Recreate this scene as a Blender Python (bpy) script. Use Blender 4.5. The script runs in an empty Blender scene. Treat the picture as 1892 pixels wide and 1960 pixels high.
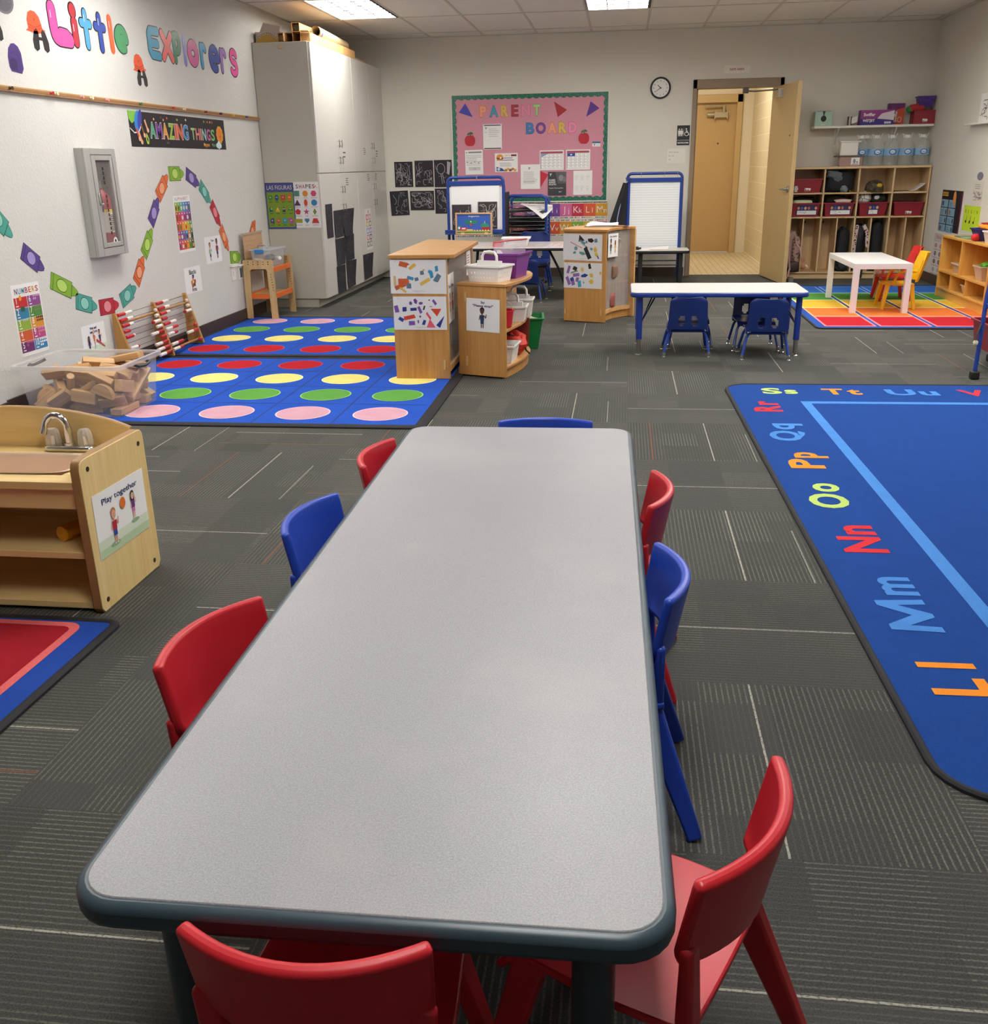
import bpy, math, random
from mathutils import Vector, Matrix, Euler
PI=math.pi
S=bpy.context.scene
C=S.collection
# ------------------------------------------------------------------ camera
cd=bpy.data.cameras.new('camera'); cam=bpy.data.objects.new('camera',cd); C.objects.link(cam)
cd.sensor_fit='HORIZONTAL'; cd.sensor_width=36.0; cd.lens=36.0*1840.6/1892; cd.clip_start=.05; cd.clip_end=60
YAW,PITCH,ROLL=-.1321,.346,.0183
_f=Vector((math.sin(YAW)*math.cos(PITCH),math.cos(YAW)*math.cos(PITCH),-math.sin(PITCH)))
_r=Vector((math.cos(YAW),-math.sin(YAW),0)); _d=_f.cross(_r)
_r2=_r*math.cos(ROLL)+_d*math.sin(ROLL); _d2=-_r*math.sin(ROLL)+_d*math.cos(ROLL)
cam.matrix_world=Matrix(((_r2.x,-_d2.x,-_f.x,0),(_r2.y,-_d2.y,-_f.y,0),(_r2.z,-_d2.z,-_f.z,1.28),(0,0,0,1)))
S.camera=cam
# ------------------------------------------------------------------ light set-up
S.view_settings.view_transform='Standard'; S.view_settings.look='None'
S.view_settings.exposure=0.0; S.view_settings.gamma=1.0
S.view_settings.use_curve_mapping=False
LAMP=26.0           # emission of the ceiling diffusers
HALL=34.0           # hall lamp
w=bpy.data.worlds.new('world'); S.world=w; w.use_nodes=True
w.node_tree.nodes['Background'].inputs[0].default_value=(.75,.85,1,1)
w.node_tree.nodes['Background'].inputs[1].default_value=1.0
S.cycles.max_bounces=8; S.cycles.diffuse_bounces=5; S.cycles.glossy_bounces=4; S.cycles.transparent_max_bounces=24
S.cycles.caustics_reflective=False; S.cycles.caustics_refractive=False
S.cycles.sample_clamp_indirect=6.0
# room constants (metres)
LX,RX,D,FY,ZC=-3.36,3.33,11.95,-3.2,2.665
# ------------------------------------------------------------------ materials
def lin(h):
    if not isinstance(h,str): return tuple(h)
    h=h.lstrip('#'); o=[]
    for i in (0,2,4):
        c=int(h[i:i+2],16)/255; o.append(c/12.92 if c<=.04045 else ((c+.055)/1.055)**2.4)
    return tuple(o)
MATS={}
class NT:
    def __init__(s,name):
        s.m=bpy.data.materials.new(name); s.m.use_nodes=True; s.t=s.m.node_tree; s.n=s.t.nodes; s.l=s.t.links
        s.b=s.n['Principled BSDF']; s.out=s.n['Material Output']
    def new(s,t,**k):
        n=s.n.new(t)
        for a,v in k.items(): setattr(n,a,v)
        return n
    def put(s,sock,v):
        if hasattr(v,'is_linked') or isinstance(v,bpy.types.NodeSocket): s.l.new(v,sock)
        else: sock.default_value=v
    def math(s,op,*a):
        n=s.new('ShaderNodeMath',operation=op)
        for i,v in enumerate(a): s.put(n.inputs[i],v)
        return n.outputs[0]
    def mix(s,f,a,b):
        n=s.new('ShaderNodeMix',data_type='RGBA')
        s.put(n.inputs[0],f)
        for i,v in ((6,a),(7,b)):
            s.put(n.inputs[i],v if isinstance(v,bpy.types.NodeSocket) else (*lin(v),1))
        return n.outputs[2]
    def noise(s,vec,scale,detail=2,rough=.5):
        n=s.new('ShaderNodeTexNoise'); n.inputs['Scale'].default_value=scale; n.inputs['Detail'].default_value=detail; n.inputs['Roughness'].default_value=rough
        if vec is not None: s.l.new(vec,n.inputs['Vector'])
        return n.outputs[0]
    def white(s,vec):
        n=s.new('ShaderNodeTexWhiteNoise',noise_dimensions='3D'); s.l.new(vec,n.inputs['Vector']); return n.outputs[0]
    def comb(s,x,y,z):
        n=s.new('ShaderNodeCombineXYZ')
        for i,v in enumerate((x,y,z)): s.put(n.inputs[i],v)
        return n.outputs[0]
    def sep(s,v):
        n=s.new('ShaderNodeSeparateXYZ'); s.l.new(v,n.inputs[0]); return n.outputs
    def obj(s): return s.new('ShaderNodeTexCoord').outputs['Object']
    def scale(s,vec,sc):
        n=s.new('ShaderNodeMapping'); s.l.new(vec,n.inputs[0]); n.inputs['Scale'].default_value=sc; return n.outputs[0]
    def ramp(s,f,a,b):
        n=s.new('ShaderNodeMapRange'); n.inputs[1].default_value=a; n.inputs[2].default_value=b; s.l.new(f,n.inputs[0]); return n.outputs[0]
    def bump(s,h,strength,dist=.002):
        n=s.new('ShaderNodeBump'); n.inputs['Strength'].default_value=strength; n.inputs['Distance'].default_value=dist
        s.l.new(h,n.inputs['Height']); s.l.new(n.outputs[0],s.b.inputs['Normal'])
def M(col,rough=.5,var=.06,metal=0,spec=.5,nscale=25,key=''):
    k=(col,rough,var,metal,spec,nscale,key)
    if k in MATS: return MATS[k]
    t=NT('paint_%d'%len(MATS)); c=lin(col)
    n=t.noise(t.obj(),nscale,3)
    t.l.new(t.mix(n,tuple(x*(1-var) for x in c),tuple(min(1,x*(1+var)) for x in c)),t.b.inputs['Base Color'])
    t.b.inputs['Roughness'].default_value=rough; t.b.inputs['Metallic'].default_value=metal
    t.b.inputs['Specular IOR Level'].default_value=spec
    MATS[k]=t.m; return t.m
def WOOD(c1,c2,axis=2,rough=.38,key='',sc=1.0):
    k=('wood',c1,c2,axis,rough,sc)
    if k in MATS: return MATS[k]
    t=NT('wood_%d'%len(MATS)); o=t.obj()
    s=[14*sc]*3; s[axis]=1.1*sc
    n1=t.noise(t.scale(o,s),1.6,4,.6)
    s=[90*sc]*3; s[axis]=3*sc
    n2=t.noise(t.scale(o,s),1.0,2)
    f=t.ramp(t.math('ADD',t.math('MULTIPLY',n1,.7),t.math('MULTIPLY',n2,.3)),.32,.68)
    t.l.new(t.mix(f,c1,c2),t.b.inputs['Base Color']); t.b.inputs['Roughness'].default_value=rough
    MATS[k]=t.m; return t.m
def CLEAR(col='#ffffff',alpha=.25,rough=.12,key=''):
    """clear or milky plastic: part see-through, part diffuse, with a gloss"""
    k=('clear',col,alpha,rough)
    if k in MATS: return MATS[k]
    t=NT('clear_%d'%len(MATS)); t.b.inputs['Base Color'].default_value=(*lin(col),1); t.b.inputs['Roughness'].default_value=rough
    tr=t.new('ShaderNodeBsdfTransparent'); mx=t.new('ShaderNodeMixShader')
    n=t.noise(t.obj(),6,2)
    t.l.new(t.math('ADD',t.math('MULTIPLY',n,.06),alpha-.03),mx.inputs[0])
    t.l.new(tr.outputs[0],mx.inputs[1]); t.l.new(t.b.outputs[0],mx.inputs[2]); t.l.new(mx.outputs[0],t.out.inputs[0])
    MATS[k]=t.m; return t.m
def EMIT(name,col,st):
    t=NT(name); t.b.inputs['Base Color'].default_value=(.8,.8,.8,1)
    t.b.inputs['Emission Color'].default_value=(*lin(col),1); t.b.inputs['Emission Strength'].default_value=st
    return t.m
def PILE(col,var=.18,key=''):
    k=('pile',col)
    if k in MATS: return MATS[k]
    t=NT('pile_%d'%len(MATS)); o=t.obj(); c=lin(col)
    n=t.noise(o,380,2,.7); n2=t.noise(o,9,3)
    f=t.ramp(t.math('ADD',t.math('MULTIPLY',n,.75),t.math('MULTIPLY',n2,.25)),.3,.7)
    t.l.new(t.mix(f,tuple(x*(1-var) for x in c),tuple(min(1,x*(1+var)) for x in c)),t.b.inputs['Base Color'])
    t.b.inputs['Roughness'].default_value=.95; t.b.inputs['Specular IOR Level'].default_value=.15
    t.bump(n,.5,.003); MATS[k]=t.m; return t.m
WHITE='#f2f1ee'
mPaper=M('#efeeec',.7,.015); mBlack=M('#151517',.55); mDark=M('#2a2730',.6); mChrome=M('#d6d6d6',.14,.02,1)
mSteel=M('#9b9a95',.35,.04,.9); mCard=M('#c79a63',.8,.1); mGreyInk=M('#8d8d92',.7)
# ------------------------------------------------------------------ mesh builder
class G:
    def __init__(s): s.v=[]; s.f=[]; s.mi=[]; s.ms=[]; s.sm=[]
    def m(s,mat):
        if mat not in s.ms: s.ms.append(mat)
        return s.ms.index(mat)
    def add(s,vs,fs,mat,smooth=True):
        b=len(s.v); s.v+=[Vector(v) for v in vs]; i=s.m(mat)
        for f in fs: s.f.append([b+k for k in f]); s.mi.append(i); s.sm.append(smooth)
        return s
    def box(s,x0,y0,z0,x1,y1,z1,mat):
        x0,x1=min(x0,x1),max(x0,x1);y0,y1=min(y0,y1),max(y0,y1);z0,z1=min(z0,z1),max(z0,z1)
        return s.add([(x0,y0,z0),(x1,y0,z0),(x1,y1,z0),(x0,y1,z0),(x0,y0,z1),(x1,y0,z1),(x1,y1,z1),(x0,y1,z1)],
          [(0,3,2,1),(4,5,6,7),(0,1,5,4),(1,2,6,5),(2,3,7,6),(3,0,4,7)],mat)
    def obox(s,c,size,rot,mat):
        R=Euler(rot).to_matrix(); c=Vector(c); h=[k/2 for k in size]
        vs=[c+R@Vector((sx*h[0],sy*h[1],sz*h[2])) for sz in (-1,1) for sx,sy in ((-1,-1),(1,-1),(1,1),(-1,1))]
        return s.add(vs,[(0,3,2,1),(4,5,6,7),(0,1,5,4),(1,2,6,5),(2,3,7,6),(3,0,4,7)],mat)
    def beam(s,p0,p1,w0,w1,mat,side=(1,0,0),e0=None,e1=None):
        """tapered rectangular bar; w=(across side, other)"""
        p0,p1=Vector(p0),Vector(p1); d=(p1-p0).normalized(); a=Vector(side); a=(a-d*a.dot(d)).normalized(); b=d.cross(a)
        vs=[]
        for p,w in ((p0,w0),(p1,w1)):
            for sx,sy in ((-1,-1),(1,-1),(1,1),(-1,1)): vs.append(p+a*sx*w[0]/2+b*sy*w[1]/2)
        return s.add(vs,[(0,3,2,1),(4,5,6,7),(0,1,5,4),(1,2,6,5),(2,3,7,6),(3,0,4,7)],mat)
    def tube(s,pts,r,mat,n=10,closed=False,caps=True):
        pts=[Vector(p) for p in pts]; N=len(pts); rs=r if isinstance(r,(list,tuple)) else [r]*N
        vs=[];fs=[];up=None
        for i,p in enumerate(pts):
            if closed: d=(pts[(i+1)%N]-pts[i-1])
            else: d=(pts[min(i+1,N-1)]-pts[max(i-1,0)])
            d.normalize()
            if up is None: up=Vector((0,0,1)) if abs(d.z)<.9 else Vector((1,0,0))
            a=(up-d*up.dot(d)).normalized(); up=a; b=d.cross(a)
            for k in range(n): t=2*PI*k/n; vs.append(p+(a*math.cos(t)+b*math.sin(t))*rs[i])
        for i in range(N if closed else N-1):
            j=(i+1)%N
            for k in range(n): k2=(k+1)%n; fs.append((i*n+k,i*n+k2,j*n+k2,j*n+k))
        if not closed and caps: fs+= [tuple(range(n-1,-1,-1)),tuple((N-1)*n+k for k in range(n))]
        return s.add(vs,fs,mat)
    def cyl(s,p0,p1,r,mat,n=16,r1=None): return s.tube([p0,p1],[r,r if r1 is None else r1],mat,n)
    def lathe(s,prof,c,mat,n=20,axis='z',sx=1,sy=1):
        c=Vector(c); vs=[];fs=[]
        for r,z in prof:
            for k in range(n):
                t=2*PI*k/n; x,y=r*math.cos(t)*sx,r*math.sin(t)*sy
                vs.append(c+Vector({'z':(x,y,z),'y':(x,z,y),'x':(z,x,y)}[axis]))
        for i in range(len(prof)-1):
            for k in range(n):
                k2=(k+1)%n; q=(i*n+k,i*n+k2,(i+1)*n+k2,(i+1)*n+k); fs.append(q if axis!='y' else q[::-1])
        a=tuple(range(n-1,-1,-1)); b=tuple((len(prof)-1)*n+k for k in range(n))
        if prof[0][0]>1e-6: fs.append(a if axis!='y' else a[::-1])
        if prof[-1][0]>1e-6: fs.append(b if axis!='y' else b[::-1])
        return s.add(vs,fs,mat)
    def prism(s,poly,O,U,V,depth,mat,side=None):
        """polygon in plane O,U,V pushed by depth along U x V"""
        O,U,V=Vector(O),Vector(U),Vector(V); N=U.cross(V).normalized(); n=len(poly)
        A=sum(poly[i][0]*poly[(i+1)%n][1]-poly[(i+1)%n][0]*poly[i][1] for i in range(n))
        if A<0: poly=poly[::-1]
        if depth<0: O=O+N*depth; depth=-depth
        vs=[O+U*a+V*b for a,b in poly]+[O+U*a+V*b+N*depth for a,b in poly]
        s.add(vs,[tuple(range(n-1,-1,-1)),tuple(n+k for k in range(n))],mat)
        b=len(s.v)-2*n
        i=s.m(side or mat)
        for k in range(n): s.f.append([b+k,b+(k+1)%n,b+n+(k+1)%n,b+n+k]); s.mi.append(i); s.sm.append(True)
        return s
    def slab(s,fn,nu,nv,th,mat):
        """thick sheet: fn(u,v)->point, u,v in 0..1, thickness along -normal"""
        e=1e-3; P=[];Q=[]
        for j in range(nv+1):
            for i in range(nu+1):
                u,v=i/nu,j/nv; p=Vector(fn(u,v))
                du=Vector(fn(min(u+e,1),v))-Vector(fn(max(u-e,0),v)); dv=Vector(fn(u,min(v+e,1)))-Vector(fn(u,max(v-e,0)))
                nn=du.cross(dv); nn=nn.normalized() if nn.length>1e-12 else Vector((0,0,1))
                P.append(p); Q.append(p-nn*(th(u,v) if callable(th) else th))
        W=nu+1; K=len(P); fs=[]
        for j in range(nv):
            for i in range(nu):
                a=j*W+i; fs.append((a,a+1,a+W+1,a+W)); fs.append((K+a,K+a+W,K+a+W+1,K+a+1))
        for i in range(nu):
            a=i; fs.append((a,K+a,K+a+1,a+1)); a=nv*W+i; fs.append((a,a+1,K+a+1,K+a))
        for j in range(nv):
            a=j*W; fs.append((a,a+W,K+a+W,K+a)); a=j*W+nu; fs.append((a,K+a,K+a+W,a+W))
        return s.add(P+Q,fs,mat)
    def perf(s,O,U,V,us,vs_,hole,th,mat):
        """plate with rectangular holes: breakpoints us,vs; hole(i,j) True where open"""
        O,U,V=Vector(O),Vector(U),Vector(V); N=U.cross(V).normalized()*th
        nu,nv=len(us)-1,len(vs_)-1; P=lambda i,j,k:O+U*us[i]+V*vs_[j]+N*k
        solid=lambda i,j: 0<=i<nu and 0<=j<nv and not hole(i,j)
        W=nu+1; K=W*(nv+1); vv=[P(i,j,k) for k in (0,1) for j in range(nv+1) for i in range(W)]
        fs=[]; ix=lambda i,j,k:k*K+j*W+i
        for j in range(nv):
            for i in range(nu):
                if not solid(i,j): continue
                fs.append((ix(i,j,1),ix(i+1,j,1),ix(i+1,j+1,1),ix(i,j+1,1))); fs.append((ix(i,j,0),ix(i,j+1,0),ix(i+1,j+1,0),ix(i+1,j,0)))
                if not solid(i-1,j): fs.append((ix(i,j,0),ix(i,j,1),ix(i,j+1,1),ix(i,j+1,0)))
                if not solid(i+1,j): fs.append((ix(i+1,j,0),ix(i+1,j+1,0),ix(i+1,j+1,1),ix(i+1,j,1)))
                if not solid(i,j-1): fs.append((ix(i,j,0),ix(i+1,j,0),ix(i+1,j,1),ix(i,j,1)))
                if not solid(i,j+1): fs.append((ix(i,j+1,0),ix(i,j+1,1),ix(i+1,j+1,1),ix(i+1,j+1,0)))
        return s.add(vv,fs,mat,False)
    def blob(s,c,r,mat,seed=0,amp=.12,p=1.0,n=18,rot=None,freq=3):
        """soft lumpy body (cloth, bags): a rounded superellipsoid with folds"""
        rnd=random.Random(seed); ph=[(rnd.uniform(0,6.3),rnd.uniform(0,6.3),rnd.randint(1,freq),rnd.randint(1,freq)) for _ in range(4)]
        c=Vector(c); R=Euler(rot).to_matrix() if rot else None; vs=[];fs=[]
        sg=lambda x,e: math.copysign(abs(x)**e,x)
        for j in range(n+1):
            b=-PI/2+PI*j/n
            for i in range(2*n):
                a=2*PI*i/(2*n)
                k=1+amp*sum(math.sin(q[2]*a*2+q[0])*math.cos(q[3]*b*2+q[1]) for q in ph)/2
                v=Vector((r[0]*sg(math.cos(b),p)*sg(math.cos(a),p),r[1]*sg(math.cos(b),p)*sg(math.sin(a),p),r[2]*sg(math.sin(b),p)))*k
                vs.append(c+(R@v if R else v))
        W=2*n
        for j in range(n):
            for i in range(W): i2=(i+1)%W; fs.append((j*W+i,j*W+i2,(j+1)*W+i2,(j+1)*W+i))
        return s.add(vs,fs,mat)
    def obj(s,name,parent=None,bevel=0,ang=.6,seg=2,subs=0):
        me=bpy.data.meshes.new(name)
        vs=s.v
        if parent is not None:
            mw=parent.get('_w'); inv=WORLD[parent.name].inverted(); vs=[inv@v for v in s.v]
        me.from_pydata([tuple(v) for v in vs],[],s.f)
        for mt in s.ms: me.materials.append(mt)
        me.polygons.foreach_set('material_index',s.mi); me.polygons.foreach_set('use_smooth',s.sm)
        me.update()
        try: me.set_sharp_from_angle(angle=ang)
        except Exception: pass
        o=bpy.data.objects.new(name,me); C.objects.link(o); WORLD[o.name]=Matrix.Identity(4)
        if parent is not None: o.parent=parent; WORLD[o.name]=WORLD[parent.name].copy()
        if bevel:
            b=o.modifiers.new('bevel','BEVEL'); b.width=bevel; b.segments=seg; b.limit_method='ANGLE'; b.angle_limit=.7
        return o
WORLD={}
def thing(name,label,cat,loc=(0,0,0),rz=0,group=None):
    o=bpy.data.objects.new(name,None); C.objects.link(o); o.location=loc; o.rotation_euler=(0,0,rz); o.empty_display_size=.05
    WORLD[o.name]=Matrix.Translation(Vector(loc))@Matrix.Rotation(rz,4,'Z')
    return tag(o,label,cat,group)
def tag(o,label,cat,group=None):
    o['label']=label; o['category']=cat
    if group: o['group']=group
    return o
def struct(o): o['kind']='structure'; return o
def dup(root,loc,rz=0,label=None,group=None,mats=None):
    def cp(o,par):
        c=o.copy(); C.objects.link(c)
        if par is not None: c.parent=par
        if mats and c.type=='MESH':
            for i,sl in enumerate(c.material_slots):
                mm=mats.get(sl.material) if sl.material else None
                if mm: sl.link='OBJECT'; sl.material=mm
        for ch in list(o.children): cp(ch,c)
        return c
    r=cp(root,None); r.location=loc; r.rotation_euler=(0,0,rz)
    if label: r['label']=label
    if group: r['group']=group
    return r
def move(o,loc,rz=0):
    o.location=loc; o.rotation_euler=(0,0,rz); return o
# ------------------------------------------------------------------ lettering and flat prints
TX={}
def tri_text(s,bold=0.0):
    k=(s,bold)
    if k in TX: return TX[k]
    cu=bpy.data.curves.new('t','FONT'); cu.body=s; cu.size=1; cu.offset=bold; cu.resolution_u=3; cu.fill_mode='FRONT'
    ob=bpy.data.objects.new('t',cu); me=bpy.data.meshes.new_from_object(ob)
    vs=[(v.co.x,v.co.y) for v in me.vertices]; fs=[tuple(p.vertices) for p in me.polygons]
    bpy.data.objects.remove(ob); bpy.data.curves.remove(cu); bpy.data.meshes.remove(me)
    if vs:
        x0=min(v[0] for v in vs);x1=max(v[0] for v in vs);y0=min(v[1] for v in vs);y1=max(v[1] for v in vs)
    else: x0=x1=y0=y1=0
    TX[k]=(vs,fs,(x0,x1,y0,y1)); return TX[k]
class P:
    """flat print on the plane O + u*U + v*V (+ layers along U x V)"""
    def __init__(s,O,U,V,rot=0,g=None):
        s.O=Vector(O); U=Vector(U).normalized(); V=Vector(V).normalized()
        s.U=U*math.cos(rot)+V*math.sin(rot); s.V=-U*math.sin(rot)+V*math.cos(rot); s.N=s.U.cross(s.V); s.g=g or G(); s.k=1; s.step=.0005; s.c=0
    def at(s,u,v,k): return s.O+s.U*u+s.V*v+s.N*(k*s.step+(s.c%31)*1.5e-5)
    def L(s,k):
        return k if k is not None else s.k
    def sheet(s,u0,v0,u1,v1,mat,th=.0012,edge=None):
        s.g.prism([(u0,v0),(u1,v0),(u1,v1),(u0,v1)],s.O,s.U,s.V,th,mat,edge); s.k=int(th/s.step)+1; return s
    def curl(s,u0,v0,u1,v1,mat,amt=.012,n=8):
        """sheet of paper whose lower right corner lifts"""
        def fn(a,b):
            k=max(0,a-.5)*max(0,.6-b)*4
            return s.at(u0+(u1-u0)*a,v0+(v1-v0)*b,2)+s.N*(amt*k)
        s.g.slab(fn,n,n,.0006,mat); return s
    def poly(s,pts,mat,k=None):
        s.c+=1; n=len(pts); A=sum(pts[i][0]*pts[(i+1)%n][1]-pts[(i+1)%n][0]*pts[i][1] for i in range(n))
        if A<0: pts=pts[::-1]
        s.g.add([s.at(a,b,s.L(k)) for a,b in pts],[tuple(range(n))],mat,False); return s
    def rect(s,u0,v0,u1,v1,mat,k=None): return s.poly([(u0,v0),(u1,v0),(u1,v1),(u0,v1)],mat,k)
    def ell(s,u,v,a,b,mat,k=None,n=18,rot=0,part=1):
        c,d=math.cos(rot),math.sin(rot)
        return s.poly([(u+a*math.cos(t)*c-b*math.sin(t)*d,v+a*math.cos(t)*d+b*math.sin(t)*c) for t in [2*PI*part*i/n for i in range(n)]],mat,k)
    def ring(s,u,v,a,b,w,mat,k=None,n=24):
        vs=[];fs=[]
        for i in range(n):
            t=2*PI*i/n; vs+= [s.at(u+a*math.cos(t),v+b*math.sin(t),s.L(k)),s.at(u+(a-w)*math.cos(t),v+(b-w)*math.sin(t),s.L(k))]
        for i in range(n): j=(i+1)%n; fs.append((2*i,2*j,2*j+1,2*i+1))
        s.g.add(vs,fs,mat,False); return s
    def line(s,pts,w,mat,k=None):
        for (a,b),(c,d) in zip(pts,pts[1:]):
            l=math.hypot(c-a,d-b) or 1e-6; x,y=-(d-b)/l*w/2,(c-a)/l*w/2
            s.poly([(a+x,b+y),(a-x,b-y),(c-x,d-y),(c+x,d+y)],mat,k)
        return s
    def text(s,str_,u,v,h,mat,k=None,al='c',bold=.0,w=None,sx=1,rot=0,base=True):
        """h = cap height; v = baseline; w = fit to this width"""
        vs,fs,(x0,x1,y0,y1)=tri_text(str_,bold)
        if not vs: return s
        sc=h/.73; sxx=sc*sx
        if w: sxx=w/(x1-x0)
        wd=(x1-x0)*sxx; o=u-(wd/2 if al=='c' else (wd if al=='r' else 0)); c,d=math.cos(rot),math.sin(rot)
        pts=[]
        for x,y in vs:
            a,b=o+(x-x0)*sxx-u,y*sc; pts.append(s.at(u+a*c-b*d,v+a*d+b*c,s.L(k)))
        s.g.add(pts,fs,mat,False); return s
    def fit(s,str_,u0,v0,u1,v1,mat,k=None,bold=.0):
        vs,fs,(x0,x1,y0,y1)=tri_text(str_,bold)
        s.g.add([s.at(u0+(x-x0)/(x1-x0)*(u1-u0),v0+(y-y0)/(y1-y0)*(v1-v0),s.L(k)) for x,y in vs],fs,mat,False); return s
    def lines(s,u0,v0,u1,v1,n,mat,seed=0,k=None,frac=.45):
        """rows of small print as bars"""
        r=random.Random(seed); dv=(v1-v0)/n
        for i in range(n):
            y=v1-dv*(i+.75); s.rect(u0,y,u0+(u1-u0)*r.uniform(.65,1),y+dv*frac,mat,k)
        return s
    def scrib(s,u0,v0,u1,v1,n,mat,seed=0,w=.004,k=None,curl=1.0):
        r=random.Random(seed); W,H=u1-u0,v1-v0
        for _ in range(n):
            x,y=r.uniform(.1,.9),r.uniform(.1,.9); a=r.uniform(0,6.3); pts=[]
            for i in range(9):
                pts.append((u0+W*min(.97,max(.03,x)),v0+H*min(.97,max(.03,y)))); a+=r.uniform(-curl,curl); x+=.07*math.cos(a); y+=.07*math.sin(a)
            s.line(pts,w*r.uniform(.5,1.2),mat,k)
        return s
    def fig(s,u,v,h,skin,hair,top,low,k=None,wave=0,long=0):
        """simple drawn child, v = feet"""
        k=s.L(k); sk,hr,tp,lo=(M(c,.7,.02) for c in (skin,hair,top,low))
        for q in (-1,1): s.line([(u+q*.05*h,v),(u+q*.05*h,v+.28*h)],.055*h,sk,k); s.ell(u+q*.06*h,v+.01*h,.05*h,.02*h,M('#dddddd',.7),k+1,8)
        s.rect(u-.09*h,v+.22*h,u+.09*h,v+.40*h,lo,k+1)
        s.poly([(u-.10*h,v+.38*h),(u+.10*h,v+.38*h),(u+.12*h,v+.64*h),(u-.12*h,v+.64*h)],tp,k+1)
        s.line([(u-.11*h,v+.62*h),(u-.16*h,v+.40*h)],.045*h,sk,k)
        s.line([(u+.11*h,v+.62*h),(u+.2*h,v+(.45 if not wave else .5)*h),(u+.22*h,v+(.4 if not wave else .68)*h)],.045*h,sk,k)
        s.rect(u-.03*h,v+.63*h,u+.03*h,v+.70*h,sk,k)
        if long: s.ell(u,v+.76*h,.15*h,.2*h,hr,k)
        s.ell(u,v+.88*h,.125*h,.13*h,hr,k+1); s.ell(u,v+.81*h,.105*h,.125*h,sk,k+2)
        for q in (-1,1): s.ell(u+q*.035*h,v+.83*h,.012*h,.014*h,mBlack,k+3,8)
        s.line([(u-.03*h,v+.765*h),(u+.03*h,v+.765*h)],.012*h,M('#7a2a2a',.7),k+3)
        return s
LW=lambda y,z,rot=0,x=LX: P((x,y,z),(0,1,0),(0,0,1),rot)      # on the left wall
BW=lambda x,z,rot=0,y=D: P((x,y,z),(1,0,0),(0,0,1),rot)       # on the back wall
RW=lambda y,z,rot=0,x=RX: P((x,y,z),(0,-1,0),(0,0,1),rot)     # on the right wall
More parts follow.
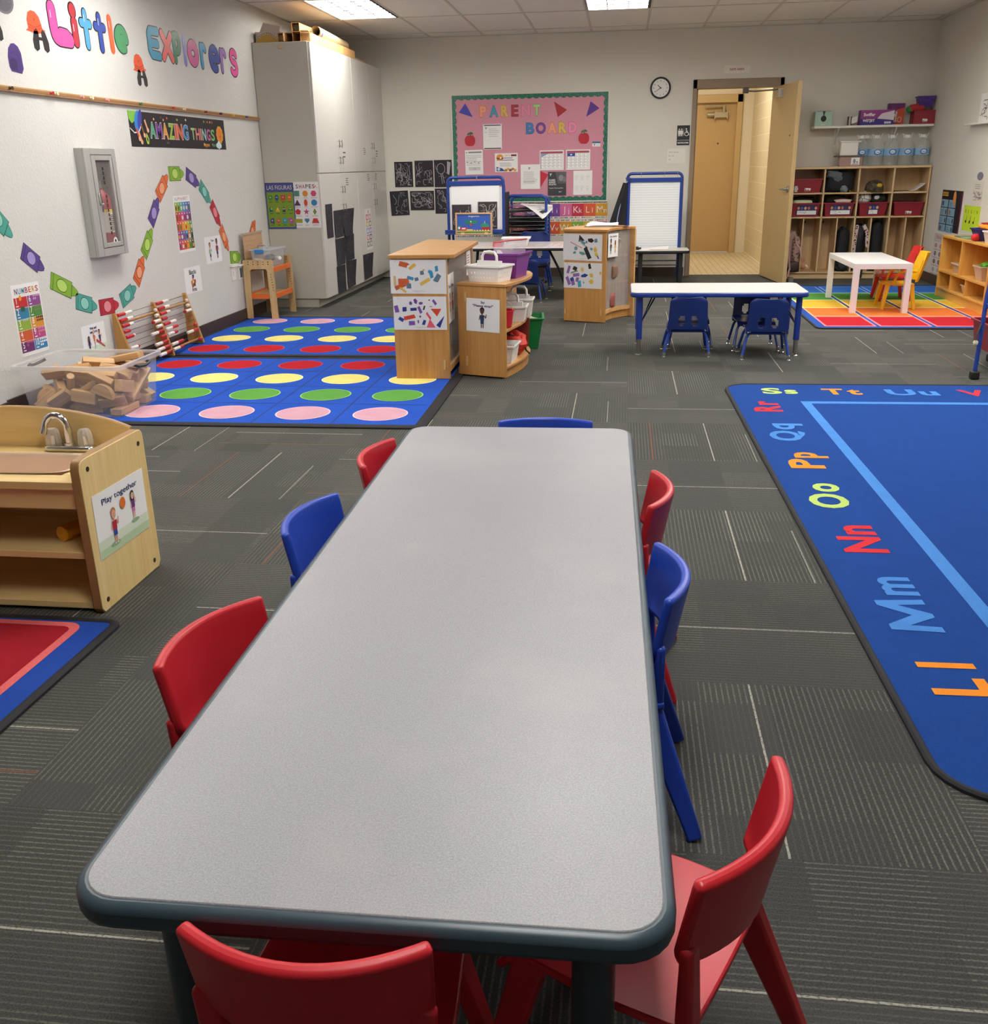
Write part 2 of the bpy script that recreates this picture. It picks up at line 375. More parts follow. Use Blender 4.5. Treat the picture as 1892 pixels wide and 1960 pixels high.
# ================================================================== the setting
def wallmat(name,col,scale=42,st=.5):
    t=NT(name); o=t.obj(); c=lin(col)
    n=t.noise(o,scale,4,.62); b=t.noise(o,1.3,2)
    t.l.new(t.mix(b,tuple(x*.975 for x in c),tuple(x*1.02 for x in c)),t.b.inputs['Base Color'])
    t.b.inputs['Roughness'].default_value=.62; t.b.inputs['Specular IOR Level'].default_value=.3
    t.bump(t.ramp(n,.42,.62),st,.006); return t.m
mWall=wallmat('wall_paint','#d9d8d2',55,.28); mWallB=wallmat('wall_paint_back','#d9d5ca',60,.12); mHallWall=None
def carpet():
    t=NT('carpet_tiles'); x,y,z=t.sep(t.obj()); T=.672
    X=t.math('DIVIDE',t.math('SUBTRACT',x,.06),T); Y=t.math('DIVIDE',t.math('SUBTRACT',y,.245),T)
    i=t.math('FLOOR',X); j=t.math('FLOOR',Y); fx=t.math('SUBTRACT',X,i); fy=t.math('SUBTRACT',Y,j)
    par=t.math('GREATER_THAN',t.math('PINGPONG',t.math('ADD',t.math('ADD',i,j),200),1.0),.5)   # 1 -> lines run along x
    inv=t.math('SUBTRACT',1.0,par)
    s=t.math('ADD',t.math('MULTIPLY',fx,inv),t.math('MULTIPLY',fy,par))     # across the lines
    r=t.math('ADD',t.math('MULTIPLY',fy,inv),t.math('MULTIPLY',fx,par))     # along the lines
    h0=t.white(t.comb(i,j,3.3)); h1=t.white(t.comb(i,j,7.7)); h2=t.white(t.comb(i,j,11.1))
    wob=t.math('MULTIPLY',t.math('SUBTRACT',t.noise(t.obj(),70,2),.5),.004)
    sw=t.math('ADD',s,wob)
    fine=t.math('PINGPONG',t.math('MULTIPLY',sw,46.0),.5)                    # ribs ~15 mm
    ribs=t.ramp(fine,.30,.44)
    # blocks of stronger / weaker ribs
    rr=t.math('ADD',t.math('MULTIPLY',r,3.0),t.math('MULTIPLY',h0,3.0)); ss=t.math('MULTIPLY',s,4.0)
    blk=t.white(t.comb(t.math('ADD',t.math('MULTIPLY',i,7.0),t.math('FLOOR',ss)),t.math('ADD',t.math('MULTIPLY',j,5.0),t.math('FLOOR',rr)),1.5))
    blk2=t.white(t.comb(t.math('ADD',t.math('MULTIPLY',i,3.0),t.math('FLOOR',t.math('MULTIPLY',ss,.5))),t.math('ADD',t.math('MULTIPLY',j,9.0),t.math('FLOOR',t.math('MULTIPLY',rr,.5))),4.5))
    soft=t.noise(t.obj(),2.6,3)
    amp=t.math('MULTIPLY',t.math('ADD',t.math('MULTIPLY',blk,.50),.08),t.math('ADD',.5,t.math('MULTIPLY',soft,.8)))
    grain=t.noise(t.obj(),300,3,.8)
    base=t.mix(blk2,(.033,.033,.031),(.051,.051,.047))
    base=t.mix(t.math('MULTIPLY',t.ramp(grain,.36,.66),.62),base,(.118,.119,.108))
    tint=t.mix(h2,(.20,.20,.18),(.215,.215,.155))
    brk=t.ramp(t.noise(t.obj(),190,2,.6),.30,.58)
    col=t.mix(t.math('MULTIPLY',t.math('MULTIPLY',ribs,brk),t.math('MULTIPLY',amp,1.5)),base,tint)
    # accent threads
    ga=t.ramp(t.noise(t.obj(),150,2),.34,.5)
    def acc(pos,wd,c,on,lo=.0,hi=1.0):
        d=t.math('ABSOLUTE',t.math('SUBTRACT',sw,pos)); f=t.math('LESS_THAN',d,wd)
        f=t.math('MULTIPLY',f,t.math('MULTIPLY',t.math('GREATER_THAN',r,lo),t.math('LESS_THAN',r,hi)))
        f=t.math('MULTIPLY',f,t.math('ADD',.35,t.math('MULTIPLY',ga,.65)))
        return t.mix(t.math('MULTIPLY',f,on),col,c)
    col=acc(t.math('ADD',.42,t.math('MULTIPLY',h0,.16)),.0038,(.38,.37,.31),t.math('GREATER_THAN',h1,.22))
    col=acc(t.math('ADD',.12,t.math('MULTIPLY',h1,.12)),.0042,(.22,.085,.05),t.math('GREATER_THAN',h2,.55))
    col=acc(t.math('ADD',.80,t.math('MULTIPLY',h2,.1)),.0034,(.28,.28,.24),t.math('GREATER_THAN',h0,.55),.0,.7)
    t.l.new(col,t.b.inputs['Base Color']); t.b.inputs['Roughness'].default_value=.95; t.b.inputs['Specular IOR Level'].default_value=.2
    t.bump(t.math('ADD',t.math('MULTIPLY',ribs,.5),grain),.35,.003)
    return t.m
g=G(); g.box(LX-.2,FY-.2,-.1,RX+.2,12.07,0,carpet()); struct(g.obj('floor'))
# ceiling: lay-in panels on a tee grid, troffers sit in openings
GX=[-2.83-.61+.61*k for k in range(12)]          # tee lines along y (x = -3.44 ... 3.27)
GY0=10.35
LIGHTS=[(-2.83,9.13),(-.39,9.13),(-2.83,5.47),(2.05,7.91),(-2.83,3.03),(-.39,3.03),(2.05,4.25),(.83,7.91),(.83,5.47),(-.39,.59)]  # last three are unseen fixtures added to brighten the rear and the near end
def tile():
    t=NT('ceiling_tile'); o=t.obj(); n=t.noise(o,160,3,.7); b=t.noise(o,1.1,2); c=lin('#e9e5dc')
    t.l.new(t.mix(t.ramp(n,.25,.75),tuple(x*.90 for x in c),c),t.b.inputs['Base Color']); t.b.inputs['Roughness'].default_value=.9
    t.bump(n,.3,.002); return t.m
g=G(); mT=tile(); ylines=[GY0+1.22*k for k in range(-12,2)]
xs=[LX]+[x for x in GX if LX<x<RX]+[RX]; ys=[FY]+[y for y in ylines if FY<y<D]+[D]
for a,b in zip(xs,xs[1:]):
    for c,d in zip(ys,ys[1:]):
        if any(abs(a-lx)<.02 and c<ly+.6<d and abs(c-ly)<.05 for lx,ly in LIGHTS): continue
        g.box(a+.002,c+.002,ZC,b-.002,d-.002,ZC+.015,mT)
ceil=struct(g.obj('ceiling'))
g=G(); mTee=M('#c4c0b6',.5,.03)
for x in xs[1:-1]: g.box(x-.012,FY,ZC-.004,x+.012,D,ZC+.001,mTee)
for y in ys[1:-1]: g.box(LX,y-.012,ZC-.0045,RX,y+.012,ZC+.0005,mTee)
g.box(LX,D-.02,ZC-.006,RX,D,ZC,mTee); g.box(LX,FY,ZC-.006,LX+.02,D,ZC,mTee); g.box(RX-.02,FY,ZC-.006,RX,D,ZC,mTee)
struct(g.obj('trim_1'))
g=G(); g.box(LX-.2,FY-.2,ZC+.3,RX+.2,D+.2,ZC+.4,M('#8a857c')); struct(g.obj('trim_2'))   # slab over the hung ceiling
# walls
g=G(); g.box(LX-.15,FY,0,LX,5.965,ZC+.3,mWall); g.box(LX-.15,6.315,0,LX,D,ZC+.3,mWall); g.box(LX-.15,5.965,0,LX,6.315,.788,mWall); g.box(LX-.15,5.965,1.405,LX,6.315,ZC+.3,mWall); g.box(LX-.15,5.965,.788,LX-.12,6.315,1.405,mWall); g.box(LX-.05,FY,0,LX+.03,4.80,ZC,mWall); struct(g.obj('wall_left'))
g=G(); g.box(RX,FY,0,RX+.15,D+.12,ZC+.3,mWallB); struct(g.obj('wall_right'))
DX0,DX1,DZ=.80,1.70,2.045
g=G(); g.box(LX-.15,D,0,DX0-.03,D+.12,ZC+.3,mWallB); g.box(DX1+.03,D,0,RX,D+.12,ZC+.3,mWallB); g.box(DX0-.03,D,2.10,DX1+.03,D+.12,ZC+.3,mWallB)
struct(g.obj('wall_back'))
WX0,WX1,WZ0,WZ1=.10,1.5,1.0,2.2
g=G()
g.box(LX-.15,FY-.12,0,WX0,FY,ZC+.3,mWallB); g.box(WX1,FY-.12,0,RX+.15,FY,ZC+.3,mWallB)
g.box(WX0,FY-.12,0,WX1,FY,WZ0,mWallB); g.box(WX0,FY-.12,WZ1,WX1,FY,ZC+.3,mWallB); struct(g.obj('wall_front'))
wf=M('#e8e8e6',.4); g=G()
for a in (WX0,(WX0+WX1)/2-.02,WX1-.04): g.box(a,FY-.09,WZ0,a+.04,FY-.03,WZ1,wf)
for a in (WZ0,WZ1-.04): g.box(WX0,FY-.09,a,WX1,FY-.03,a+.04,wf)
wo=struct(g.obj('window_1')); g=G(); g.box(WX0+.01,FY-.065,WZ0+.01,WX1-.01,FY-.06,WZ1-.01,CLEAR('#ffffff',.06,.05)); p=g.obj('window_pane'); p.parent=wo
# base boards (dark brown cove base)
mBase=M('#43332c',.5,.1)
def base(n,*bx):
    g=G()
    for b in bx: g.box(*b,mBase)
    return struct(g.obj(n,bevel=.003))
base('baseboard_left',(LX,4.80,0,LX+.012,9.24,.102),(LX+.03,FY,0,LX+.042,4.80,.102))
base('baseboard_back',(-2.81,D-.012,0,DX0-.06,D,.102),(DX1+.06,D-.012,0,RX,D,.102))
base('baseboard_right',(RX-.012,FY,0,RX,D,.102))
# the doorway to the hall, its frame, and the open leaf
mFr=M('#8f7a62',.45,.05); mFrL=M('#b99c6f',.45,.05)
g=G()
g.box(DX0-.045,D-.03,0,DX0,D+.13,2.14,mFr); g.box(DX1,D-.03,0,DX1+.045,D+.13,2.14,mFr); g.box(DX0-.045,D-.03,2.045,DX1+.045,D+.13,2.14,mFr)
g.box(DX0,D+.04,0,DX0+.015,D+.13,2.045,mFr); g.box(DX1-.015,D+.04,0,DX1,D+.13,2.045,mFr)
struct(g.obj('trim_3',bevel=.004))
mDoor=M('#b79c6c',.42,.03)
# leaf hinged on the right jamb and swung about 83 degrees into the room
hx,hy=1.665,11.90; a=math.atan2(-.95,.118); U=Vector((math.cos(a),math.sin(a),0)); W_=Vector((U.y,-U.x,0))  # W_ points to -x side
g=G(); g.prism([(0,.012),(.955,.012),(.955,2.035),(0,2.035)],(hx,hy,0),U,(0,0,1),.045,mDoor)
door=struct(g.obj('door_1',bevel=.003))
def child(o,name,par,bevel=0):
    ob=o.obj(name,bevel=bevel); ob.parent=par; return ob
g=G(); c=Vector((hx,hy,.99))+U*.89
for sgn in (-1,1):
    n=W_*sgn; o0=c+(n*.045 if sgn<0 else n*.0)
    q=c+W_*(.045 if sgn>0 else 0)
    g.cyl(q,q+n*.012,.034,mSteel,20); g.cyl(q+n*.012,q+n*.055,.012,mSteel,12); g.tube([q+n*.052,q+n*.058-U*.05,q+n*.052-U*.125],[.013,.012,.011],mSteel,10)
child(g,'door_handle',door)
g=G(); q=Vector((hx,hy,.99))+U*.955; g.obox(q-W_*.0225,(.03,.004,.06),(0,0,a+PI/2),mSteel); child(g,'latch_plate',door)
g=G(); q=Vector((hx,hy,1.955))+U*.32+W_*.03
g.obox(q+W_*.03,(.05,.20,.07),(0,0,a+PI/2),M('#a19a90',.35,.03,.6)); g.obox(q+W_*.035+U*.09,(.055,.03,.085),(0,0,a+PI/2),M('#b8b2a8',.4,.03,.5))
g.tube([q+W_*.05+Vector((0,0,.04)),Vector((1.42,11.86,2.0)),Vector((1.33,11.93,2.01))],.009,mSteel,8)
g.box(1.30,11.90,1.985,1.36,11.95,2.045,M('#5c5148',.5)); child(g,'door_closer',door)
g=G(); q=Vector((hx,hy,1.52))+U*.80; g.cyl(q+W_*.045,q+W_*.049,.009,mDark,10); child(g,'peephole',door)
g=G(); q=Vector((hx,hy,.03))+U*.90; g.obox(q-W_*.06,(.05,.05,.10),(0,0,a),M('#6c655c',.5)); child(g,'door_stop',door)
# hall behind the doorway
def block():
    t=NT('hall_block'); o=t.obj(); x,y,z=t.sep(o); n=t.noise(o,30,3)
    m=t.comb(y,z,0.0); b=t.new('ShaderNodeTexBrick'); t.l.new(m,b.inputs[0]); b.inputs['Scale'].default_value=1.0
    b.inputs['Brick Width'].default_value=.40; b.inputs['Row Height'].default_value=.20; b.inputs['Mortar Size'].default_value=.006
    b.inputs[1].default_value=(*lin('#ddd2b8'),1); b.inputs[2].default_value=(*lin('#d8ccb0'),1); b.inputs[3].default_value=(*lin('#ece2c8'),1)
    t.l.new(b.outputs[0],t.b.inputs['Base Color']); t.b.inputs['Roughness'].default_value=.5; return t.m
def hallfloor():
    t=NT('hall_floor'); o=t.obj(); x,y,z=t.sep(o); b=t.new('ShaderNodeTexBrick'); t.l.new(t.comb(y,x,0.0),b.inputs[0]); b.inputs['Scale'].default_value=1
    b.inputs['Brick Width'].default_value=.3; b.inputs['Row Height'].default_value=.075; b.inputs['Mortar Size'].default_value=.004
    b.inputs[1].default_value=(*lin('#cdbf9f'),1); b.inputs[2].default_value=(*lin('#c7b898'),1); b.inputs[3].default_value=(*lin('#9d8a66'),1)
    t.l.new(b.outputs[0],t.b.inputs['Base Color']); t.b.inputs['Roughness'].default_value=.45; return t.m
mHB=block(); mHW=M('#e2d9c4',.55,.03); HY=15.1
g=G(); g.box(-.2,12.07,-.1,1.95,HY+.2,0,hallfloor()); struct(g.obj('floor_hall'))
g=G(); g.box(1.81,12.07,0,1.95,HY+.2,2.7,mHB); g.box(1.80,12.07,0,1.81,HY,.012,M('#f0e6cf',.5)); struct(g.obj('wall_hall_right'))
g=G(); g.box(-.2,12.07,0,-.05,HY+.2,2.7,mHB); struct(g.obj('wall_hall_left'))
g=G(); g.box(-.05,HY+.02,2.17,1.81,HY+.15,2.7,mHW); g.box(1.66,HY+.02,0,1.81,HY+.15,2.17,mHW); g.box(-.05,HY+.02,0,.62,HY+.15,2.17,mHW); struct(g.obj('wall_hall_back'))
g=G(); g.box(-.2,12.07,2.7,1.95,HY+.2,2.8,M('#e9e4d6',.8)); struct(g.obj('ceiling_hall'))
mFr2=M('#c2a676',.45,.04)
g=G(); g.box(.62,HY-.02,0,.70,HY+.15,2.17,mFr2); g.box(1.58,HY-.02,0,1.66,HY+.15,2.17,mFr2); g.box(.62,HY-.02,2.06,1.66,HY+.15,2.17,mFr2); struct(g.obj('trim_4',bevel=.006))
g=G(); g.box(.70,HY+.05,.01,1.58,HY+.09,2.06,M('#bd9d6c',.45,.03)); d2=struct(g.obj('door_2'))
g=G(); g.cyl((1.345,HY+.05,1.52),(1.345,HY+.045,1.52),.011,mBlack,10); child(g,'peephole',d2)
g=G(); mc=M('#b0a68e',.4,.04,.4); g.box(1.27,HY-.02,1.865,1.46,HY+.05,1.935,mc); g.cyl((1.17,HY+.01,1.905),(1.28,HY+.01,1.905),.03,mc,12); g.box(1.27,HY-.03,1.845,1.285,HY+.05,1.955,mc); g.box(1.44,HY-.03,1.845,1.455,HY+.05,1.955,mc)
g.tube([(1.40,HY-.01,1.95),(1.41,HY-.02,2.02),(1.13,HY-.03,2.015)],.012,mc,8); g.cyl((1.40,HY-.01,1.93),(1.40,HY-.01,2.03),.018,mc,10); child(g,'door_closer',d2)
t=thing('hall_lamp','ceiling lamp of the tiled hall beyond the open tan door','lamp',(.9,13.4,2.66))
g=G(); g.box(.6,13.1,2.66,1.2,13.7,2.70,mTee); g.obj('lamp_frame',t); g=G(); g.box(.63,13.13,2.645,1.17,13.67,2.66,EMIT('hall_diffuser',(1,.90,.74),HALL)); g.obj('diffuser',t)
# ------------------------------------------------------------------ ceiling lights (0.61 x 1.22 troffers)
def lens():
    t=NT('light_diffuser'); o=t.obj(); x,y,z=t.sep(o)
    b=t.math('PINGPONG',t.math('MULTIPLY',y,1/.12),1.0); st=t.math('ADD',.55,t.math('MULTIPLY',t.math('POWER',b,1.5),.75))
    t.b.inputs['Base Color'].default_value=(.8,.8,.8,1); t.b.inputs['Emission Color'].default_value=(1,.975,.93,1)
    t.l.new(t.math('MULTIPLY',st,LAMP),t.b.inputs['Emission Strength']); return t.m
mLens=lens(); mFix=M('#d8d8d4',.35); mLouv=M('#3a3a3c',.5); L0=None
for n,(x,y) in enumerate(LIGHTS):
    lab={0:'large fluorescent ceiling light above the white storage cabinet',1:'fluorescent ceiling light at the top of the picture beyond the pink board'}.get(n,'fluorescent ceiling light outside the picture, '+['','','over the spot rugs','over the white play table','over the play sink','over the middle of the grey table','over the alphabet rug','added to brighten the back of the room, in front of the doorway','added to brighten the back of the room, between the blue-edged table and the alphabet rug','added to brighten the near end, above the camera end of the grey table'][n])
    if n==0:
        t=thing('ceiling_light',lab,'ceiling light',(x,y,ZC),0,'ceiling lights'); L0=t
        g=G(); a,b=.61,1.22
        for u in (.004,.588): g.box(x+u,y+.004,ZC-.004,x+u+.018,y+b-.004,ZC+.1,mFix)
        for v in (.004,1.198): g.box(x+.004,y+v,ZC-.004,x+a-.004,y+v+.018,ZC+.1,mFix)
        g.box(x,y,ZC+.1,x+a,y+b,ZC+.11,mFix); g.box(x+.578,y+.02,ZC-.0045,x+.606,y+b-.02,ZC-.003,M('#1b1a18',.6)); g.obj('frame',t)
        g=G(); g.box(x+.022,y+.022,ZC+.012,x+a-.022,y+b-.022,ZC+.02,mLens); g.obj('diffuser',t)
        g=G()
        for u in (.2,.4): g.box(x+u-.004,y+.022,ZC-.0,x+u+.004,y+b-.022,ZC+.011,mLouv)
        for v in range(1,10): g.box(x+.022,y+v*.122-.002,ZC+.003,x+a-.022,y+v*.122+.002,ZC+.011,mLouv)
        g.obj('louver',t)
    else: dup(L0,(x,y,ZC),0,lab)
# ================================================================== the big grey table
def rrect(x0,y0,x1,y1,r,n=6):
    pts=[]
    for cx,cy,a in ((x1-r,y0+r,-PI/2),(x1-r,y1-r,0),(x0+r,y1-r,PI/2),(x0+r,y0+r,PI)):
        for i in range(n+1): t=a+PI/2*i/n; pts.append((cx+r*math.cos(t),cy+r*math.sin(t)))
    return pts
def laminate():
    t=NT('grey_laminate'); o=t.obj(); n=t.noise(o,420,2,.8); b=t.noise(o,2.2,4,.6)
    f=t.ramp(n,.3,.7); c=t.mix(f,'#838388','#a5a4a6'); c=t.mix(t.math('MULTIPLY',t.ramp(b,.5,.75),.35),c,'#b2b0aa')
    t.l.new(c,t.b.inputs['Base Color']); t.l.new(t.math('ADD',.30,t.math('MULTIPLY',b,.22)),t.b.inputs['Roughness']); t.b.inputs['Specular IOR Level'].default_value=.5
    return t.m
mLam=laminate(); mTeal=M('#3b4c55',.35,.05); mTealD=M('#36454d',.4,.05)
TT=thing('activity_table','long grey laminate activity table with slate blue edge in the foreground','table',(-.287,1.880,0),.0157)
tw=lambda x,y,z: WORLD[TT.name]@Vector((x,y,z))
def local(g,root):
    for i,v in enumerate(g.v): g.v[i]=WORLD[root.name]@v
    return g
g=G(); g.prism(rrect(-.339,-1.054,.339,1.054,.052),(0,0,.49),(1,0,0),(0,1,0),.0102,mLam); local(g,TT).obj('tabletop',TT,.002)
g=G(); g.prism(rrect(-.353,-1.068,.353,1.068,.066),(0,0,.462),(1,0,0),(0,1,0),.0365,mTeal); local(g,TT).obj('edge_band',TT,.011,seg=3)
for sx in (-1,1):
    for sy in (-1,1):
        x,y=sx*.262,sy*.955
        g=G(); g.cyl((x,y,.16),(x,y,.463),.027,mTealD,20); g.cyl((x,y,.455),(x,y,.463),.05,mTealD,20); g.cyl((x,y,.012),(x,y,.17),.021,mChrome,16); g.lathe([(.03,0),(.03,.006),(.021,.014)],(x,y,0),mDark,16)
        local(g,TT).obj('leg',TT)
# ================================================================== moulded plastic stacking chairs
mRedC=M('#c3222c',.36,.04,spec=.45,nscale=8); mBluC=M('#2346b4',.36,.04,spec=.45,nscale=8)
def stack_chair(label,mat):
    t=thing('stacking_chair',label,'chair')
    # shell seat
    g=G()
    def seat(u,v):
        x=(u-.5)*2; y=-.135+v*.285
        hw=.150-.018*abs(v-.4)
        z=.288-.012*(1-x*x)*(1-(v-.5)**2)-.05*max(0,v-.80)**2*20+.012*max(0,.2-v)
        return (x*hw,y,z)
    g.slab(seat,14,14,.012,mat); g.obj('seat',t,.003)
    g=G()
    def back(u,v):
        x=(u-.5)*2; z=.352+v*.161-.028*(1-v)*(1-x*x)*0-(.03*x*x*(1-v)*0)
        z=.365-.03*(x*x)*0+v*(.148)
        hw=.148+.006*v
        y=-.112-.028*v-.050*(1-x*x)
        if v<.25: hw-= .02*(1-v/.25)**2
        return (x*hw,y,z)
    g.slab(back,16,10,lambda u,v:.019,mat)
    for s in (-1,1):    # side members that carry the panel on the seat
        g.beam((s*.120,-.122,.262),(s*.136,-.124,.415),(.036,.026),(.030,.017),mat)
    g.obj('backrest',t,.007,seg=3)
    for s in (-1,1):
        for fy,ty in ((-1,-.105),(1,.095)):
            g=G(); tp=(s*.125,ty,.278); bt=(s*.178,-.205 if fy<0 else .155,.004)
            g.beam(tp,bt,(.026,.05),(.022,.030),mat,side=(1,0,0)); g.obj('leg',t,.005)
    for a,b in ((-.122,-.104),(.09,.104)):
        g=G(); g.box(-.13,a,.25,.13,b,.278,mat); g.obj('seat_rail',t,.004)
    return t
GC='plastic chairs around the grey table'
red0=stack_chair('red plastic chair by the near left side of the grey table, back toward the aisle',mRedC)
def put(x0,y0,x1,y1):
    """seat the chair so its top corners are near these two points (left corner then right corner seen from behind)"""
    mx,my=(x0+x1)/2,(y0+y1)/2; dx,dy=x1-x0,y1-y0; l=math.hypot(dx,dy); dx/=l; dy/=l
    fx,fy=-dy,dx           # forward = left normal of the line
    return (mx+fx*.14,my+fy*.14,0),math.atan2(-fx,fy)
def chair(src,c,label,mats=None):
    p,r=put(*c); return dup(src,p,r,label,GC,mats)
toB={mRedC:mBluC}
p,r=put(-.668,1.620,-.750,1.303); move(red0,p,r); red0['group']=GC
chair(red0,(-.698,2.222,-.735,1.923),'blue plastic chair, the middle one on the left side of the grey table',toB)
chair(red0,(-.672,2.737,-.688,2.440),'red plastic chair at the far left side of the grey table')
chair(red0,(-.075,2.975,-.375,2.962),'blue plastic chair tucked under the far end of the grey table',toB)
chair(red0,(.092,2.172,.108,2.470),'red plastic chair at the far right side of the grey table')
chair(red0,(.112,1.650,.100,1.950),'blue plastic chair on the right side of the grey table between two red ones',toB)
chair(red0,(.112,.895,.237,1.160),'red plastic chair turned askew at the near right corner of the grey table')
nc=chair(red0,(-.466,.783,-.178,.783),'red plastic chair at the near end of the grey table, nearest the camera'); nc.scale=(.95,1,.975)
# ================================================================== rugs
mPB=PILE('#2553b8'); mPBd=PILE('#1c3f9a'); mPR=PILE('#b9202a'); mPP=PILE('#e06a68'); mBind=M('#1c1b20',.8,.2); mPink=PILE('#cf9fae'); mPG=PILE('#5fa045'); mPY=PILE('#ecdf83'); mPBl=M('#1d3f94',.9)
mPLp=PILE('#e9c9d0'); mPLg=PILE('#9bd06b'); mPLy=PILE('#f6f0c8'); mPLr=PILE('#d0525a')
def rug(name,label,x,y,rz,w,h,field,bind=.03,r=.04,grp=None):
    t=thing(name,label,'rug',(x,y,0),rz,grp)
    g=G(); g.prism(rrect(-w/2+bind,-h/2+bind,w/2-bind,h/2-bind,max(.005,r-bind)),(0,0,.001),(1,0,0),(0,1,0),.008,field)
    p=P((0,0,.009),(1,0,0),(0,1,0),g=g); p.step=.0006
    def done():
        local(g,t).obj('pile',t)
        b=G(); pts=rrect(-w/2+bind/2,-h/2+bind/2,w/2-bind/2,h/2-bind/2,r)
        n=len(pts); vs=[];fs=[]
        for a,b_ in pts: pass
        for i in range(n):
            q0=Vector((*pts[i-1],0));q1=Vector((*pts[i],0));q2=Vector((*pts[(i+1)%n],0)); d=((q1-q0).normalized()+(q2-q1).normalized()).normalized(); nn=Vector((d.y,-d.x,0))
            for k,zz in ((.5,.0),(.5,.008),(.2,.0125),(-.2,.0125),(-.5,.008),(-.5,.0)): vs.append(q1+nn*bind*k+Vector((0,0,zz+.0005)))
        for i in range(n):
            j=(i+1)%n
            for k in range(5): fs.append((i*6+k,j*6+k,j*6+k+1,i*6+k+1))
        b.add(vs,fs,mBind); local(b,t).obj('bound_edge',t)
        return t
    return p,done
def spot_rug(label,x,y,rz,order,grp=None):
    cx,cy=.438,.4485; p,done=rug('spot_rug',label,x,y,rz,5*cx+.16,4*cy+.12,mPB,.062,.012,grp)
    ln=M('#17306e',.9)
    for i in range(1,5): p.rect(-2.5*cx+i*cx-.004,-2*cy,-2.5*cx+i*cx+.004,2*cy,ln,1)
    for j in range(1,4): p.rect(-2.5*cx,-2*cy+j*cy-.004,2.5*cx,-2*cy+j*cy+.004,ln,1)
    for j,k in enumerate(order):
        a,b={'p':(mPLp,mPink),'g':(mPLg,mPG),'y':(mPLy,mPY),'r':(mPLr,mPR)}[k]
        for i in range(5):
            u,v=-2.5*cx+(i+.5)*cx,-2*cy+(j+.5)*cy; p.ell(u,v,.152,.152,a,2,32); p.ell(u,v,.144,.144,b,3,32)
    return done()
spot_rug('blue spot rug nearer the sink, pink dots in its front row',-2.165,5.682,.0068,'pgyr','spot rugs')
spot_rug('blue spot rug farther back, under the wooden stool, red dots in its front row',-2.21,7.632,-.004,'rygp','spot rugs')
# the alphabet rug
RCX,RCY,RRZ=1.97,3.866,.0195
p,done=rug('alphabet_rug','large blue alphabet rug with coloured letters and a light blue inner line',RCX,RCY,RRZ,2.60,4.09,PILE('#19438c'),.02,.14)
lb=PILE('#4a86cf'); lo=PILE('#ee8f2d'); lr=PILE('#d3333b'); lg=PILE('#b6cf6e')
def rl(x,y): x-=RCX; y-=RCY; c,s=math.cos(RRZ),math.sin(RRZ); return x*c+y*s,-x*s+y*c
W2,H2=1.30,2.045; bx,by=.378,.455
for a,b,c,d in ((-W2+bx,-H2+by,-W2+bx+.05,H2-by),(W2-bx-.05,-H2+by,W2-bx,H2-by),(-W2+bx+.05,H2-by-.05,W2-bx-.05,H2-by),(-W2+bx+.05,-H2+by,W2-bx-.05,-H2+by+.05)): p.rect(a,b,c,d,lb,1)
side=[('Ll',lo,.953,2.325,.17),('Mm',lb,.94,2.785,.39),('Nn',lr,.932,3.32,.265),('Oo',lg,.908,3.795,.31),('Pp',lo,.906,4.285,.25),('Qq',lb,.89,4.77,.33),('Rr',lr,.88,5.31,.24)]
def two(st,u,v,h,wd,m,rot):
    """capital and small letter side by side, wd overall"""
    f=.60 if st[0] not in 'L' else .56; c,sn=math.cos(rot),math.sin(rot)
    w0,w1=wd*f*.94,wd*(1-f)*.90
    if st=='Ll': w1=wd*.17
    if st=='Mm':
        def loc(a,b): return (u+a*c-b*sn,v+a*sn+b*c)
        x0,x1=-wd/2,-wd/2+w0; q=.034
        p.poly([loc(x0,0),loc(x0+.012,h),loc(x0+.045,h),loc((x0+x1)/2,h*.42),loc(x1-.045,h),loc(x1-.012,h),loc(x1,0),loc(x1-q,0),loc(x1-q-.008,h*.58),loc((x0+x1)/2+.012,0),loc((x0+x1)/2-.012,0),loc(x0+q+.008,h*.58),loc(x0+q,0)],m,2)
        p.text('m',u+(wd/2-w1/2)*c,v+(wd/2-w1/2)*sn,h,m,2,'c',.03,w=w1,rot=rot); return
    for ch,o,w_ in ((st[0],-wd/2+w0/2,w0),(st[1],wd/2-w1/2,w1)): p.text(ch,u+o*c,v+o*sn,h,m,2,'c',.035,w=w_,rot=rot)
for st,m,x,y,wd in side:   # tops of the letters toward the outer edge
    u,v=rl(x,y); two(st,u,v,.145,wd,m,PI/2)
for st,m,x,wd in (('Ss',lg,.94,.20),('Tt',lo,1.293,.21),('Uu',lb,1.682,.28),('Vv',lr,2.07,.25),('Ww',lg,2.47,.3)):
    u,v=rl(x,5.625); two(st,u,v,.145,wd,m,0)
for st,m,x in (('Kk',lg,1.2),('Jj',lo,1.7),('Ii',lb,2.2)):
    u,v=rl(x,2.02); two(st,u,v,.145,.26,m,PI)
done()
# red rug, lower left
p,done=rug('red_rug','red rug with pink inner line and blue border at the lower left',-1.466-1.0,2.472-.75,-.012,2.0,1.5,PILE('#24489f'),.028,.035)
p.poly(rrect(-.92,-.02,.895,.712,.05),mPP,1); p.poly(rrect(-.90,0.0,.868,.685,.03),PILE('#9e1c28'),2)
p.ell(.86,-.10,.03,.03,PILE('#e8b04b'),2); p.poly(rrect(-.92,-.72,.895,-.18,.05),PILE('#d98d34'),1)
for i in range(7): p.ell(.62-.24*i,-.10,.03,.03,PILE('#e8b04b'),2)
done()
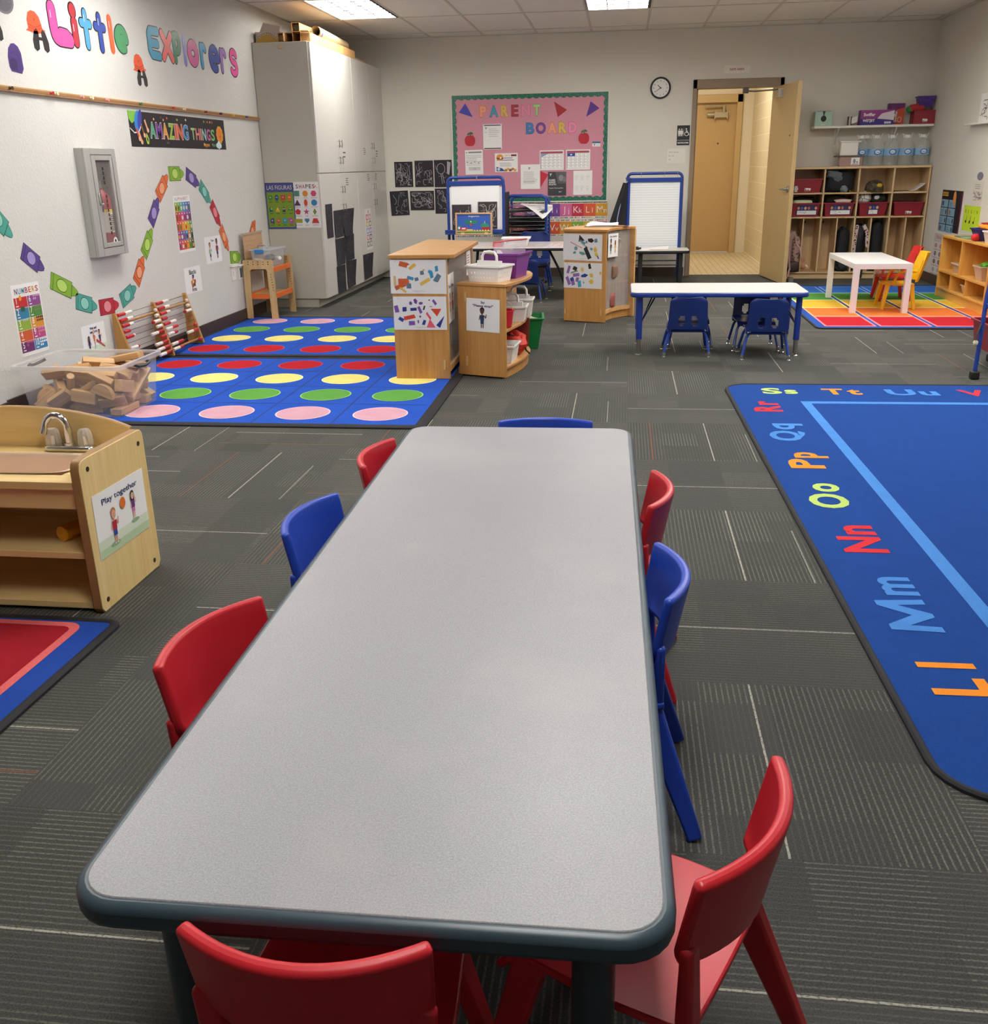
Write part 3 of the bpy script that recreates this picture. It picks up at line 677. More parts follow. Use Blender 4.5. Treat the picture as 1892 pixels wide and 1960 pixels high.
# rainbow rug under the white table
p,done=rug('rainbow_rug','rainbow grid rug under the white play table',2.50,9.43,.0,1.86,2.86,PILE('#284f9e'),.02,.06)
cols=[('#b3202b','#e58a92'),('#d67434','#e9a77b'),('#d9b13a','#eedc8b'),('#4f8a3c','#a7cf8f'),('#2f63ad','#7fa5d6')]
cw=.43
for j in range(5):
    v0=-1.33+j*.53
    for i in range(4):
        u0=-.86+i*cw; a,b=cols[j]; p.rect(u0+.013,v0,u0+cw-.013,v0+.525,PILE(b),1); p.rect(u0+.03,v0+.03,u0+cw-.03,v0+.505,PILE(a),2)
done()
# ================================================================== play sink at the left
mBirch=WOOD('#dcbc78','#ecd094',0,.35); mBirchZ=WOOD('#dcbc78','#ecd094',2,.35); mEdge=M('#9c7444',.45,.15)
t=thing('play_sink','light birch play sink unit with chrome tap standing at the left','play sink',(-1.57,2.70,0))
pan=[(2.515,0),(2.885,0),(2.90,.02),(2.90,.46)]+[(2.90-.03*(1-math.cos(a)),.46+.03*math.sin(a)) for a in (.5,1,1.57)]+[(2.55,.492)]+[(2.53-.03*math.sin(a)*1.0,.462+.03*math.cos(a)) for a in (.4,.9,1.57)]+[(2.50,.02)]
for x in (-1.58,-2.52):
    g=G(); g.prism(pan,(x,0,.0),(0,1,0),(0,0,1),.03 if x>-2 else -.03,mBirchZ,mEdge); g.obj('side_panel',t,.004)
for y,z in ((2.545,.455),(2.86,.445),(2.855,.035),(2.54,.035)):
    g=G(); g.cyl((-1.5505,y,z),(-1.5485,y,z),.008,M('#4a3a26',.4,.1,.5),10); g.obj('screw',t)
g=G(); bx0,bx1,by0,by1=-2.25,-1.655,2.575,2.77
for a in ((-2.52,2.505,-1.58,by0),(-2.52,by1,-1.58,2.88),(-2.52,by0,bx0,by1),(bx1,by0,-1.58,by1)): g.box(a[0],a[1],.40,a[2],a[3],.425,mBirch)
g.obj('counter',t,.002)
g=G(); mBas=M('#e2cbb4',.35,.03)
def basin(u,v):
    a=2*PI*u; e=.35
    cx,cy=(bx0+bx1)/2,(by0+by1)/2; hx_,hy_=(bx1-bx0)/2,(by1-by0)/2
    sgx=math.copysign(abs(math.cos(a))**e,math.cos(a)); sgy=math.copysign(abs(math.sin(a))**e,math.sin(a))
    k,zz=((1.05,.430),(1.04,.433),(1.0,.430),(.985,.42),(.95,.36),(.90,.335),(.5,.331),(.0,.33))[min(7,int(round(v*7)))]
    return (cx+hx_*sgx*k,cy+hy_*sgy*k,zz)
vs=[basin(i/48,j/7) for j in range(8) for i in range(48)]; fs=[(j*48+i,j*48+(i+1)%48,(j+1)*48+(i+1)%48,(j+1)*48+i) for j in range(7) for i in range(48)]
g.add(vs,fs,mBas); g.obj('basin',t,ang=1.2)
g=G(); arc=[(-1.58-.94*i/16,.43+.0) for i in range(17)]
top=[(-1.58-.94*i/16,.495+.065*math.sin(PI*min(1,(i/16))**.8)) for i in range(17)]
g.prism([(-1.58,.42),(-2.52,.42)]+[q for q in top[::-1]],(0,2.895,0),(1,0,0),(0,0,1),.018,mBirch,mEdge); g.obj('backsplash',t,.003)
g=G(); g.box(-2.52,2.52,.335,-1.58,2.535,.40,mBirch); g.obj('apron',t,.002)
for z in (.165,.0):
    g=G(); g.box(-2.52,2.515,z+.012,-1.58,2.87,z+.034,mBirch); g.obj('shelf',t,.002)
g=G(); g.box(-2.52,2.87,.0,-1.58,2.88,.41,mBirch); g.obj('back_panel',t)
# tap
f=G(); cx=-1.772; fy=2.835
f.prism(rrect(cx-.085,fy-.026,cx+.085,fy+.026,.02),(0,0,.425),(1,0,0),(0,1,0),.018,mChrome); fa=f.obj('faucet',t,.006)
f=G(); pts=[(cx,fy,.44),(cx,fy,.50)]+[(cx-.033+.033*math.cos(a),fy-.012*a/PI*2,.50+.045*math.sin(a)) for a in [PI*i/10 for i in range(1,11)]]+[(cx-.07,fy-.028,.488)]
f.tube(pts,[.013]*2+[.011]*10+[.012],mChrome,12); f.cyl((cx,fy,.44),(cx,fy,.452),.018,mChrome,14); o=f.obj('spout',fa)
glass=CLEAR('#f4f4f2',.28,.06)
for s in (-1,1):
    f=G(); vs=[];fs=[];n=24
    for r_,z_ in ((.020,.443),(.023,.452),(.019,.49),(.013,.498),(.0,.499)):
        for k in range(n): a=2*PI*k/n; rr=r_*(1+(.09 if k%2 else -.03)); vs.append((cx+s*.056+rr*math.cos(a),fy+rr*math.sin(a),z_))
    for i in range(4):
        for k in range(n): fs.append((i*n+k,i*n+(k+1)%n,(i+1)*n+(k+1)%n,(i+1)*n+k))
    f.add(vs,fs,glass); f.cyl((cx+s*.056,fy,.443),(cx+s*.056,fy,.475),.008,mChrome,10); f.obj('tap_handle',fa)
g=G(); a=Vector((-1.705,2.60,.2235)); b=a+Vector((.085,.235,0)); g.cyl(a,b,.025,M('#d9920f',.45,.08),20); tag(g.obj('block',bevel=.002),'yellow cylinder block lying on the middle shelf of the play sink','block')
def sign(name,label,cat,pl,w,h,fn,col=mPaper,grp=None,th=.0012):
    """flat notice, origin at its lower left corner"""
    pl.sheet(0,0,w,h,col,th); fn(pl,w,h); return tag(pl.g.obj(name),label,cat,grp)
navy=M('#1f2c63',.6); grass=M('#b9cfa6',.7); lawn=M('#d5e0c9',.7)
def f_play(p,w,h):
    p.rect(.002,.002,w-.002,h*.28,lawn); p.rect(.002,.002,w-.002,h*.14,grass,4)
    p.text('Play together',w*.5,h*.80,.019,navy,5,bold=.008,w=w*.70)
    p.ell(w*.30,h*.12,.03,.008,M('#93ad86',.7),5); p.ell(w*.73,h*.27,.026,.007,M('#93ad86',.7),5)
    p.fig(w*.32,h*.12,h*.56,'#e2a98b','#c27a4e','#b3212d','#29459c',6,1); p.fig(w*.72,h*.32,h*.44,'#e6b59a','#1d1620','#5b2f74','#d877b4',6,1,1)
    p.ell(w*.52,h*.66,.017,.019,M('#dd7420',.6),8)
sign('picture_card','Play together picture card on the end panel of the play sink','picture card',P((-1.5495,2.535,.1635),(0,1,0),(0,0,1),-.02),.318,.205,f_play)
# ================================================================== on the left wall
mOak=M('#b98f5f',.5,.12)
t=thing('tack_rail','long wooden tack rail running along the left wall','tack rail',(LX,6.2,1.72))
g=G(); g.box(LX,1.5,1.705,LX+.018,9.22,1.735,mOak); g.obj('wood_strip',t,.002)
g=G(); g.box(LX+.018,1.5,1.713,LX+.020,9.22,1.727,M('#9c7148',.8,.3,nscale=90)); g.obj('cork_inlay',t)
PINC={'red':'#c4252a','pink':'#dc9a9c','cream':'#e8d9b5','green':'#3f6b33','dark red':'#7c1c22','purple':'#3a2350','yellow':'#e2c33c','blue':'#3d5fa6','brown':'#3b2a1e'}
pins=[(5.349,'brown','at the far left end of the tack rail'),(5.752,'red','below the first hat cutout'),(5.80,'cream','just right of the bright red pin'),(6.089,'pink','under the two letters t'),(6.204,'cream','right of the left pink pin'),(6.401,'pink','left of the green pin'),(6.862,'green','above the left end of the black banner'),(7.385,'red','above the middle of the black banner'),(7.569,'cream','above the banner, right of the red pin'),(7.977,'dark red','above the right half of the black banner'),(8.287,'purple','above the sun on the black banner'),(8.548,'yellow','past the right end of the black banner'),(8.872,'blue','at the far right end of the tack rail')]
pin0=None
for y,c,where in pins:
    lab='%s push pin on the tack rail %s'%(c,where); mt=M(PINC[c],.3)
    if pin0 is None:
        t=thing('push_pin',lab,'push pin',(LX+.020,y,1.722),0,'push pins on the tack rail'); pin0=t; m0=mt
        g=G(); g.lathe([(.009,.0),(.009,.003),(.006,.006),(.0055,.012),(.010,.016),(.010,.019)],(LX+.022,y,1.722),mt,12,'x'); g.obj('pin_head',t)
        g=G(); g.cyl((LX+.019,y,1.722),(LX+.023,y,1.722),.0012,mChrome,6); g.obj('pin_point',t)
    else: dup(pin0,(LX+.020,y,1.722),0,lab,mats={m0:mt})
# cut-out letters (fat rounded strokes)
def arc(cx,cy,rx,ry,a0,a1,n=12): return [(cx+rx*math.cos(a0+(a1-a0)*i/n),cy+ry*math.sin(a0+(a1-a0)*i/n)) for i in range(n+1)]
BUB={'L':[[(.08,1),(.10,.25),(.16,.08),(.32,.02),(1,.03)],[(.85,.12),(.5,.14)]],'i':[[(.5,.60),(.5,0)],[(.45,1),(.46,.97)]],'t':[[(.5,1),(.5,0)],[(.0,.68),(1,.68)]],'l':[[(.5,1),(.5,0)]],
'e':[[(.1,.5),(.95,.52)]+arc(.5,.52,.48,.48,.0,5.2)],'E':[[(.9,.97),(.2,.95),(.05,.8),(.05,.2),(.2,.05),(.95,.04)],[(.1,.5),(.8,.5)]],'x':[[(.05,1),(.95,0)],[(.95,1),(.05,0)]],
'p':[[(.1,.95),(.12,0)],[(.12,.9)]+arc(.5,.66,.45,.32,1.9,-1.9)],'o':[arc(.5,.5,.5,.5,0,6.283,20)],'r':[[(.1,.95),(.15,0)],[(.15,.6)]+arc(.55,.62,.38,.34,2.4,.6,8)],
's':[arc(.52,.76,.42,.24,.4,4.2)+arc(.5,.24,.45,.26,1.6,-2.6)]}
def letter(ch,word,y0,y1,z0,z1,col,out='#17151c',hi=True,shape=None):
    p=LW((y0+y1)/2,(z0+z1)/2); w,h=y1-y0,z1-z0; mc=M(col,.35); mo=M(out,.4)
    R={'L':.042,'i':.034,'l':.026,'E':.030,'o':.036,'e':.030,'x':.030}.get(ch,.027); R=min(R*1.18,w*.30)
    for k,r,m in ((2,R,mo),(4,R-.0075,mc)):
        for ln in BUB[ch]:
            rr_=r*(1.15 if ch=='i' and len(ln)==2 and ln[0][1]>.9 else 1)
            pts=[(-w/2+R+a*(w-2*R),-h/2+R+b*(h-2*R)) for a,b in ln]
            p.line(pts,2*rr_,m,k)
            for a,b in pts: p.ell(a,b,rr_,rr_,m,k+.5,14)
    a,b=BUB[ch][0][0]; a=-w/2+R+a*(w-2*R); b=-h/2+R+b*(h-2*R)
    if ch in 'Litl': p.line([(a-R*.35,b-.01),(a-R*.35,b-.05)],.006,M('#f6e3ec',.4),6)
    return tag(p.g.obj('cutout_letter'),shape,'letter','cut-out letters on the left wall')
LS=[('L',5.87,6.15,1.985,2.24,'#e0519b','large pink cut-out capital letter starting the word Little on the left wall'),
('i',6.10,6.25,2.00,2.255,'#b8323f','dark red dotted cut-out letter beside the big pink letter on the left wall'),
('t',6.23,6.395,2.00,2.248,'#4fa3cf','light blue cut-out letter t, left of the royal blue one, on the left wall'),
('t',6.405,6.57,2.00,2.248,'#2c4aa5','royal blue cut-out letter t, right of the light blue one, on the left wall'),
('l',6.575,6.68,2.012,2.25,'#e06a37','orange cut-out bar-shaped letter in the word Little on the left wall'),
('e',6.662,6.87,2.018,2.212,'#3f9a62','green cut-out letter e ending the word Little on the left wall'),
('E',7.138,7.37,2.022,2.266,'#2f93b5','teal cut-out capital letter E starting the word Explorers on the left wall'),
('x',7.346,7.58,2.03,2.26,'#e5655f','coral cut-out letter x on the left wall'),
('p',7.547,7.716,2.032,2.275,'#2f7f55','dark green cut-out letter p right of the coral x on the left wall'),
('l',7.72,7.815,2.032,2.262,'#8a86c9','lavender cut-out bar-shaped letter in the word Explorers on the left wall'),
('o',7.811,8.03,2.038,2.248,'#d75a9a','pink round cut-out letter o on the left wall'),
('r',8.039,8.205,2.038,2.252,'#3f9ccb','sky blue cut-out letter r left of the royal blue e on the left wall'),
('e',8.219,8.464,2.024,2.254,'#2b46a0','royal blue cut-out letter e in the word Explorers on the left wall'),
('r',8.446,8.623,2.038,2.254,'#9d74c0','violet cut-out letter r right of the royal blue e on the left wall'),
('s',8.658,8.866,2.036,2.268,'#e0559d','pink cut-out letter s beside the white cabinet, last of the word')]
for ch,y0,y1,z0,z1,col,lab in LS: letter(ch,'',y0,y1,z0,z1,col,col if col in('#e06a37','#8a86c9') else '#17151c',ch!='x',lab)
def hat(y,z,s,lab):
    p=LW(y,z); o=M('#e5562b',.55); d=M('#b63d1c',.55)
    p.poly([(-.095*s,-.045*s),(-.07*s,-.03*s),(-.075*s,.01*s),(-.055*s,.05*s),(-.02*s,.065*s),(.02*s,.062*s),(.055*s,.04*s),(.07*s,.0),(.075*s,-.02*s),(.105*s,-.028*s),(.09*s,-.04*s),(.0,-.055*s)],o,2)
    p.line([(-.07*s,-.01*s),(0,-.022*s),(.07*s,.0)],.005,d,3); p.line([(-.068*s,-.025*s),(0,-.037*s),(.074*s,-.016*s)],.004,d,3); p.ell(.0,.02*s,.008,.008,d,3)
    return tag(p.g.obj('hat_cutout'),lab,'wall cutout','hat cutouts')
def boots(y,z,s,lab):
    p=LW(y,z); b=M('#1d1c1f',.5)
    for q in (-1,1):
        p.poly([(q*.012*s,.04*s),(q*.03*s,.058*s),(q*.055*s,.045*s),(q*.078*s,-.005*s),(q*.076*s,-.045*s),(q*.05*s,-.058*s),(q*.022*s,-.045*s),(q*.016*s,.0)],b,2)
    p.rect(-.02*s,.0,.02*s,.016*s,b,3)
    return tag(p.g.obj('boot_prints_cutout'),lab,'wall cutout','boot print cutouts')
hat(5.735,2.088,1.0,'orange explorer hat cutout left of the big pink letter'); boots(5.775,2.003,1.05,'black boot prints cutout under the orange hat beside the big pink letter')
hat(6.972,1.983,.98,'orange explorer hat cutout lower down between the two words'); boots(6.998,1.897,.97,'black boot prints cutout under the hat between the two words')
boots(5.33,2.015,1.0,'black boot prints cutout at the left edge of the picture')
p=LW(5.484,1.885); a,b=M('#4a2f7a',.5),M('#35205c',.5)
p.poly([(-.05,-.072),(.045,-.078),(.068,-.05),(.066,.03),(.045,.062),(.012,.075),(-.02,.07),(-.05,.045),(-.066,.0),(-.066,-.05)],a,2); p.poly([(-.05,-.06),(.01,-.066),(.014,-.01),(-.03,.0),(-.055,-.02)],b,3); p.line([(.03,-.07),(.036,.0),(.02,.06)],.005,b,3); p.line([(-.04,.02),(.0,.03),(.03,.01)],.004,b,3)
tag(p.g.obj('backpack_cutout'),'purple backpack cutout at the far left of the wall','wall cutout')
p=LW(5.46,2.175); p.ell(0,0,.10,.075,M('#77757b',.3),2,24); p.ell(0,.0,.085,.062,M('#5f5d64',.3),3,24); p.scrib(-.07,-.05,.07,.05,5,M('#8c8a90',.4),3,.003,4)
tag(p.g.obj('magnifier_cutout'),'shiny grey round cutout in the top left corner of the picture','wall cutout')
# crayon cutouts
CR={'teal':('#4ba595','#8fd0c0'),'purple':('#5a468f','#a796cf'),'green':('#85b532','#b9d96a'),'red':('#c02838','#e78a94'),'orange':('#e2703a','#f0a67a')}
def crayon(ya,za,yb,zb,c,lab):
    l=math.hypot(yb-ya,zb-za); p=LW((ya+yb)/2,(za+zb)/2,math.atan2(zb-za,yb-ya)); a,b=CR[c]; ma,mb,ml=M(a,.5),M(b,.5),M('#1c2a2a' if c=='teal' else '#26202c',.5)
    w=.098; x0,x1,xt=-l/2,l*.26,l/2
    def shp(e,m,k):
        p.poly([(x0-e,-w/2-e),(x1+e*.3,-w/2-e),(x1+e*.3,-w*.33-e),(x1+.012,-w*.31-e),(xt-.012,-w*.17-e),(xt+e,-w*.10),(xt+e,w*.10),(xt-.012,w*.17+e),(x1+.012,w*.31+e),(x1+e*.3,w*.33+e),(x1+e*.3,w/2+e),(x0-e,w/2+e)],m,k)
    shp(.003,ml,2); shp(0,ma,3)
    for x in (x0+.02,x1-.004): p.rect(x,-w/2,x+.004,w/2,ml,4)
    cx=(x0+x1)/2+.005; p.ell(cx,0,l*.2,w*.40,ml,4,24); p.ell(cx,0,l*.2-.004,w*.40-.004,mb,5,24)
    return tag(p.g.obj('crayon_cutout'),lab,'crayon cutout','crayon cutouts')
CZ=[(4.99,1.12,5.165,.955,'teal','teal crayon cutout at the left edge of the picture, first of the chain'),
(5.232,.872,5.415,.752,'purple','purple crayon cutout low on the left between the teal and green ones'),
(5.465,.682,5.735,.572,'green','green crayon cutout above the numbers poster side, leading down to the teal one'),
(5.70,.530,5.935,.462,'teal','teal crayon cutout at the bottom of the chain, left of the red one'),
(5.965,.450,6.215,.440,'red','red crayon cutout at the lowest point of the chain'),
(6.255,.455,6.485,.520,'teal','teal crayon cutout right of the lowest red one, rising'),
(6.50,.550,6.66,.712,'orange','orange crayon cutout below the green one on the rising part'),
(6.665,.725,6.845,.888,'green','green crayon cutout right of the extinguisher cabinet'),
(6.835,.930,7.01,1.095,'purple','purple crayon cutout right of the extinguisher cabinet, above the green one'),
(7.0,1.105,7.205,1.250,'orange','orange crayon cutout near the top of the arch'),
(7.23,1.262,7.488,1.262,'green','green crayon cutout lying flat at the top of the arch'),
(7.53,1.262,7.755,1.178,'purple','purple crayon cutout just right of the top of the arch'),
(7.765,1.175,7.945,1.035,'teal','teal crayon cutout on the falling side of the arch'),
(7.95,1.025,8.095,.842,'red','red crayon cutout on the falling side of the arch'),
(8.09,.826,8.213,.628,'orange','orange crayon cutout above the flat green one by the stool'),
(8.228,.568,8.475,.552,'green','green crayon cutout lying flat beside the pegboard'),
(8.745,.690,8.914,.835,'orange','orange crayon cutout sticking out above the pegboard')]
for q in CZ: crayon(*q)
def poster(name,label,pl,w,h,fn,col=mPaper,cat='poster'): return sign(name,label,cat,pl,w,h,fn,col)
def C_(c): return M(c,.6,.02)
def f_amaz(p,w,h):
    cols=['#4fae86','#7a3f9d','#e8a12c','#9cc53a','#e0603a','#e0603a','#3f8fd0']; x=.30
    for ch,c in zip('AMAZING',cols):
        wd=.09 if ch!='I' else .035
        p.fit(ch,x-.004,.058,x+wd+.004,.172,C_('#e9e4da'),4,.05); p.fit(ch,x,.062,x+wd,.168,C_(c),5,.035); x+=wd+.012
    x=1.00
    for ch,c in zip('THINGS',['#a9d28a','#e78a84','#e78a84','#a8d6cb','#cf6aa8','#7fbf6a']):
        wd=.075 if ch!='I' else .025; p.fit(ch,x,.064,x+wd,.152,C_(c),5,.025); x+=wd+.012
    p.text('happen',1.28,.020,.03,C_('#e39a2c'),5,'c',.02); p.text('here',1.44,.020,.03,C_('#7fae9a'),5,'c',.0)
    for i in range(10): a=2*PI*i/10; p.ell(1.57+.045*math.cos(a),.115+.045*math.sin(a),.028,.024,C_('#e9a02e'),4,10)
    p.ell(1.57,.115,.048,.048,C_('#e9852e'),5); p.line([(1.555,.105),(1.57,.095),(1.585,.105)],.005,C_('#8a3a1c'),6)
    for i,(a,b) in enumerate(((1.50,.03),(1.53,.045),(1.56,.03),(1.53,.022))): p.ell(a,b,.026,.02,C_('#d5e8e8'),6)
    p.poly([(.0,h),(.12,h),(.09,.17),(.04,.15),(.0,.18)],C_('#7fc043'),4); p.ell(.13,.165,.05,.075,C_('#2f86d6'),5,18,-.4); p.ell(.16,.18,.03,.07,C_('#3b3fa5'),6,18,-.4); p.line([(.0,.12),(.06,.09),(.13,.10),(.18,.15)],.008,C_('#e8f0f2'),7)
    for a,b,c in ((.12,.06,'#c94a40'),(.2,.085,'#8a5a33'),(.26,.12,'#d8a383'),(.15,.04,'#e8a27d')): p.line([(a-.03,b+.06),(a,b)],.022,C_(c),7); p.ell(a+.004,b-.008,.018,.016,C_('#e6b08d'),8)
    p.poly([(.22,.05),(.24,.095),(.27,.055),(.26,.02),(.235,.02)],C_('#b7d34a'),5); p.poly([(.233,.05),(.243,.075),(.258,.05),(.25,.032)],mBlack,6)
    r=random.Random(4)
    for i in range(16): p.ell(r.uniform(.3,1.5),r.choice([.035,.20,.205,.19]),.011,.009,C_(r.choice(['#e0603a','#8fc23f','#f2ece0','#7a5a8a','#e9b08a','#6a4a34'])),4,7)
poster('banner','black Amazing Things banner with coloured letters on the left wall under the tack rail',LW(6.711,1.444),1.685,.231,f_amaz,C_('#1b171b'))
def f_nums(p,w,h):
    for i,(ch,c) in enumerate(zip('NUMBERS',['#3c2f56','#2f7fa8','#3f9a9a','#a23a6a','#d9702f','#c79a2c','#c0394a'])): p.text(ch,.042+i*.034,h-.052,.032,C_(c),4,'c',.02,w=.026)
    cells=[('1','#c52a2e','#e59a2c'),('2','#2f7fa8','#2a5a4a'),('3','#8fb03c','#b9c3cc'),('4','#cf5a2c','#b5702a'),('5','#6a2a6a','#c95a7a'),('6','#8d4a8d','#c9a5c9'),('7','#4f8a3c','#7a8a5a'),('8','#d9912c','#4a2a1a'),('9','#b84a7f','#d98aaa'),('10','#2f7fb8','#e8eef2')]
    r=random.Random(9); cw,chh=(w-.024)/2,(h-.088)/5
    for i,(n,c,d) in enumerate(cells):
        u=.010+(i//5)*(cw+.004); v=h-.070-(i%5+1)*chh; p.rect(u,v+.003,u+cw,v+chh,C_(c),4); p.text(n,u+.022 if len(n)==1 else u+.03,v+.028,.036,mPaper,5,'c',.015,sx=.85); p.rect(u+.012,v+.012,u+.038,v+.018,mPaper,5)
        for k in range(int(n)): p.ell(u+.062+(k%4)*.018,v+.058-(k//4)*.017,.0075 if int(n)>2 else .013,.007 if int(n)>2 else .016,C_(d),5,9)
poster('numbers_poster','NUMBERS poster with coloured boxes low on the left wall behind the block tub',LW(5.055,.298,-.01),.275,.398,f_nums)
def f_alpha(p,w,h):
    for i,(ch,c) in enumerate(zip('ALPHABET',['#8a8f94','#3c6fa8','#c0394a','#d9702f','#7a4a34','#8a8f94','#c0394a','#8a6f94'])): p.text(ch,.035+i*.03,h-.034,.024,C_(c),4,'c',.0,w=.022)
    cols=[['#a9b82c','#7fae3a','#4fa8a0','#3f8fc0','#4a6fb0','#5a5aa0'],['#c0402c','#cf3a5a','#cf4a8a','#b03a8a','#8a3a8a','#6a3a7a'],['#c8452c','#d9602c','#e0902c','#e6b02c','#b9b83c','#5f8f3c'],['#a03a7a','#7a4a9a','#5a6ab0','#4a8ac0','#d9803c','#3f6f4a'],['#c94a7a','#d9503c','#e0602c','#e07a2c','#6f8f3c','#2c2c3a']]
    r=random.Random(2)
    for j in range(5):
        for i in range(6):
            cw,ch=(w-.02)/6,(h-.068)/5; u,v=.010+i*cw,h-.048-(j+1)*ch; p.rect(u,v+.001,u+cw-.001,v+ch,C_(cols[j][i]),4); p.ell(u+cw*.5,v+ch*.38,cw*.30,ch*.24,C_(r.choice(['#e8d9c0','#c0392b','#3f7f3a','#2b2b3a','#e2b03a','#f2efe8','#7a4a2a'])),5,9); p.rect(u+cw*.3,v+ch*.74,u+cw*.6,v+ch*.90,mPaper,5)
poster('alphabet_poster','narrow ALPHABET poster with coloured picture grid on the left wall under the crayon arch',LW(7.245,.686),.298,.418,f_alpha)
def f_trade(p,w,h):
    p.text('Trade',w*.47,h-.04,.017,navy,4,'c',.03); p.fig(w*.28,.02,h*.70,'#c9906f','#6f3f2a','#9ac0b0','#3a3f4a',4,1); p.fig(w*.73,.03,h*.76,'#7a4a34','#1a1416','#8a2230','#2c2f5a',4,0)
poster('picture_card','picture card of two children trading, on the left wall under the alphabet arch end',LW(7.728,.556,.0),.325,.212,f_trade,cat='picture card')
def f_blocks(p,w,h):
    p.text('Blocks',w*.5,h-.055,.036,mBlack,4,'c',.02); p.text('Area',w*.5,.012,.032,mBlack,4,'c',.02)
    for i,(a,b,c) in enumerate(((.13,.055,'#b5532c'),(.165,.06,'#5a4a3a'),(.12,.08,'#d98a2c'),(.175,.085,'#c0452c'),(.145,.105,'#e0a83a'),(.15,.125,'#3a4f7a'))): p.rect(a-.017,b-.012,a+.017,b+.014,C_(c),4+i%2)
poster('area_sign','white Blocks Area sign on the left wall above the abacus',LW(7.282,.369),.303,.198,f_blocks,cat='sign')
def f_wait(p,w,h):
    p.rect(.002,.002,w-.002,.05,lawn,4); p.text('Wait and',w*.5,h-.033,.016,navy,5,'c',.03); p.text('take turns',w*.5,h-.056,.016,navy,5,'c',.03)
    p.fig(.075,.02,.10,'#8a5a40','#241a20','#4a2f6a','#4a2f6a',5,0,1); p.fig(.14,.06,.09,'#e6b59a','#d9b06a','#d9703a','#d9703a',6); p.fig(.21,.045,.10,'#c9906f','#1d1620','#3a3f7a','#8a2230',5,1); p.line([(.135,.02),(.15,.075)],.006,C_('#5f8f7a'),5); p.poly([(.16,.075),(.255,.022),(.262,.03),(.17,.09)],C_('#b84a4a'),5)
poster('picture_card','Wait and take turns picture card on the left wall behind the block tub',LW(5.70,.178),.288,.188,f_wait,cat='picture card')
# switch plates
def plate(y,z,lab,kind):
    t=thing('wall_plate',lab,'switch plate',(LX,y,z)); w=M('#eceae4',.35,.02)
    g=G(); g.box(LX,y-.045,z-.058,LX+.006,y+.045,z+.058,w); g.obj('plate',t,.002)
    g=G(); g.box(LX+.006,y-.008,z-.016,LX+.014,y+.008,z+.016,w) if kind else g.box(LX+.006,y-.018,z-.04,LX+.012,y+.018,z+.04,M('#3a4a6a',.4)); g.obj('toggle' if kind else 'socket',t,.001)
    g=G(); g.box(LX+.0,y-.06,z+.058,LX+.03,y+.06,z+.07,w); g.obj('cover_shelf',t,.002)
plate(8.262,.43,'white light switch plate on the left wall left of the wooden stool',1); plate(8.42,.42,'white outlet plate half hidden behind the wooden stool',0)
# extinguisher cabinet
mCab=M('#a7a6a1',.45,.02)
t=thing('extinguisher_cabinet','grey metal fire extinguisher cabinet with a tall glass door on the left wall','extinguisher cabinet',(LX,5.95,.77))
y0,y1,z0,z1,xf=5.945,6.335,.768,1.425,-3.294
g=G()
for a in ((y0,z0,y0+.03,z1),(y1-.03,z0,y1,z1),(y0+.03,z0,y1-.03,z0+.03),(y0+.03,z1-.03,y1-.03,z1)): g.box(LX,a[0],a[1],xf-.02,a[2],a[3],mCab)
g.box(LX-.118,y0+.02,z0+.02,LX-.114,y1-.02,z1-.02,mCab)
for a in ((y0+.022,z0+.022,y0+.028,z1-.022),(y1-.028,z0+.022,y1-.022,z1-.022),(y0+.028,z0+.022,y1-.028,z0+.028),(y0+.028,z1-.028,y1-.028,z1-.022)): g.box(LX-.114,a[0],a[1],xf-.02,a[2],a[3],mCab)
g.obj('cabinet_box',t,.003)
g=G(); iy0,iy1,iz0,iz1=6.015,6.285,.82,1.385
for a in ((y0,z0,iy0,z1),(iy1,z0,y1,z1),(iy0,z0,iy1,iz0),(iy0,iz1,iy1,z1)): g.box(xf-.02,a[0],a[1],xf,a[2],a[3],mCab)
g.obj('face_frame',t,.004)
g=G(); jy0,jy1,jz0,jz1=6.062,6.245,.850,1.352
for a in ((iy0+.003,iz0+.003,jy0,iz1-.003),(jy1,iz0+.003,iy1-.012,iz1-.003),(jy0,iz0+.003,jy1,jz0),(jy0,jz1,jy1,iz1-.003)): g.box(xf-.012,a[0],a[1],xf+.003,a[2],a[3],mCab)
dr=g.obj('cabinet_door',t,.002)
g=G(); g.box(xf-.006,jy0,jz0,xf-.004,jy1,jz1,CLEAR('#b9aeac',.16,.06)); o=g.obj('door_glass',dr)
g=G(); g.box(xf+.003,jy0-.028,1.08,xf+.012,jy0-.012,1.16,mChrome); g.cyl((xf+.012,jy0-.02,1.09),(xf+.03,jy0-.02,1.09),.007,mChrome,10); g.obj('door_latch',dr,.002)
g=G(); 
for i in range(22): g.box(xf-.001,iy1-.010,iz0+.015+i*.0245,xf+.0035,iy1-.004,iz0+.033+i*.0245,mSteel)
g.obj('hinge',dr)
g=G(); p=P((xf-.003,jy0+.088,0),(0,1,0),(0,0,1),0,g)
for i in range(15):
    if i not in (4,5): p.rect(-.008,jz1-.06-i*.028,.008,jz1-.04-i*.028,mBlack,0)
g.obj('door_lettering',dr)
ext=thing('fire_extinguisher','red fire extinguisher seen through the glass of the grey wall cabinet','fire extinguisher',(-3.36,6.18,.80))
ec=(-3.357,6.185,.80); mR=M('#b01f29',.3,.03)
g=G(); g.lathe([(.05,0),(.056,.01),(.056,.30),(.05,.335),(.03,.36),(.018,.375),(.018,.385)],ec,mR,24); g.obj('cylinder',ext)
g=G(); vs=[];fs=[]
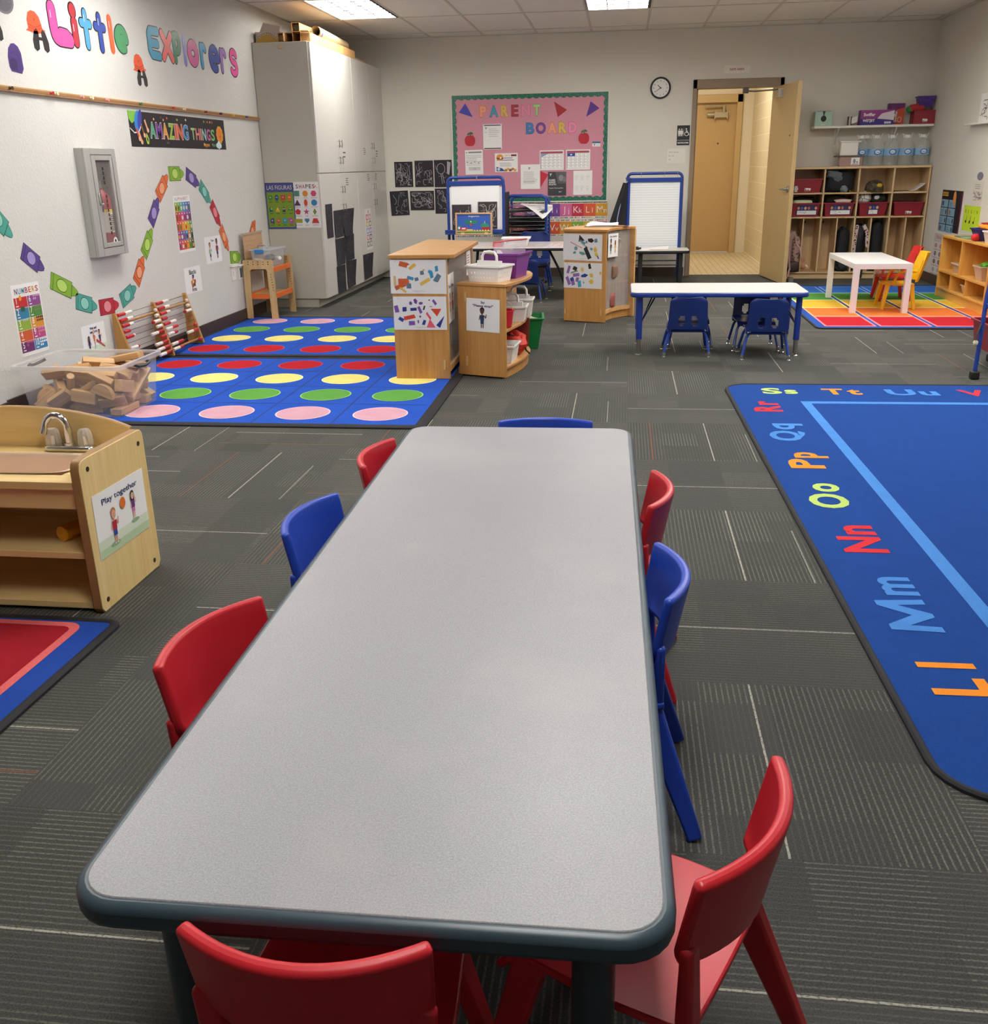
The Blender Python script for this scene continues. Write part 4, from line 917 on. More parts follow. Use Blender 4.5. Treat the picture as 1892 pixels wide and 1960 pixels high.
for i in range(13):
    a=-1.1+2.2*i/12
    for z in (.11,.255): vs.append((ec[0]+.0575*math.cos(a),ec[1]+.0575*math.sin(a),ec[2]+z))
g.add(vs,[(2*i,2*i+2,2*i+3,2*i+1) for i in range(12)],M('#e8e2d4',.5)); vs=[(v[0]+.0002,v[1],v[2]) for v in vs]
g.add([(v[0]+.0006*math.copysign(1,1),v[1],ec[2]+(.235 if k%2==0 else .255)) for k,v in enumerate(vs)],[(2*i,2*i+2,2*i+3,2*i+1) for i in range(12)],M('#e0c53a',.5))
p=P((ec[0]+.059,ec[1],ec[2]),(0,1,0),(0,0,1),0,g); p.lines(-.024,.12,.024,.225,9,M('#6a6560',.6),5,1); p.ell(0,.055,.026,.026,M('#e8e2d4',.5),1); p.ell(0,.055,.012,.014,mBlack,2,8); g.obj('label',ext)
g=G(); g.cyl((ec[0],ec[1],ec[2]+.385),(ec[0],ec[1],ec[2]+.425),.016,mSteel,12); g.beam((ec[0],ec[1]-.01,ec[2]+.425),(ec[0]+.0,ec[1]+.10,ec[2]+.465),(.018,.008),(.016,.006),mSteel); g.beam((ec[0],ec[1]-.01,ec[2]+.41),(ec[0],ec[1]+.10,ec[2]+.385),(.018,.008),(.016,.006),mSteel); g.obj('valve_handle',ext)
g=G(); g.tube([(ec[0],ec[1]-.016,ec[2]+.40),(ec[0]+.02,ec[1]-.045,ec[2]+.38),(ec[0]+.03,ec[1]-.052,ec[2]+.30),(ec[0]+.03,ec[1]-.053,ec[2]+.24)],.007,mBlack,8); g.obj('hose',ext)
# ================================================================== abacus
mAb=WOOD('#a9773f','#c3924f',2,.4)
ab=thing('abacus','big wooden bead abacus frame with red and white beads leaning at the left wall','abacus',(-3.28,6.65,.0125))
for y in (6.08,6.645,7.175):
    g=G(); g.prism([(-3.335,.0),(-3.215,.0),(-3.215,.012),(-3.318,.385),(-3.342,.385),(-3.342,.03)],(0,y+.012,0),(1,0,0),(0,0,1),.024,mAb); g.obj('side_board',ab,.003)
for (ya,yb) in ((6.09,6.645),(6.657,7.175)):
    for f in (.20,.93):
        x,z=-3.318+.103*f-.012,.385-.373*f; g=G(); g.cyl((x-.016,ya,z),(x-.016,yb,z),.008,mAb,10); g.obj('dowel',ab)
mWr=M('#5a544e',.3,.02,.8); mBr=M('#c32a30',.3); mBw=M('#eeeae2',.3); nb=0; rest=G()
bead_m={}
rr=random.Random(5)
for pi,(ya,yb) in enumerate(((6.09,6.645),(6.657,7.175))):
    for k in range(10):
        f=.045+k*.098; x,z=-3.318+.103*f-.004,.385-.373*f
        g=G(); g.cyl((x,ya,z),(x,yb,z),.0018,mWr,6); g.obj('rod',ab)
        L=yb-ya; wd=.019
        nl=rr.choice([10,8,6,10,4,0]) if k not in (0,1,2) else 10-k; flip=k>4
        pos=[ya+.012+wd*(i+.5) for i in range(nl)]+[yb-.012-wd*(i+.5) for i in range(10-nl)][::-1]
        for i,y in enumerate(pos):
            red=(i<5) if not flip else (i>=5); prof=[(.004,-wd*.46),(.0115,-wd*.36),(.0125,0),(.0115,wd*.36),(.004,wd*.46)]
            if nb<100 and (i%2==0 or pi==0) and not (pi==0 and k>7):
                if red not in bead_m:
                    g=G(); g.lathe(prof,(0,0,0),mBr if red else mBw,12,'y'); g.v=[WORLD[ab.name]@v for v in g.v]; o=g.obj('bead',ab); bead_m[red]=o
                else: o=bead_m[red].copy(); C.objects.link(o); o.parent=ab
                o.location=WORLD[ab.name].inverted()@Vector((x,y,z)); nb+=1
            else: rest.lathe(prof,(x,y,z),mBr if red else mBw,10,'y')
o=rest.obj('beads',ab); o['kind']='stuff'; ab.location.z+=.0125
# ================================================================== tub of wooden blocks
tub=thing('storage_tub','large clear plastic tub full of wooden unit blocks beside the spot rug','storage tub',(-2.97,5.06,0))
pl=CLEAR('#e9e7ea',.20,.18); plr=CLEAR('#eeedf0',.42,.2)
tx0,tx1,ty0,ty1,tz=-3.26,-2.685,4.84,5.31,.30
def tubring(z,e): return rrect(tx0-e,ty0-e,tx1+e,ty1+e,.045,5)
g=G(); R0,R1=tubring(.004,-.012),tubring(.295,.014); n=len(R0)
vs=[(*q,.012) for q in R0]+[(*q,.29) for q in R1]
g.add(vs,[(k,(k+1)%n,n+(k+1)%n,n+k) for k in range(n)]+[tuple(range(n))],pl); g.obj('tub_body',tub)
g=G(); a,b=tubring(0,.012),tubring(0,.034); vs=[(*q,.288) for q in a]+[(*q,.296) for q in a]+[(*q,.296) for q in b]+[(*q,.276) for q in b]
g.add(vs,[(r_*n+k,r_*n+(k+1)%n,(r_+1)*n+(k+1)%n,(r_+1)*n+k) for r_ in range(3) for k in range(n)],plr); g.obj('rim',tub)
for x,s in ((tx1+.02,1),(tx0-.02,-1)):
    g=G(); g.tube([(x,5.0,.272),(x+s*.02,5.01,.262),(x+s*.026,5.075,.256),(x+s*.02,5.14,.262),(x,5.15,.272)],.008,M('#22242c',.4),8); g.obj('handle',tub)
mB1=WOOD('#b98e5c','#d3ab78',0,.55); mB2=WOOD('#a97f4f','#c79d69',0,.55); rb=random.Random(11)
nblk=0
BLK=[('box', 0.28, 0.066, 0.034, 0.0084, 0.073, 0.017, 0.0, 0.0, 1.515),
('box', 0.17, 0.066, 0.045, 0.0429, 0.181, 0.0565, -0.0, 0.0, -0.012),
('cyl', 0.28, 0.042, 0.042, 0.14, -0.0243, 0.0395, 0.835, -0.071, 0.684),
('box', 0.14, 0.066, 0.045, 0.1975, 0.116, 0.0225, 0.0, 3.142, -0.0),
('box', 0.21, 0.045, 0.034, -0.1212, -0.0482, 0.0225, -1.571, -0.0, 0.817),
('box', 0.21, 0.066, 0.045, -0.17, 0.1173, 0.0225, -3.141, 0.0, 0.787),
('box', 0.17, 0.066, 0.034, -0.0031, -0.1059, 0.0644, 0.366, -0.489, -0.058),
('box', 0.14, 0.045, 0.034, 0.0928, -0.164, 0.1091, 1.571, -0.315, 0.0),
('tri', 0.15, 0.066, 0.045, 0.0495, -0.1627, 0.033, 1.571, 0.0, 0.44),
('box', 0.21, 0.066, 0.034, 0.2345, -0.1052, 0.017, -0.0, 0.0, 1.571),
('box', 0.14, 0.066, 0.034, 0.0565, -0.198, 0.1005, 1.571, 0.157, 0.0),
('box', 0.14, 0.066, 0.034, -0.0959, -0.1821, 0.0846, -0.957, -0.537, -0.0),
('box', 0.14, 0.066, 0.045, 0.1972, 0.182, 0.0584, -3.141, 0.608, -0.0),
('box', 0.14, 0.066, 0.034, 0.1922, -0.1551, 0.0701, 2.135, -0.083, 0.452),
('cyl', 0.28, 0.042, 0.042, -0.0106, -0.127, 0.1052, 0.731, -0.486, -0.068),
('box', 0.14, 0.066, 0.034, -0.2235, 0.1409, 0.0558, 2.893, 0.2, 1.45),
('half', 0.13, 0.034, 0.065, 0.1762, -0.198, 0.1389, 0.0, -0.382, 3.142),
('cyl', 0.21, 0.042, 0.042, -0.066, -0.1103, 0.1296, 0.188, 0.852, 2.216),
('half', 0.13, 0.034, 0.065, -0.1905, -0.1599, 0.0659, 0.207, 2.539, 0.701),
('box', 0.14, 0.066, 0.045, 0.0939, 0.1925, 0.149, -1.946, -1.571, 0.375),
('box', 0.28, 0.045, 0.045, -0.1219, 0.0945, 0.0674, -0.28, -0.296, 0.871),
('box', 0.14, 0.066, 0.034, 0.0026, 0.145, 0.0989, 0.345, -0.675, 1.036),
('box', 0.28, 0.066, 0.045, -0.1463, -0.0093, 0.0364, 1.396, -0.0, 0.817),
('tri', 0.15, 0.045, 0.045, -0.113, 0.1868, 0.1142, 2.837, -0.786, 0.0),
('half', 0.13, 0.034, 0.065, -0.2255, -0.1414, 0.0672, 1.616, -1.741, -1.034),
('box', 0.28, 0.045, 0.034, -0.1331, 0.0381, 0.0967, 0.648, -0.1, 0.531),
('cyl', 0.21, 0.042, 0.042, -0.0525, 0.1322, 0.1435, 0.525, -0.124, 0.123),
('tri', 0.15, 0.066, 0.034, 0.0315, 0.0504, 0.051, 0.001, 0.003, 0.305),
('cyl', 0.14, 0.042, 0.042, -0.1915, -0.0724, 0.0979, 1.76, 0.331, -0.222),
('box', 0.14, 0.066, 0.034, 0.0844, 0.0086, 0.0777, 0.917, -0.106, 0.26),
('box', 0.14, 0.045, 0.034, -0.0479, -0.0303, 0.0847, 0.499, -0.015, -0.303),
('half', 0.13, 0.034, 0.065, 0.1776, -0.1052, 0.0665, -0.0, -0.0, 0.416),
('tri', 0.15, 0.045, 0.034, 0.1261, 0.1238, 0.0937, 0.184, 0.405, -0.0),
('box', 0.28, 0.045, 0.034, -0.1662, -0.0533, 0.1342, 0.348, -0.104, 2.171),
('box', 0.14, 0.066, 0.034, -0.0767, 0.0031, 0.1227, -0.864, 0.288, -0.045),
('box', 0.28, 0.066, 0.034, -0.1036, 0.0304, 0.1538, -0.834, 0.385, 0.045),
('box', 0.17, 0.066, 0.034, -0.2014, 0.1227, 0.101, -0.113, 0.297, 1.986),
('box', 0.28, 0.045, 0.034, 0.0449, 0.0774, 0.1166, 0.224, 0.391, 0.013),
('box', 0.21, 0.066, 0.034, 0.0698, -0.0424, 0.1188, 0.577, 0.184, 0.088),
('box', 0.28, 0.066, 0.045, 0.1345, 0.0931, 0.1333, 0.557, 0.213, 0.657),
('box', 0.28, 0.066, 0.034, 0.2306, 0.0704, 0.1209, -0.373, 0.458, -1.571),
('box', 0.28, 0.066, 0.045, 0.0799, -0.0646, 0.1568, 0.57, 0.154, 0.038),
('box', 0.28, 0.066, 0.045, 0.0648, -0.1008, 0.203, -0.995, 0.126, 0.082),
('box', 0.28, 0.066, 0.034, -0.1161, -0.0375, 0.2068, -0.843, -0.119, 0.107),
('box', 0.14, 0.045, 0.034, 0.157, 0.011, 0.1363, 0.974, 0.914, 0.896),
('box', 0.21, 0.066, 0.045, 0.1556, 0.0346, 0.1909, -1.068, 0.218, 0.252),
('box', 0.14, 0.066, 0.034, 0.2321, 0.0971, 0.2238, 0.172, 0.196, 1.571),
('box', 0.21, 0.066, 0.034, 0.0667, 0.092, 0.1764, -1.046, 0.102, 0.591),
('box', 0.14, 0.066, 0.045, 0.245, -0.0962, 0.1409, 1.571, 0.237, 1.571),
('box', 0.14, 0.066, 0.034, -0.0474, 0.0855, 0.1977, 0.483, 0.219, 0.563),
('box', 0.17, 0.066, 0.045, 0.009, 0.0773, 0.2268, -1.04, 0.178, 0.635),
('box', 0.14, 0.066, 0.034, 0.1498, -0.1663, 0.1944, 0.775, -2.647, 0.12),
('box', 0.4, 0.07, 0.034, 0.0259, 0.18, 0.2295, -0.0, -0.191, 0.0),
('half', 0.2, 0.05, 0.055, 0.1645, -0.0503, 0.2124, 0.576, 0.128, 0.083)]
SHP={}
def blk(kind,L,w,h):
    k=(kind,L,w,h)
    g=G(); m=rb.choice((mB1,mB2))
    if kind=='box': g.obox((0,0,0),(L,w,h),(0,0,0),m)
    elif kind=='cyl': g.cyl((-L/2,0,0),(L/2,0,0),h/2,m,18)
    elif kind=='tri': g.prism([(-L/2,-h/2),(L/2,-h/2),(L/2,h/2)],(0,w/2,0),(1,0,0),(0,0,1),w,m)
    elif kind=='half': g.prism([(L/2*math.cos(PI*i/12),-h/2+h*math.sin(PI*i/12)) for i in range(13)],(0,w/2,0),(1,0,0),(0,0,1),w,m)
    return g.obj('wooden_block',None,.0025)
BN={'cyl':'round wooden dowel block in the clear tub','tri':'wooden wedge block in the clear tub','half':'wooden half-round block in the clear tub'}
zs=sorted(q[6] for q in BLK); top=zs[-3]
nt=0
for kd,L,w,h,x,y,z,ex,ey,ez in BLK:
    o=blk(kd,L,w,h); o.location=(-2.9725+x,5.075+y,.018+z); o.rotation_euler=(ex,ey,ez)
    lab=BN.get(kd,'long flat wooden plank block in the clear tub' if L>.2 else 'short flat wooden block in the clear tub')
    if L==.4: lab='longest wooden plank block, lying on the pile in the clear tub'
    if (kd,L)==('half',.2): lab='big wooden half-round block on top of the pile in the clear tub'
    tag(o,lab,'block','wooden blocks in the clear tub')
# ================================================================== white storage cabinet in the corner
mWC=M('#d6d3cc',.32,.015); mWCs=M('#c6c2b4',.45,.02); mKick=M('#bdb9ab',.5,.05)
cb=thing('storage_cabinet','tall white storage cabinet with chrome pulls filling the far left corner','cabinet',(-3.09,10.6,0))
cx0,cx1,cy0,cy1=LX+.004,-2.82,9.24,11.945
g=G(); g.box(cx0,cy0,.085,cx1-.022,cy1,2.355,mWCs); g.obj('body',cb,.002)
g=G(); g.box(cx0,cy0+.02,0,cx1-.10,cy1,.085,mKick); g.obj('plinth',cb)
ysp=[9.245,10.055,10.66,11.27,11.94]
seams=[9.245,9.975,10.62,11.30,11.94]
def pull(y,z,par):
    g=G()
    for dz in (0,-.045): g.cyl((cx1-.002,y,z+dz),(cx1+.022,y,z+dz),.004,mChrome,8)
    g.tube([(cx1+.022,y,z+.012),(cx1+.024,y,z-.02),(cx1+.022,y,z-.058)],.005,mChrome,8); g.obj('pull_handle',par)
for r,(za,zb) in enumerate(((.088,1.232),(1.240,2.352))):
    for k in range(4):
        g=G(); g.box(cx1-.021,seams[k]+.003,za,cx1,seams[k+1]-.003,zb,mWC); d=g.obj('cabinet_door',cb,.002)
        y=seams[k+1]-.045 if k%2==0 else seams[k]+.045
        zs=(1.53,1.375) if r else (1.10,.93)
        for z in zs:
            pull(y,z,d)
# labels written on the cabinet
p=P((cx1+.0005,0,0),(0,1,0),(0,0,1)); 
for y,z,n in ((10.11,1.40,2),(10.15,1.14,4),(10.95,1.44,4),(11.5,1.42,3),(11.05,1.17,4),(11.4,1.17,4)):
    p.k=1; p.lines(y,z-.03,y+.10,z+.05,n,M('#5a5a5e',.7),int(y*10)+n,1,.35)
for y,z in ((11.05,1.17),(11.4,1.17)): pass
o=p.g.obj('door_writing',cb)
def blacksheet(y0,y1,z0,z1,lab,sd,lift=.02):
    g=G()
    def fn(u,v): return (cx1+.003+lift*(u**3)*max(0,v-.2)+lift*.6*((1-v)**4)*(1-u),y0+(y1-y0)*u,z0+(z1-z0)*v)
    g.slab(fn,8,8,.0008,M('#2b2931',.75,.15)); p=P((cx1+.004,y0,z0),(0,1,0),(0,0,1),0,g)
    r=random.Random(sd); c=M('#55525c',.8)
    def sc(n,w):
        for _ in range(n):
            u,v=r.uniform(.15,.8),r.uniform(.15,.8); a=r.uniform(0,6.3); pts=[]
            for i in range(8): pts.append((u,v)); a+=r.uniform(-1,1); u=min(.95,max(.05,u+.07*math.cos(a))); v=min(.95,max(.05,v+.07*math.sin(a)))
            for q0,q1 in zip(pts,pts[1:]):
                A,B=Vector(fn(*q0)),Vector(fn(*q1)); d=(B-A); n_=Vector((0,-d.z,d.y)); n_=n_.normalized()*w if n_.length else n_; o=Vector((.0012,0,0))
                g.add([A+n_+o,A-n_+o,B-n_+o,B+n_+o],[(0,1,2,3)],c,False)
    sc(7,.0025); return tag(g.obj('chalk_drawing'),lab,'drawing','black paper drawings on the cabinet')
blacksheet(9.36,9.575,.64,.955,'narrow black paper drawing at the left, on the white cabinet door',1,.004)
blacksheet(9.62,9.93,.625,.885,'black paper drawing in the top row of the pairs, left one, on the white cabinet',2)
blacksheet(9.94,10.295,.62,.885,'black paper drawing with curled corner, top right of the pairs on the white cabinet',3,.035)
blacksheet(9.62,9.93,.355,.615,'black paper drawing in the middle row, left one with curled bottom, on the white cabinet',4)
blacksheet(9.95,10.295,.37,.628,'black paper drawing in the middle row, right one, on the white cabinet',5,.01)
blacksheet(9.597,9.906,.085,.350,'black paper drawing in the bottom row, left one, on the white cabinet',6,.004)
blacksheet(9.95,10.28,.10,.367,'black paper drawing in the bottom row with a chalk patch, on the white cabinet',7,.03)
blacksheet(10.648,11.025,.11,.374,'black paper drawing alone at the right on the white cabinet, curled corner',8,.03)
def f_chart(p,w,h):
    r=random.Random(3); p.text('123',w*.5,h-.05,.03,C_('#7a4a4a'),4,'c',.02)
    for j in range(5):
        for i in range(2): u=.015+i*(w/2-.005); v=.03+j*.072; p.rect(u,v,u+w/2-.03,v+.062,C_(['#8a8a8e','#d98a9a','#8fb0d9','#d9c06a','#d9808a'][j] if i==0 else ['#9a9a9e','#6a6a72','#b08ac9','#8a9a6a','#d9a0a0'][j]),4); p.ell(u+w*.2,v+.03,.03,.02,C_('#f0e8e4'),5,10)
poster('number_chart','narrow coloured picture chart on the white cabinet door above the lone black drawing',P((cx1+.001,10.85,.41),(0,1,0),(0,0,1)),.26,.44,f_chart)
def CF(x,z): return P((x,cy0-.001,z),(1,0,0),(0,0,1))
def reg(n,u,v,r_,rot=0): return [(u+r_*math.cos(rot+2*PI*i/n),v+r_*math.sin(rot+2*PI*i/n)) for i in range(n)]
def f_fig(p,w,h):
    p.rect(0,0,w,h,C_('#474a8c'),4); p.rect(.010,.018,w-.010,h-.085,C_('#7b9a26'),5); p.text('LAS FIGURAS',w*.5,h-.062,.040,C_('#dcdcd0'),6,'c',.0,w=w*.88)
    cc=['#4d8a2f','#234a86','#c8433a','#d9642f','#1f6a6a','#e0b52c','#4a2f5a','#2f7a3a','#4a4a7a','#d94a4a','#3a9aa8','#b54a9a']
    for i in range(12):
        u=.045+(i%4)*.062; v=h-.135-(i//4)*.105
        sh=[lambda:p.ell(u,v,.024,.026,C_(cc[i]),6),lambda:p.ell(u,v,.018,.028,C_(cc[i]),6),lambda:p.rect(u-.023,v-.025,u+.023,v+.025,C_(cc[i]),6),lambda:p.rect(u-.017,v-.027,u+.017,v+.03,C_(cc[i]),6),
            lambda:p.poly([(u-.02,v-.022),(u+.024,v-.022),(u-.02,v+.022)],C_(cc[i]),6),lambda:p.poly([(u-.024,v-.022),(u+.024,v-.022),(u,v+.022)],C_(cc[i]),6),lambda:p.poly([(u-.017,v-.025),(u+.017,v-.025),(u,v+.03)],C_(cc[i]),6),lambda:p.poly([(u-.03,v-.01),(u+.03,v-.01),(u,v+.015)],C_(cc[i]),6),
            lambda:p.poly([(u-.02,v-.016),(u+.02,v-.03),(u+.02,v+.03),(u-.02,v+.016)],C_(cc[i]),6),lambda:p.poly([(u-.02,v),(u,v-.03),(u+.02,v),(u,v+.03)],C_(cc[i]),6),lambda:p.rect(u-.022,v-.026,u+.022,v+.026,C_(cc[i]),6),lambda:p.poly([(u-.03,v+.026),(u+.012,v+.026),(u+.03,v-.026),(u-.012,v-.026)],C_(cc[i]),6)][i]; sh()
        p.rect(u-.016,v-.040,u+.016,v-.036,mBlack,6); p.ell(u,v+.004,.008,.004,C_('#e8e0d0'),7,8)
poster('shapes_poster','green LAS FIGURAS shapes poster on the end panel of the white cabinet',CF(-3.385+.03,.741),.278,.42,f_fig)
def f_shp(p,w,h):
    for i,(ch,c) in enumerate(zip('SHAPES',['#4a6a74','#b03a4a','#c8503a','#4f6a4a','#7a4a5a','#b03a4a'])): p.text(ch,.062+i*.032,h-.058,.036,C_(c),4,'c',.02,w=.024)
    for q in (.02,w-.03): p.ell(q,h-.04,.007,.007,C_('#d9a05a'),4,8); p.ell(q+.012,h-.055,.004,.004,C_('#d97a5a'),4,8)
    cc=['#4a8a78','#e0942c','#d24a78','#5a2f5a','#d4502c','#3a84b8','#c4323a','#b0457a','#6a8a3a','#a0a02c','#3f7fa8','#c83a30']; nm=['SQUARE','CIRCLE','HEXAGON','TRIANGLE','OVAL','OCTAGON','PENTAGON','STAR','DIAMOND','RECTANGLE','HEART','TRAPEZOID']
    for i in range(12):
        u=.055+(i%3)*.082; v=h-.105-(i//3)*.082; c=C_(cc[i])
        if i==0: p.rect(u-.026,v-.024,u+.026,v+.026,c,4)
        elif i==1: p.ell(u,v,.026,.027,c,4)
        elif i==2: p.poly(reg(6,u,v,.029),c,4)
        elif i==3: p.poly([(u-.032,v-.026),(u+.032,v-.026),(u,v+.030)],c,4)
        elif i==4: p.ell(u,v,.018,.031,c,4)
        elif i==5: p.poly(reg(8,u,v,.030,PI/8),c,4)
        elif i==6: p.poly(reg(5,u,v,.029,PI/2),c,4)
        elif i==7: p.poly([(u+(.031 if k%2==0 else .012)*math.cos(PI/2+PI*k/5),v+(.031 if k%2==0 else .012)*math.sin(PI/2+PI*k/5)) for k in range(10)],c,4)
        elif i==8: p.poly([(u-.018,v),(u,v-.03),(u+.018,v),(u,v+.03)],c,4)
        elif i==9: p.rect(u-.036,v-.018,u+.036,v+.018,c,4)
        elif i==10: p.ell(u-.010,v+.008,.014,.014,c,4); p.ell(u+.010,v+.008,.014,.014,c,4); p.poly([(u-.023,v+.003),(u+.023,v+.003),(u,v-.024)],c,4)
        else: p.poly([(u-.036,v-.022),(u+.036,v-.022),(u+.02,v+.022),(u-.02,v+.022)],c,4)
        p.text(nm[i],u,v-.042,.009,C_('#5a565e'),4,'c',.0)
poster('shapes_poster','white SHAPES poster with coloured shapes on the end panel of the white cabinet',CF(-3.105,.750),.272,.415,f_shp)
# things on top of the cabinet
zt=2.356
t=thing('cardboard_box','open box printed with a yellow hill pattern, far left on the cabinet top','box',(-3.24,9.5,zt))
g=G(); mPk=M('#cfc4b8',.8,.05)
for a in ((-3.345,9.32,-3.11,9.325),(-3.345,9.66,-3.11,9.665),(-3.345,9.32,-3.34,9.665),(-3.115,9.32,-3.11,9.665)): g.box(a[0],a[1],zt,a[2],a[3],zt+.095,mPk,)
p=P((-3.345,9.3195,zt),(1,0,0),(0,0,1),0,g); p.poly([(.01,.005)]+[(.01+.2*i/12,.025+.05*math.sin(PI*i/12)) for i in range(13)]+[(.21,.005)],C_('#c9a24a'),1)
for i in range(13): p.ell(.01+.2*i/12,.034+.05*math.sin(PI*i/12),.004,.004,mBlack,2,8)
g.obj('box_body',t)
g=G(); g.add([(-3.30,9.322,zt+.095),(-3.12,9.322,zt+.085),(-3.09,9.28,zt+.13),(-3.25,9.29,zt+.165)],[(0,1,2,3)],mPk); g.obj('open_flap',t)
def openbox(x0,x1,y0,y1,z0,h,lab,inner=None,flap=True):
    t=thing('cardboard_box',lab,'box',((x0+x1)/2,(y0+y1)/2,z0)); g=G(); e=.004
    for a in ((x0,z0,x0+e,z0+h),(x1-e,z0,x1,z0+h),(x0,z0,x1,z0+e),(x0,z0+h-e,x1,z0+h)): g.box(a[0],y0,a[1],a[2],y1,a[3],mCard)
    g.box(x0,y1-e,z0,x1,y1,z0+h,mCard); g.obj('box_body',t)
    if flap:
        g=G(); g.add([(x0,y0,z0),(x1,y0,z0),(x1-.005,y0-.03,z0-.05),(x0+.005,y0-.03,z0-.05)],[(0,1,2,3)],mCard); g.obj('open_flap',t)
    if inner: 
        g=G(); g.tube([((x0+x1)/2,y0+.03,z0+h*.5),((x0+x1)/2,y1-.02,z0+h*.5)],h*.36,M(inner,.7,.1),14); g.obj('paper_roll',t)
    return t
openbox(-3.115,-3.06,9.26,9.7,zt,.075,'small open cardboard box with a paper roll on the cabinet top','#b08a64')
openbox(-3.055,-2.985,9.30,9.75,zt,.080,'plain cardboard carton on the cabinet top between the small open box and the big ones',None,False)
openbox(-2.98,-2.905,9.27,9.72,zt,.085,'cardboard carton with a torn front flap on the cabinet top',None,False)
openbox(-3.0,-2.925,9.32,11.0,zt+.088,.075,'long cardboard box with a dark roll inside, highest on the cabinet top','#5f6a5a',False)
t=thing('cardboard_box','long flat cardboard carton with a white label along the front edge of the cabinet top','box',(-2.86,10.2,zt))
g=G(); g.box(-2.905,9.30,zt,-2.826,10.85,zt+.075,M('#d3a367',.75,.08)); p=P((-2.8255,9.34,zt),(0,1,0),(0,0,1),0,g); p.rect(.03,.012,.17,.062,mPaper,1); p.lines(.05,.02,.15,.055,3,mGreyInk,2,2); p.rect(1.02,0,1.05,.075,M('#e2b77a',.5),1); g.obj('box_body',t,.003)
g=G(); g.add([(-2.905,9.30,zt+.075),(-2.826,9.30,zt+.075),(-2.826,9.24,zt+.085),(-2.90,9.25,zt+.09)],[(0,1,2,3)],mCard); g.obj('open_flap',t)
t=thing('cardboard_tube','wide cardboard tube with a blue band lying on the cabinet top','tube',(-2.80,9.8,zt))
g=G(); a=Vector((-2.925,9.72,zt+.10)); d=Vector((.03,.85,-.03)).normalized(); b=a+d*1.2
b=Vector((-2.93,10.85,zt+.125)); a=Vector((-2.865,9.62,zt+.122))
vs=[];
g.tube([a,b],.046,M('#cbb58c',.7,.06),24,caps=False); g.tube([a+(b-a)*.002,b],.040,M('#b9a684',.8,.06),24,caps=False); g.add([],[],mCard)
g.obj('tube_wall',t); g=G(); g.tube([a+(b-a)*.05,a+(b-a)*.09],.0466,M('#5f68a8',.6),24,caps=False); g.obj('blue_band',t)
g=G(); g.box(-3.1,11.0,zt,-2.86,11.5,zt+.03,M('#c9b49a',.8,.1)); tag(g.obj('flat_carton',bevel=.003),'flat pale carton lying at the right end of the cabinet top','box')
g=G(); g.box(-3.15,9.8,zt,-3.0,10.9,zt+.05,M('#b98e5a',.8,.1)); tag(g.obj('cardboard_box',bevel=.003),'low cardboard box behind the cartons on the cabinet top','box')
# ================================================================== wooden stool-like cart with orange shelves
mPly=WOOD('#c2a06c','#d6b784',2,.45); mOr=M('#dc6a25',.45,.05)
ct=thing('wooden_stand','small birch stand with orange rails and two shelves by the left wall','stand',(-3.19,8.7,.0))
for y in (8.45,8.95):
    xs_=[0,.013,.067,.205,.262]; g=G()
    ou=[(-3.36+.012,0),(-3.345,.0),(-3.29,.0),(-3.285,.20),(-3.278,.43),(-3.262,.445),(-3.135,.445),(-3.122,.43),(-3.118,.20),(-3.115,0),(-3.055,0),(-3.058,.20),(-3.066,.515),(-3.072,.525),(-3.335,.525),(-3.342,.515)]
    z9=.0095 if y<8.6 else 0.0
    g.prism([(a_,b_ if b_>0 else z9) for a_,b_ in ou[1:]],(0,y+.018,0),(1,0,0),(0,0,1),.018,mPly,M('#b08a55',.5,.1)); p=P((0,y-.0005,0),(1,0,0),(0,0,1),0,g)
    for i in range(5):
        for z in (.488,.508): p.ell(-3.29+i*.046,z,.005,.005,mDark,0,8)
    for i in range(7): p.ell(-3.09+i*.002,.40-i*.023,.004,.005,mDark,0,8)
    g.obj('end_frame',ct,.002)
for z0,z1 in ((.415,.458),(.185,.230)):
    g=G(); g.box(-3.085,8.468,z0,-3.068,8.932,z1,mOr); g.obj('side_rail',ct,.002)
    g=G(); g.box(-3.325,8.468,z0,-3.31,8.932,z1,mOr); g.obj('side_rail',ct,.002)
    g=G(); g.box(-3.31,8.468,z0-.0+.02,-3.085,8.932,z0+.03,mPly if z0<.3 else M('#8b6a4a',.5,.1)); g.obj('shelf',ct)
g=G(); g.box(-3.285,8.445,.185,-3.12,8.455,.23,mOr); g.obj('front_rail',ct,.002)
for x in (-3.30,-3.095):
    g=G(); g.cyl((x,8.433,.207),(x,8.427,.207),.006,mChrome,10); g.obj('bolt',ct)
t=thing('pegboard','beige pegboard with rows of holes leaning behind the clear box on the stand','pegboard',(-3.3,8.75,.46))
g=G(); us=[0];vs_=[0]
for i in range(11): us+= [.03+i*.04,.037+i*.04]
us+=[.47]
for j in range(6): vs_+= [.02+j*.036,.026+j*.036]
vs_+=[.262]
g.perf((-3.318,8.46,.475),(0,1,0),(-.02,.0,1),us,vs_,lambda i,j:i%2==1 and j%2==1,.006,M('#bf9a76',.6,.06)); g.box(-3.325,8.455,.735,-3.312,8.935,.75,M('#b7a794',.5)); g.obj('board',t)
bt=thing('clear_box','clear plastic storage box with a blue latch and grey lid on the wooden stand','storage box',(-3.19,8.7,.458))
g=G(); x0,x1,y0,y1=-3.275,-3.09,8.50,8.86
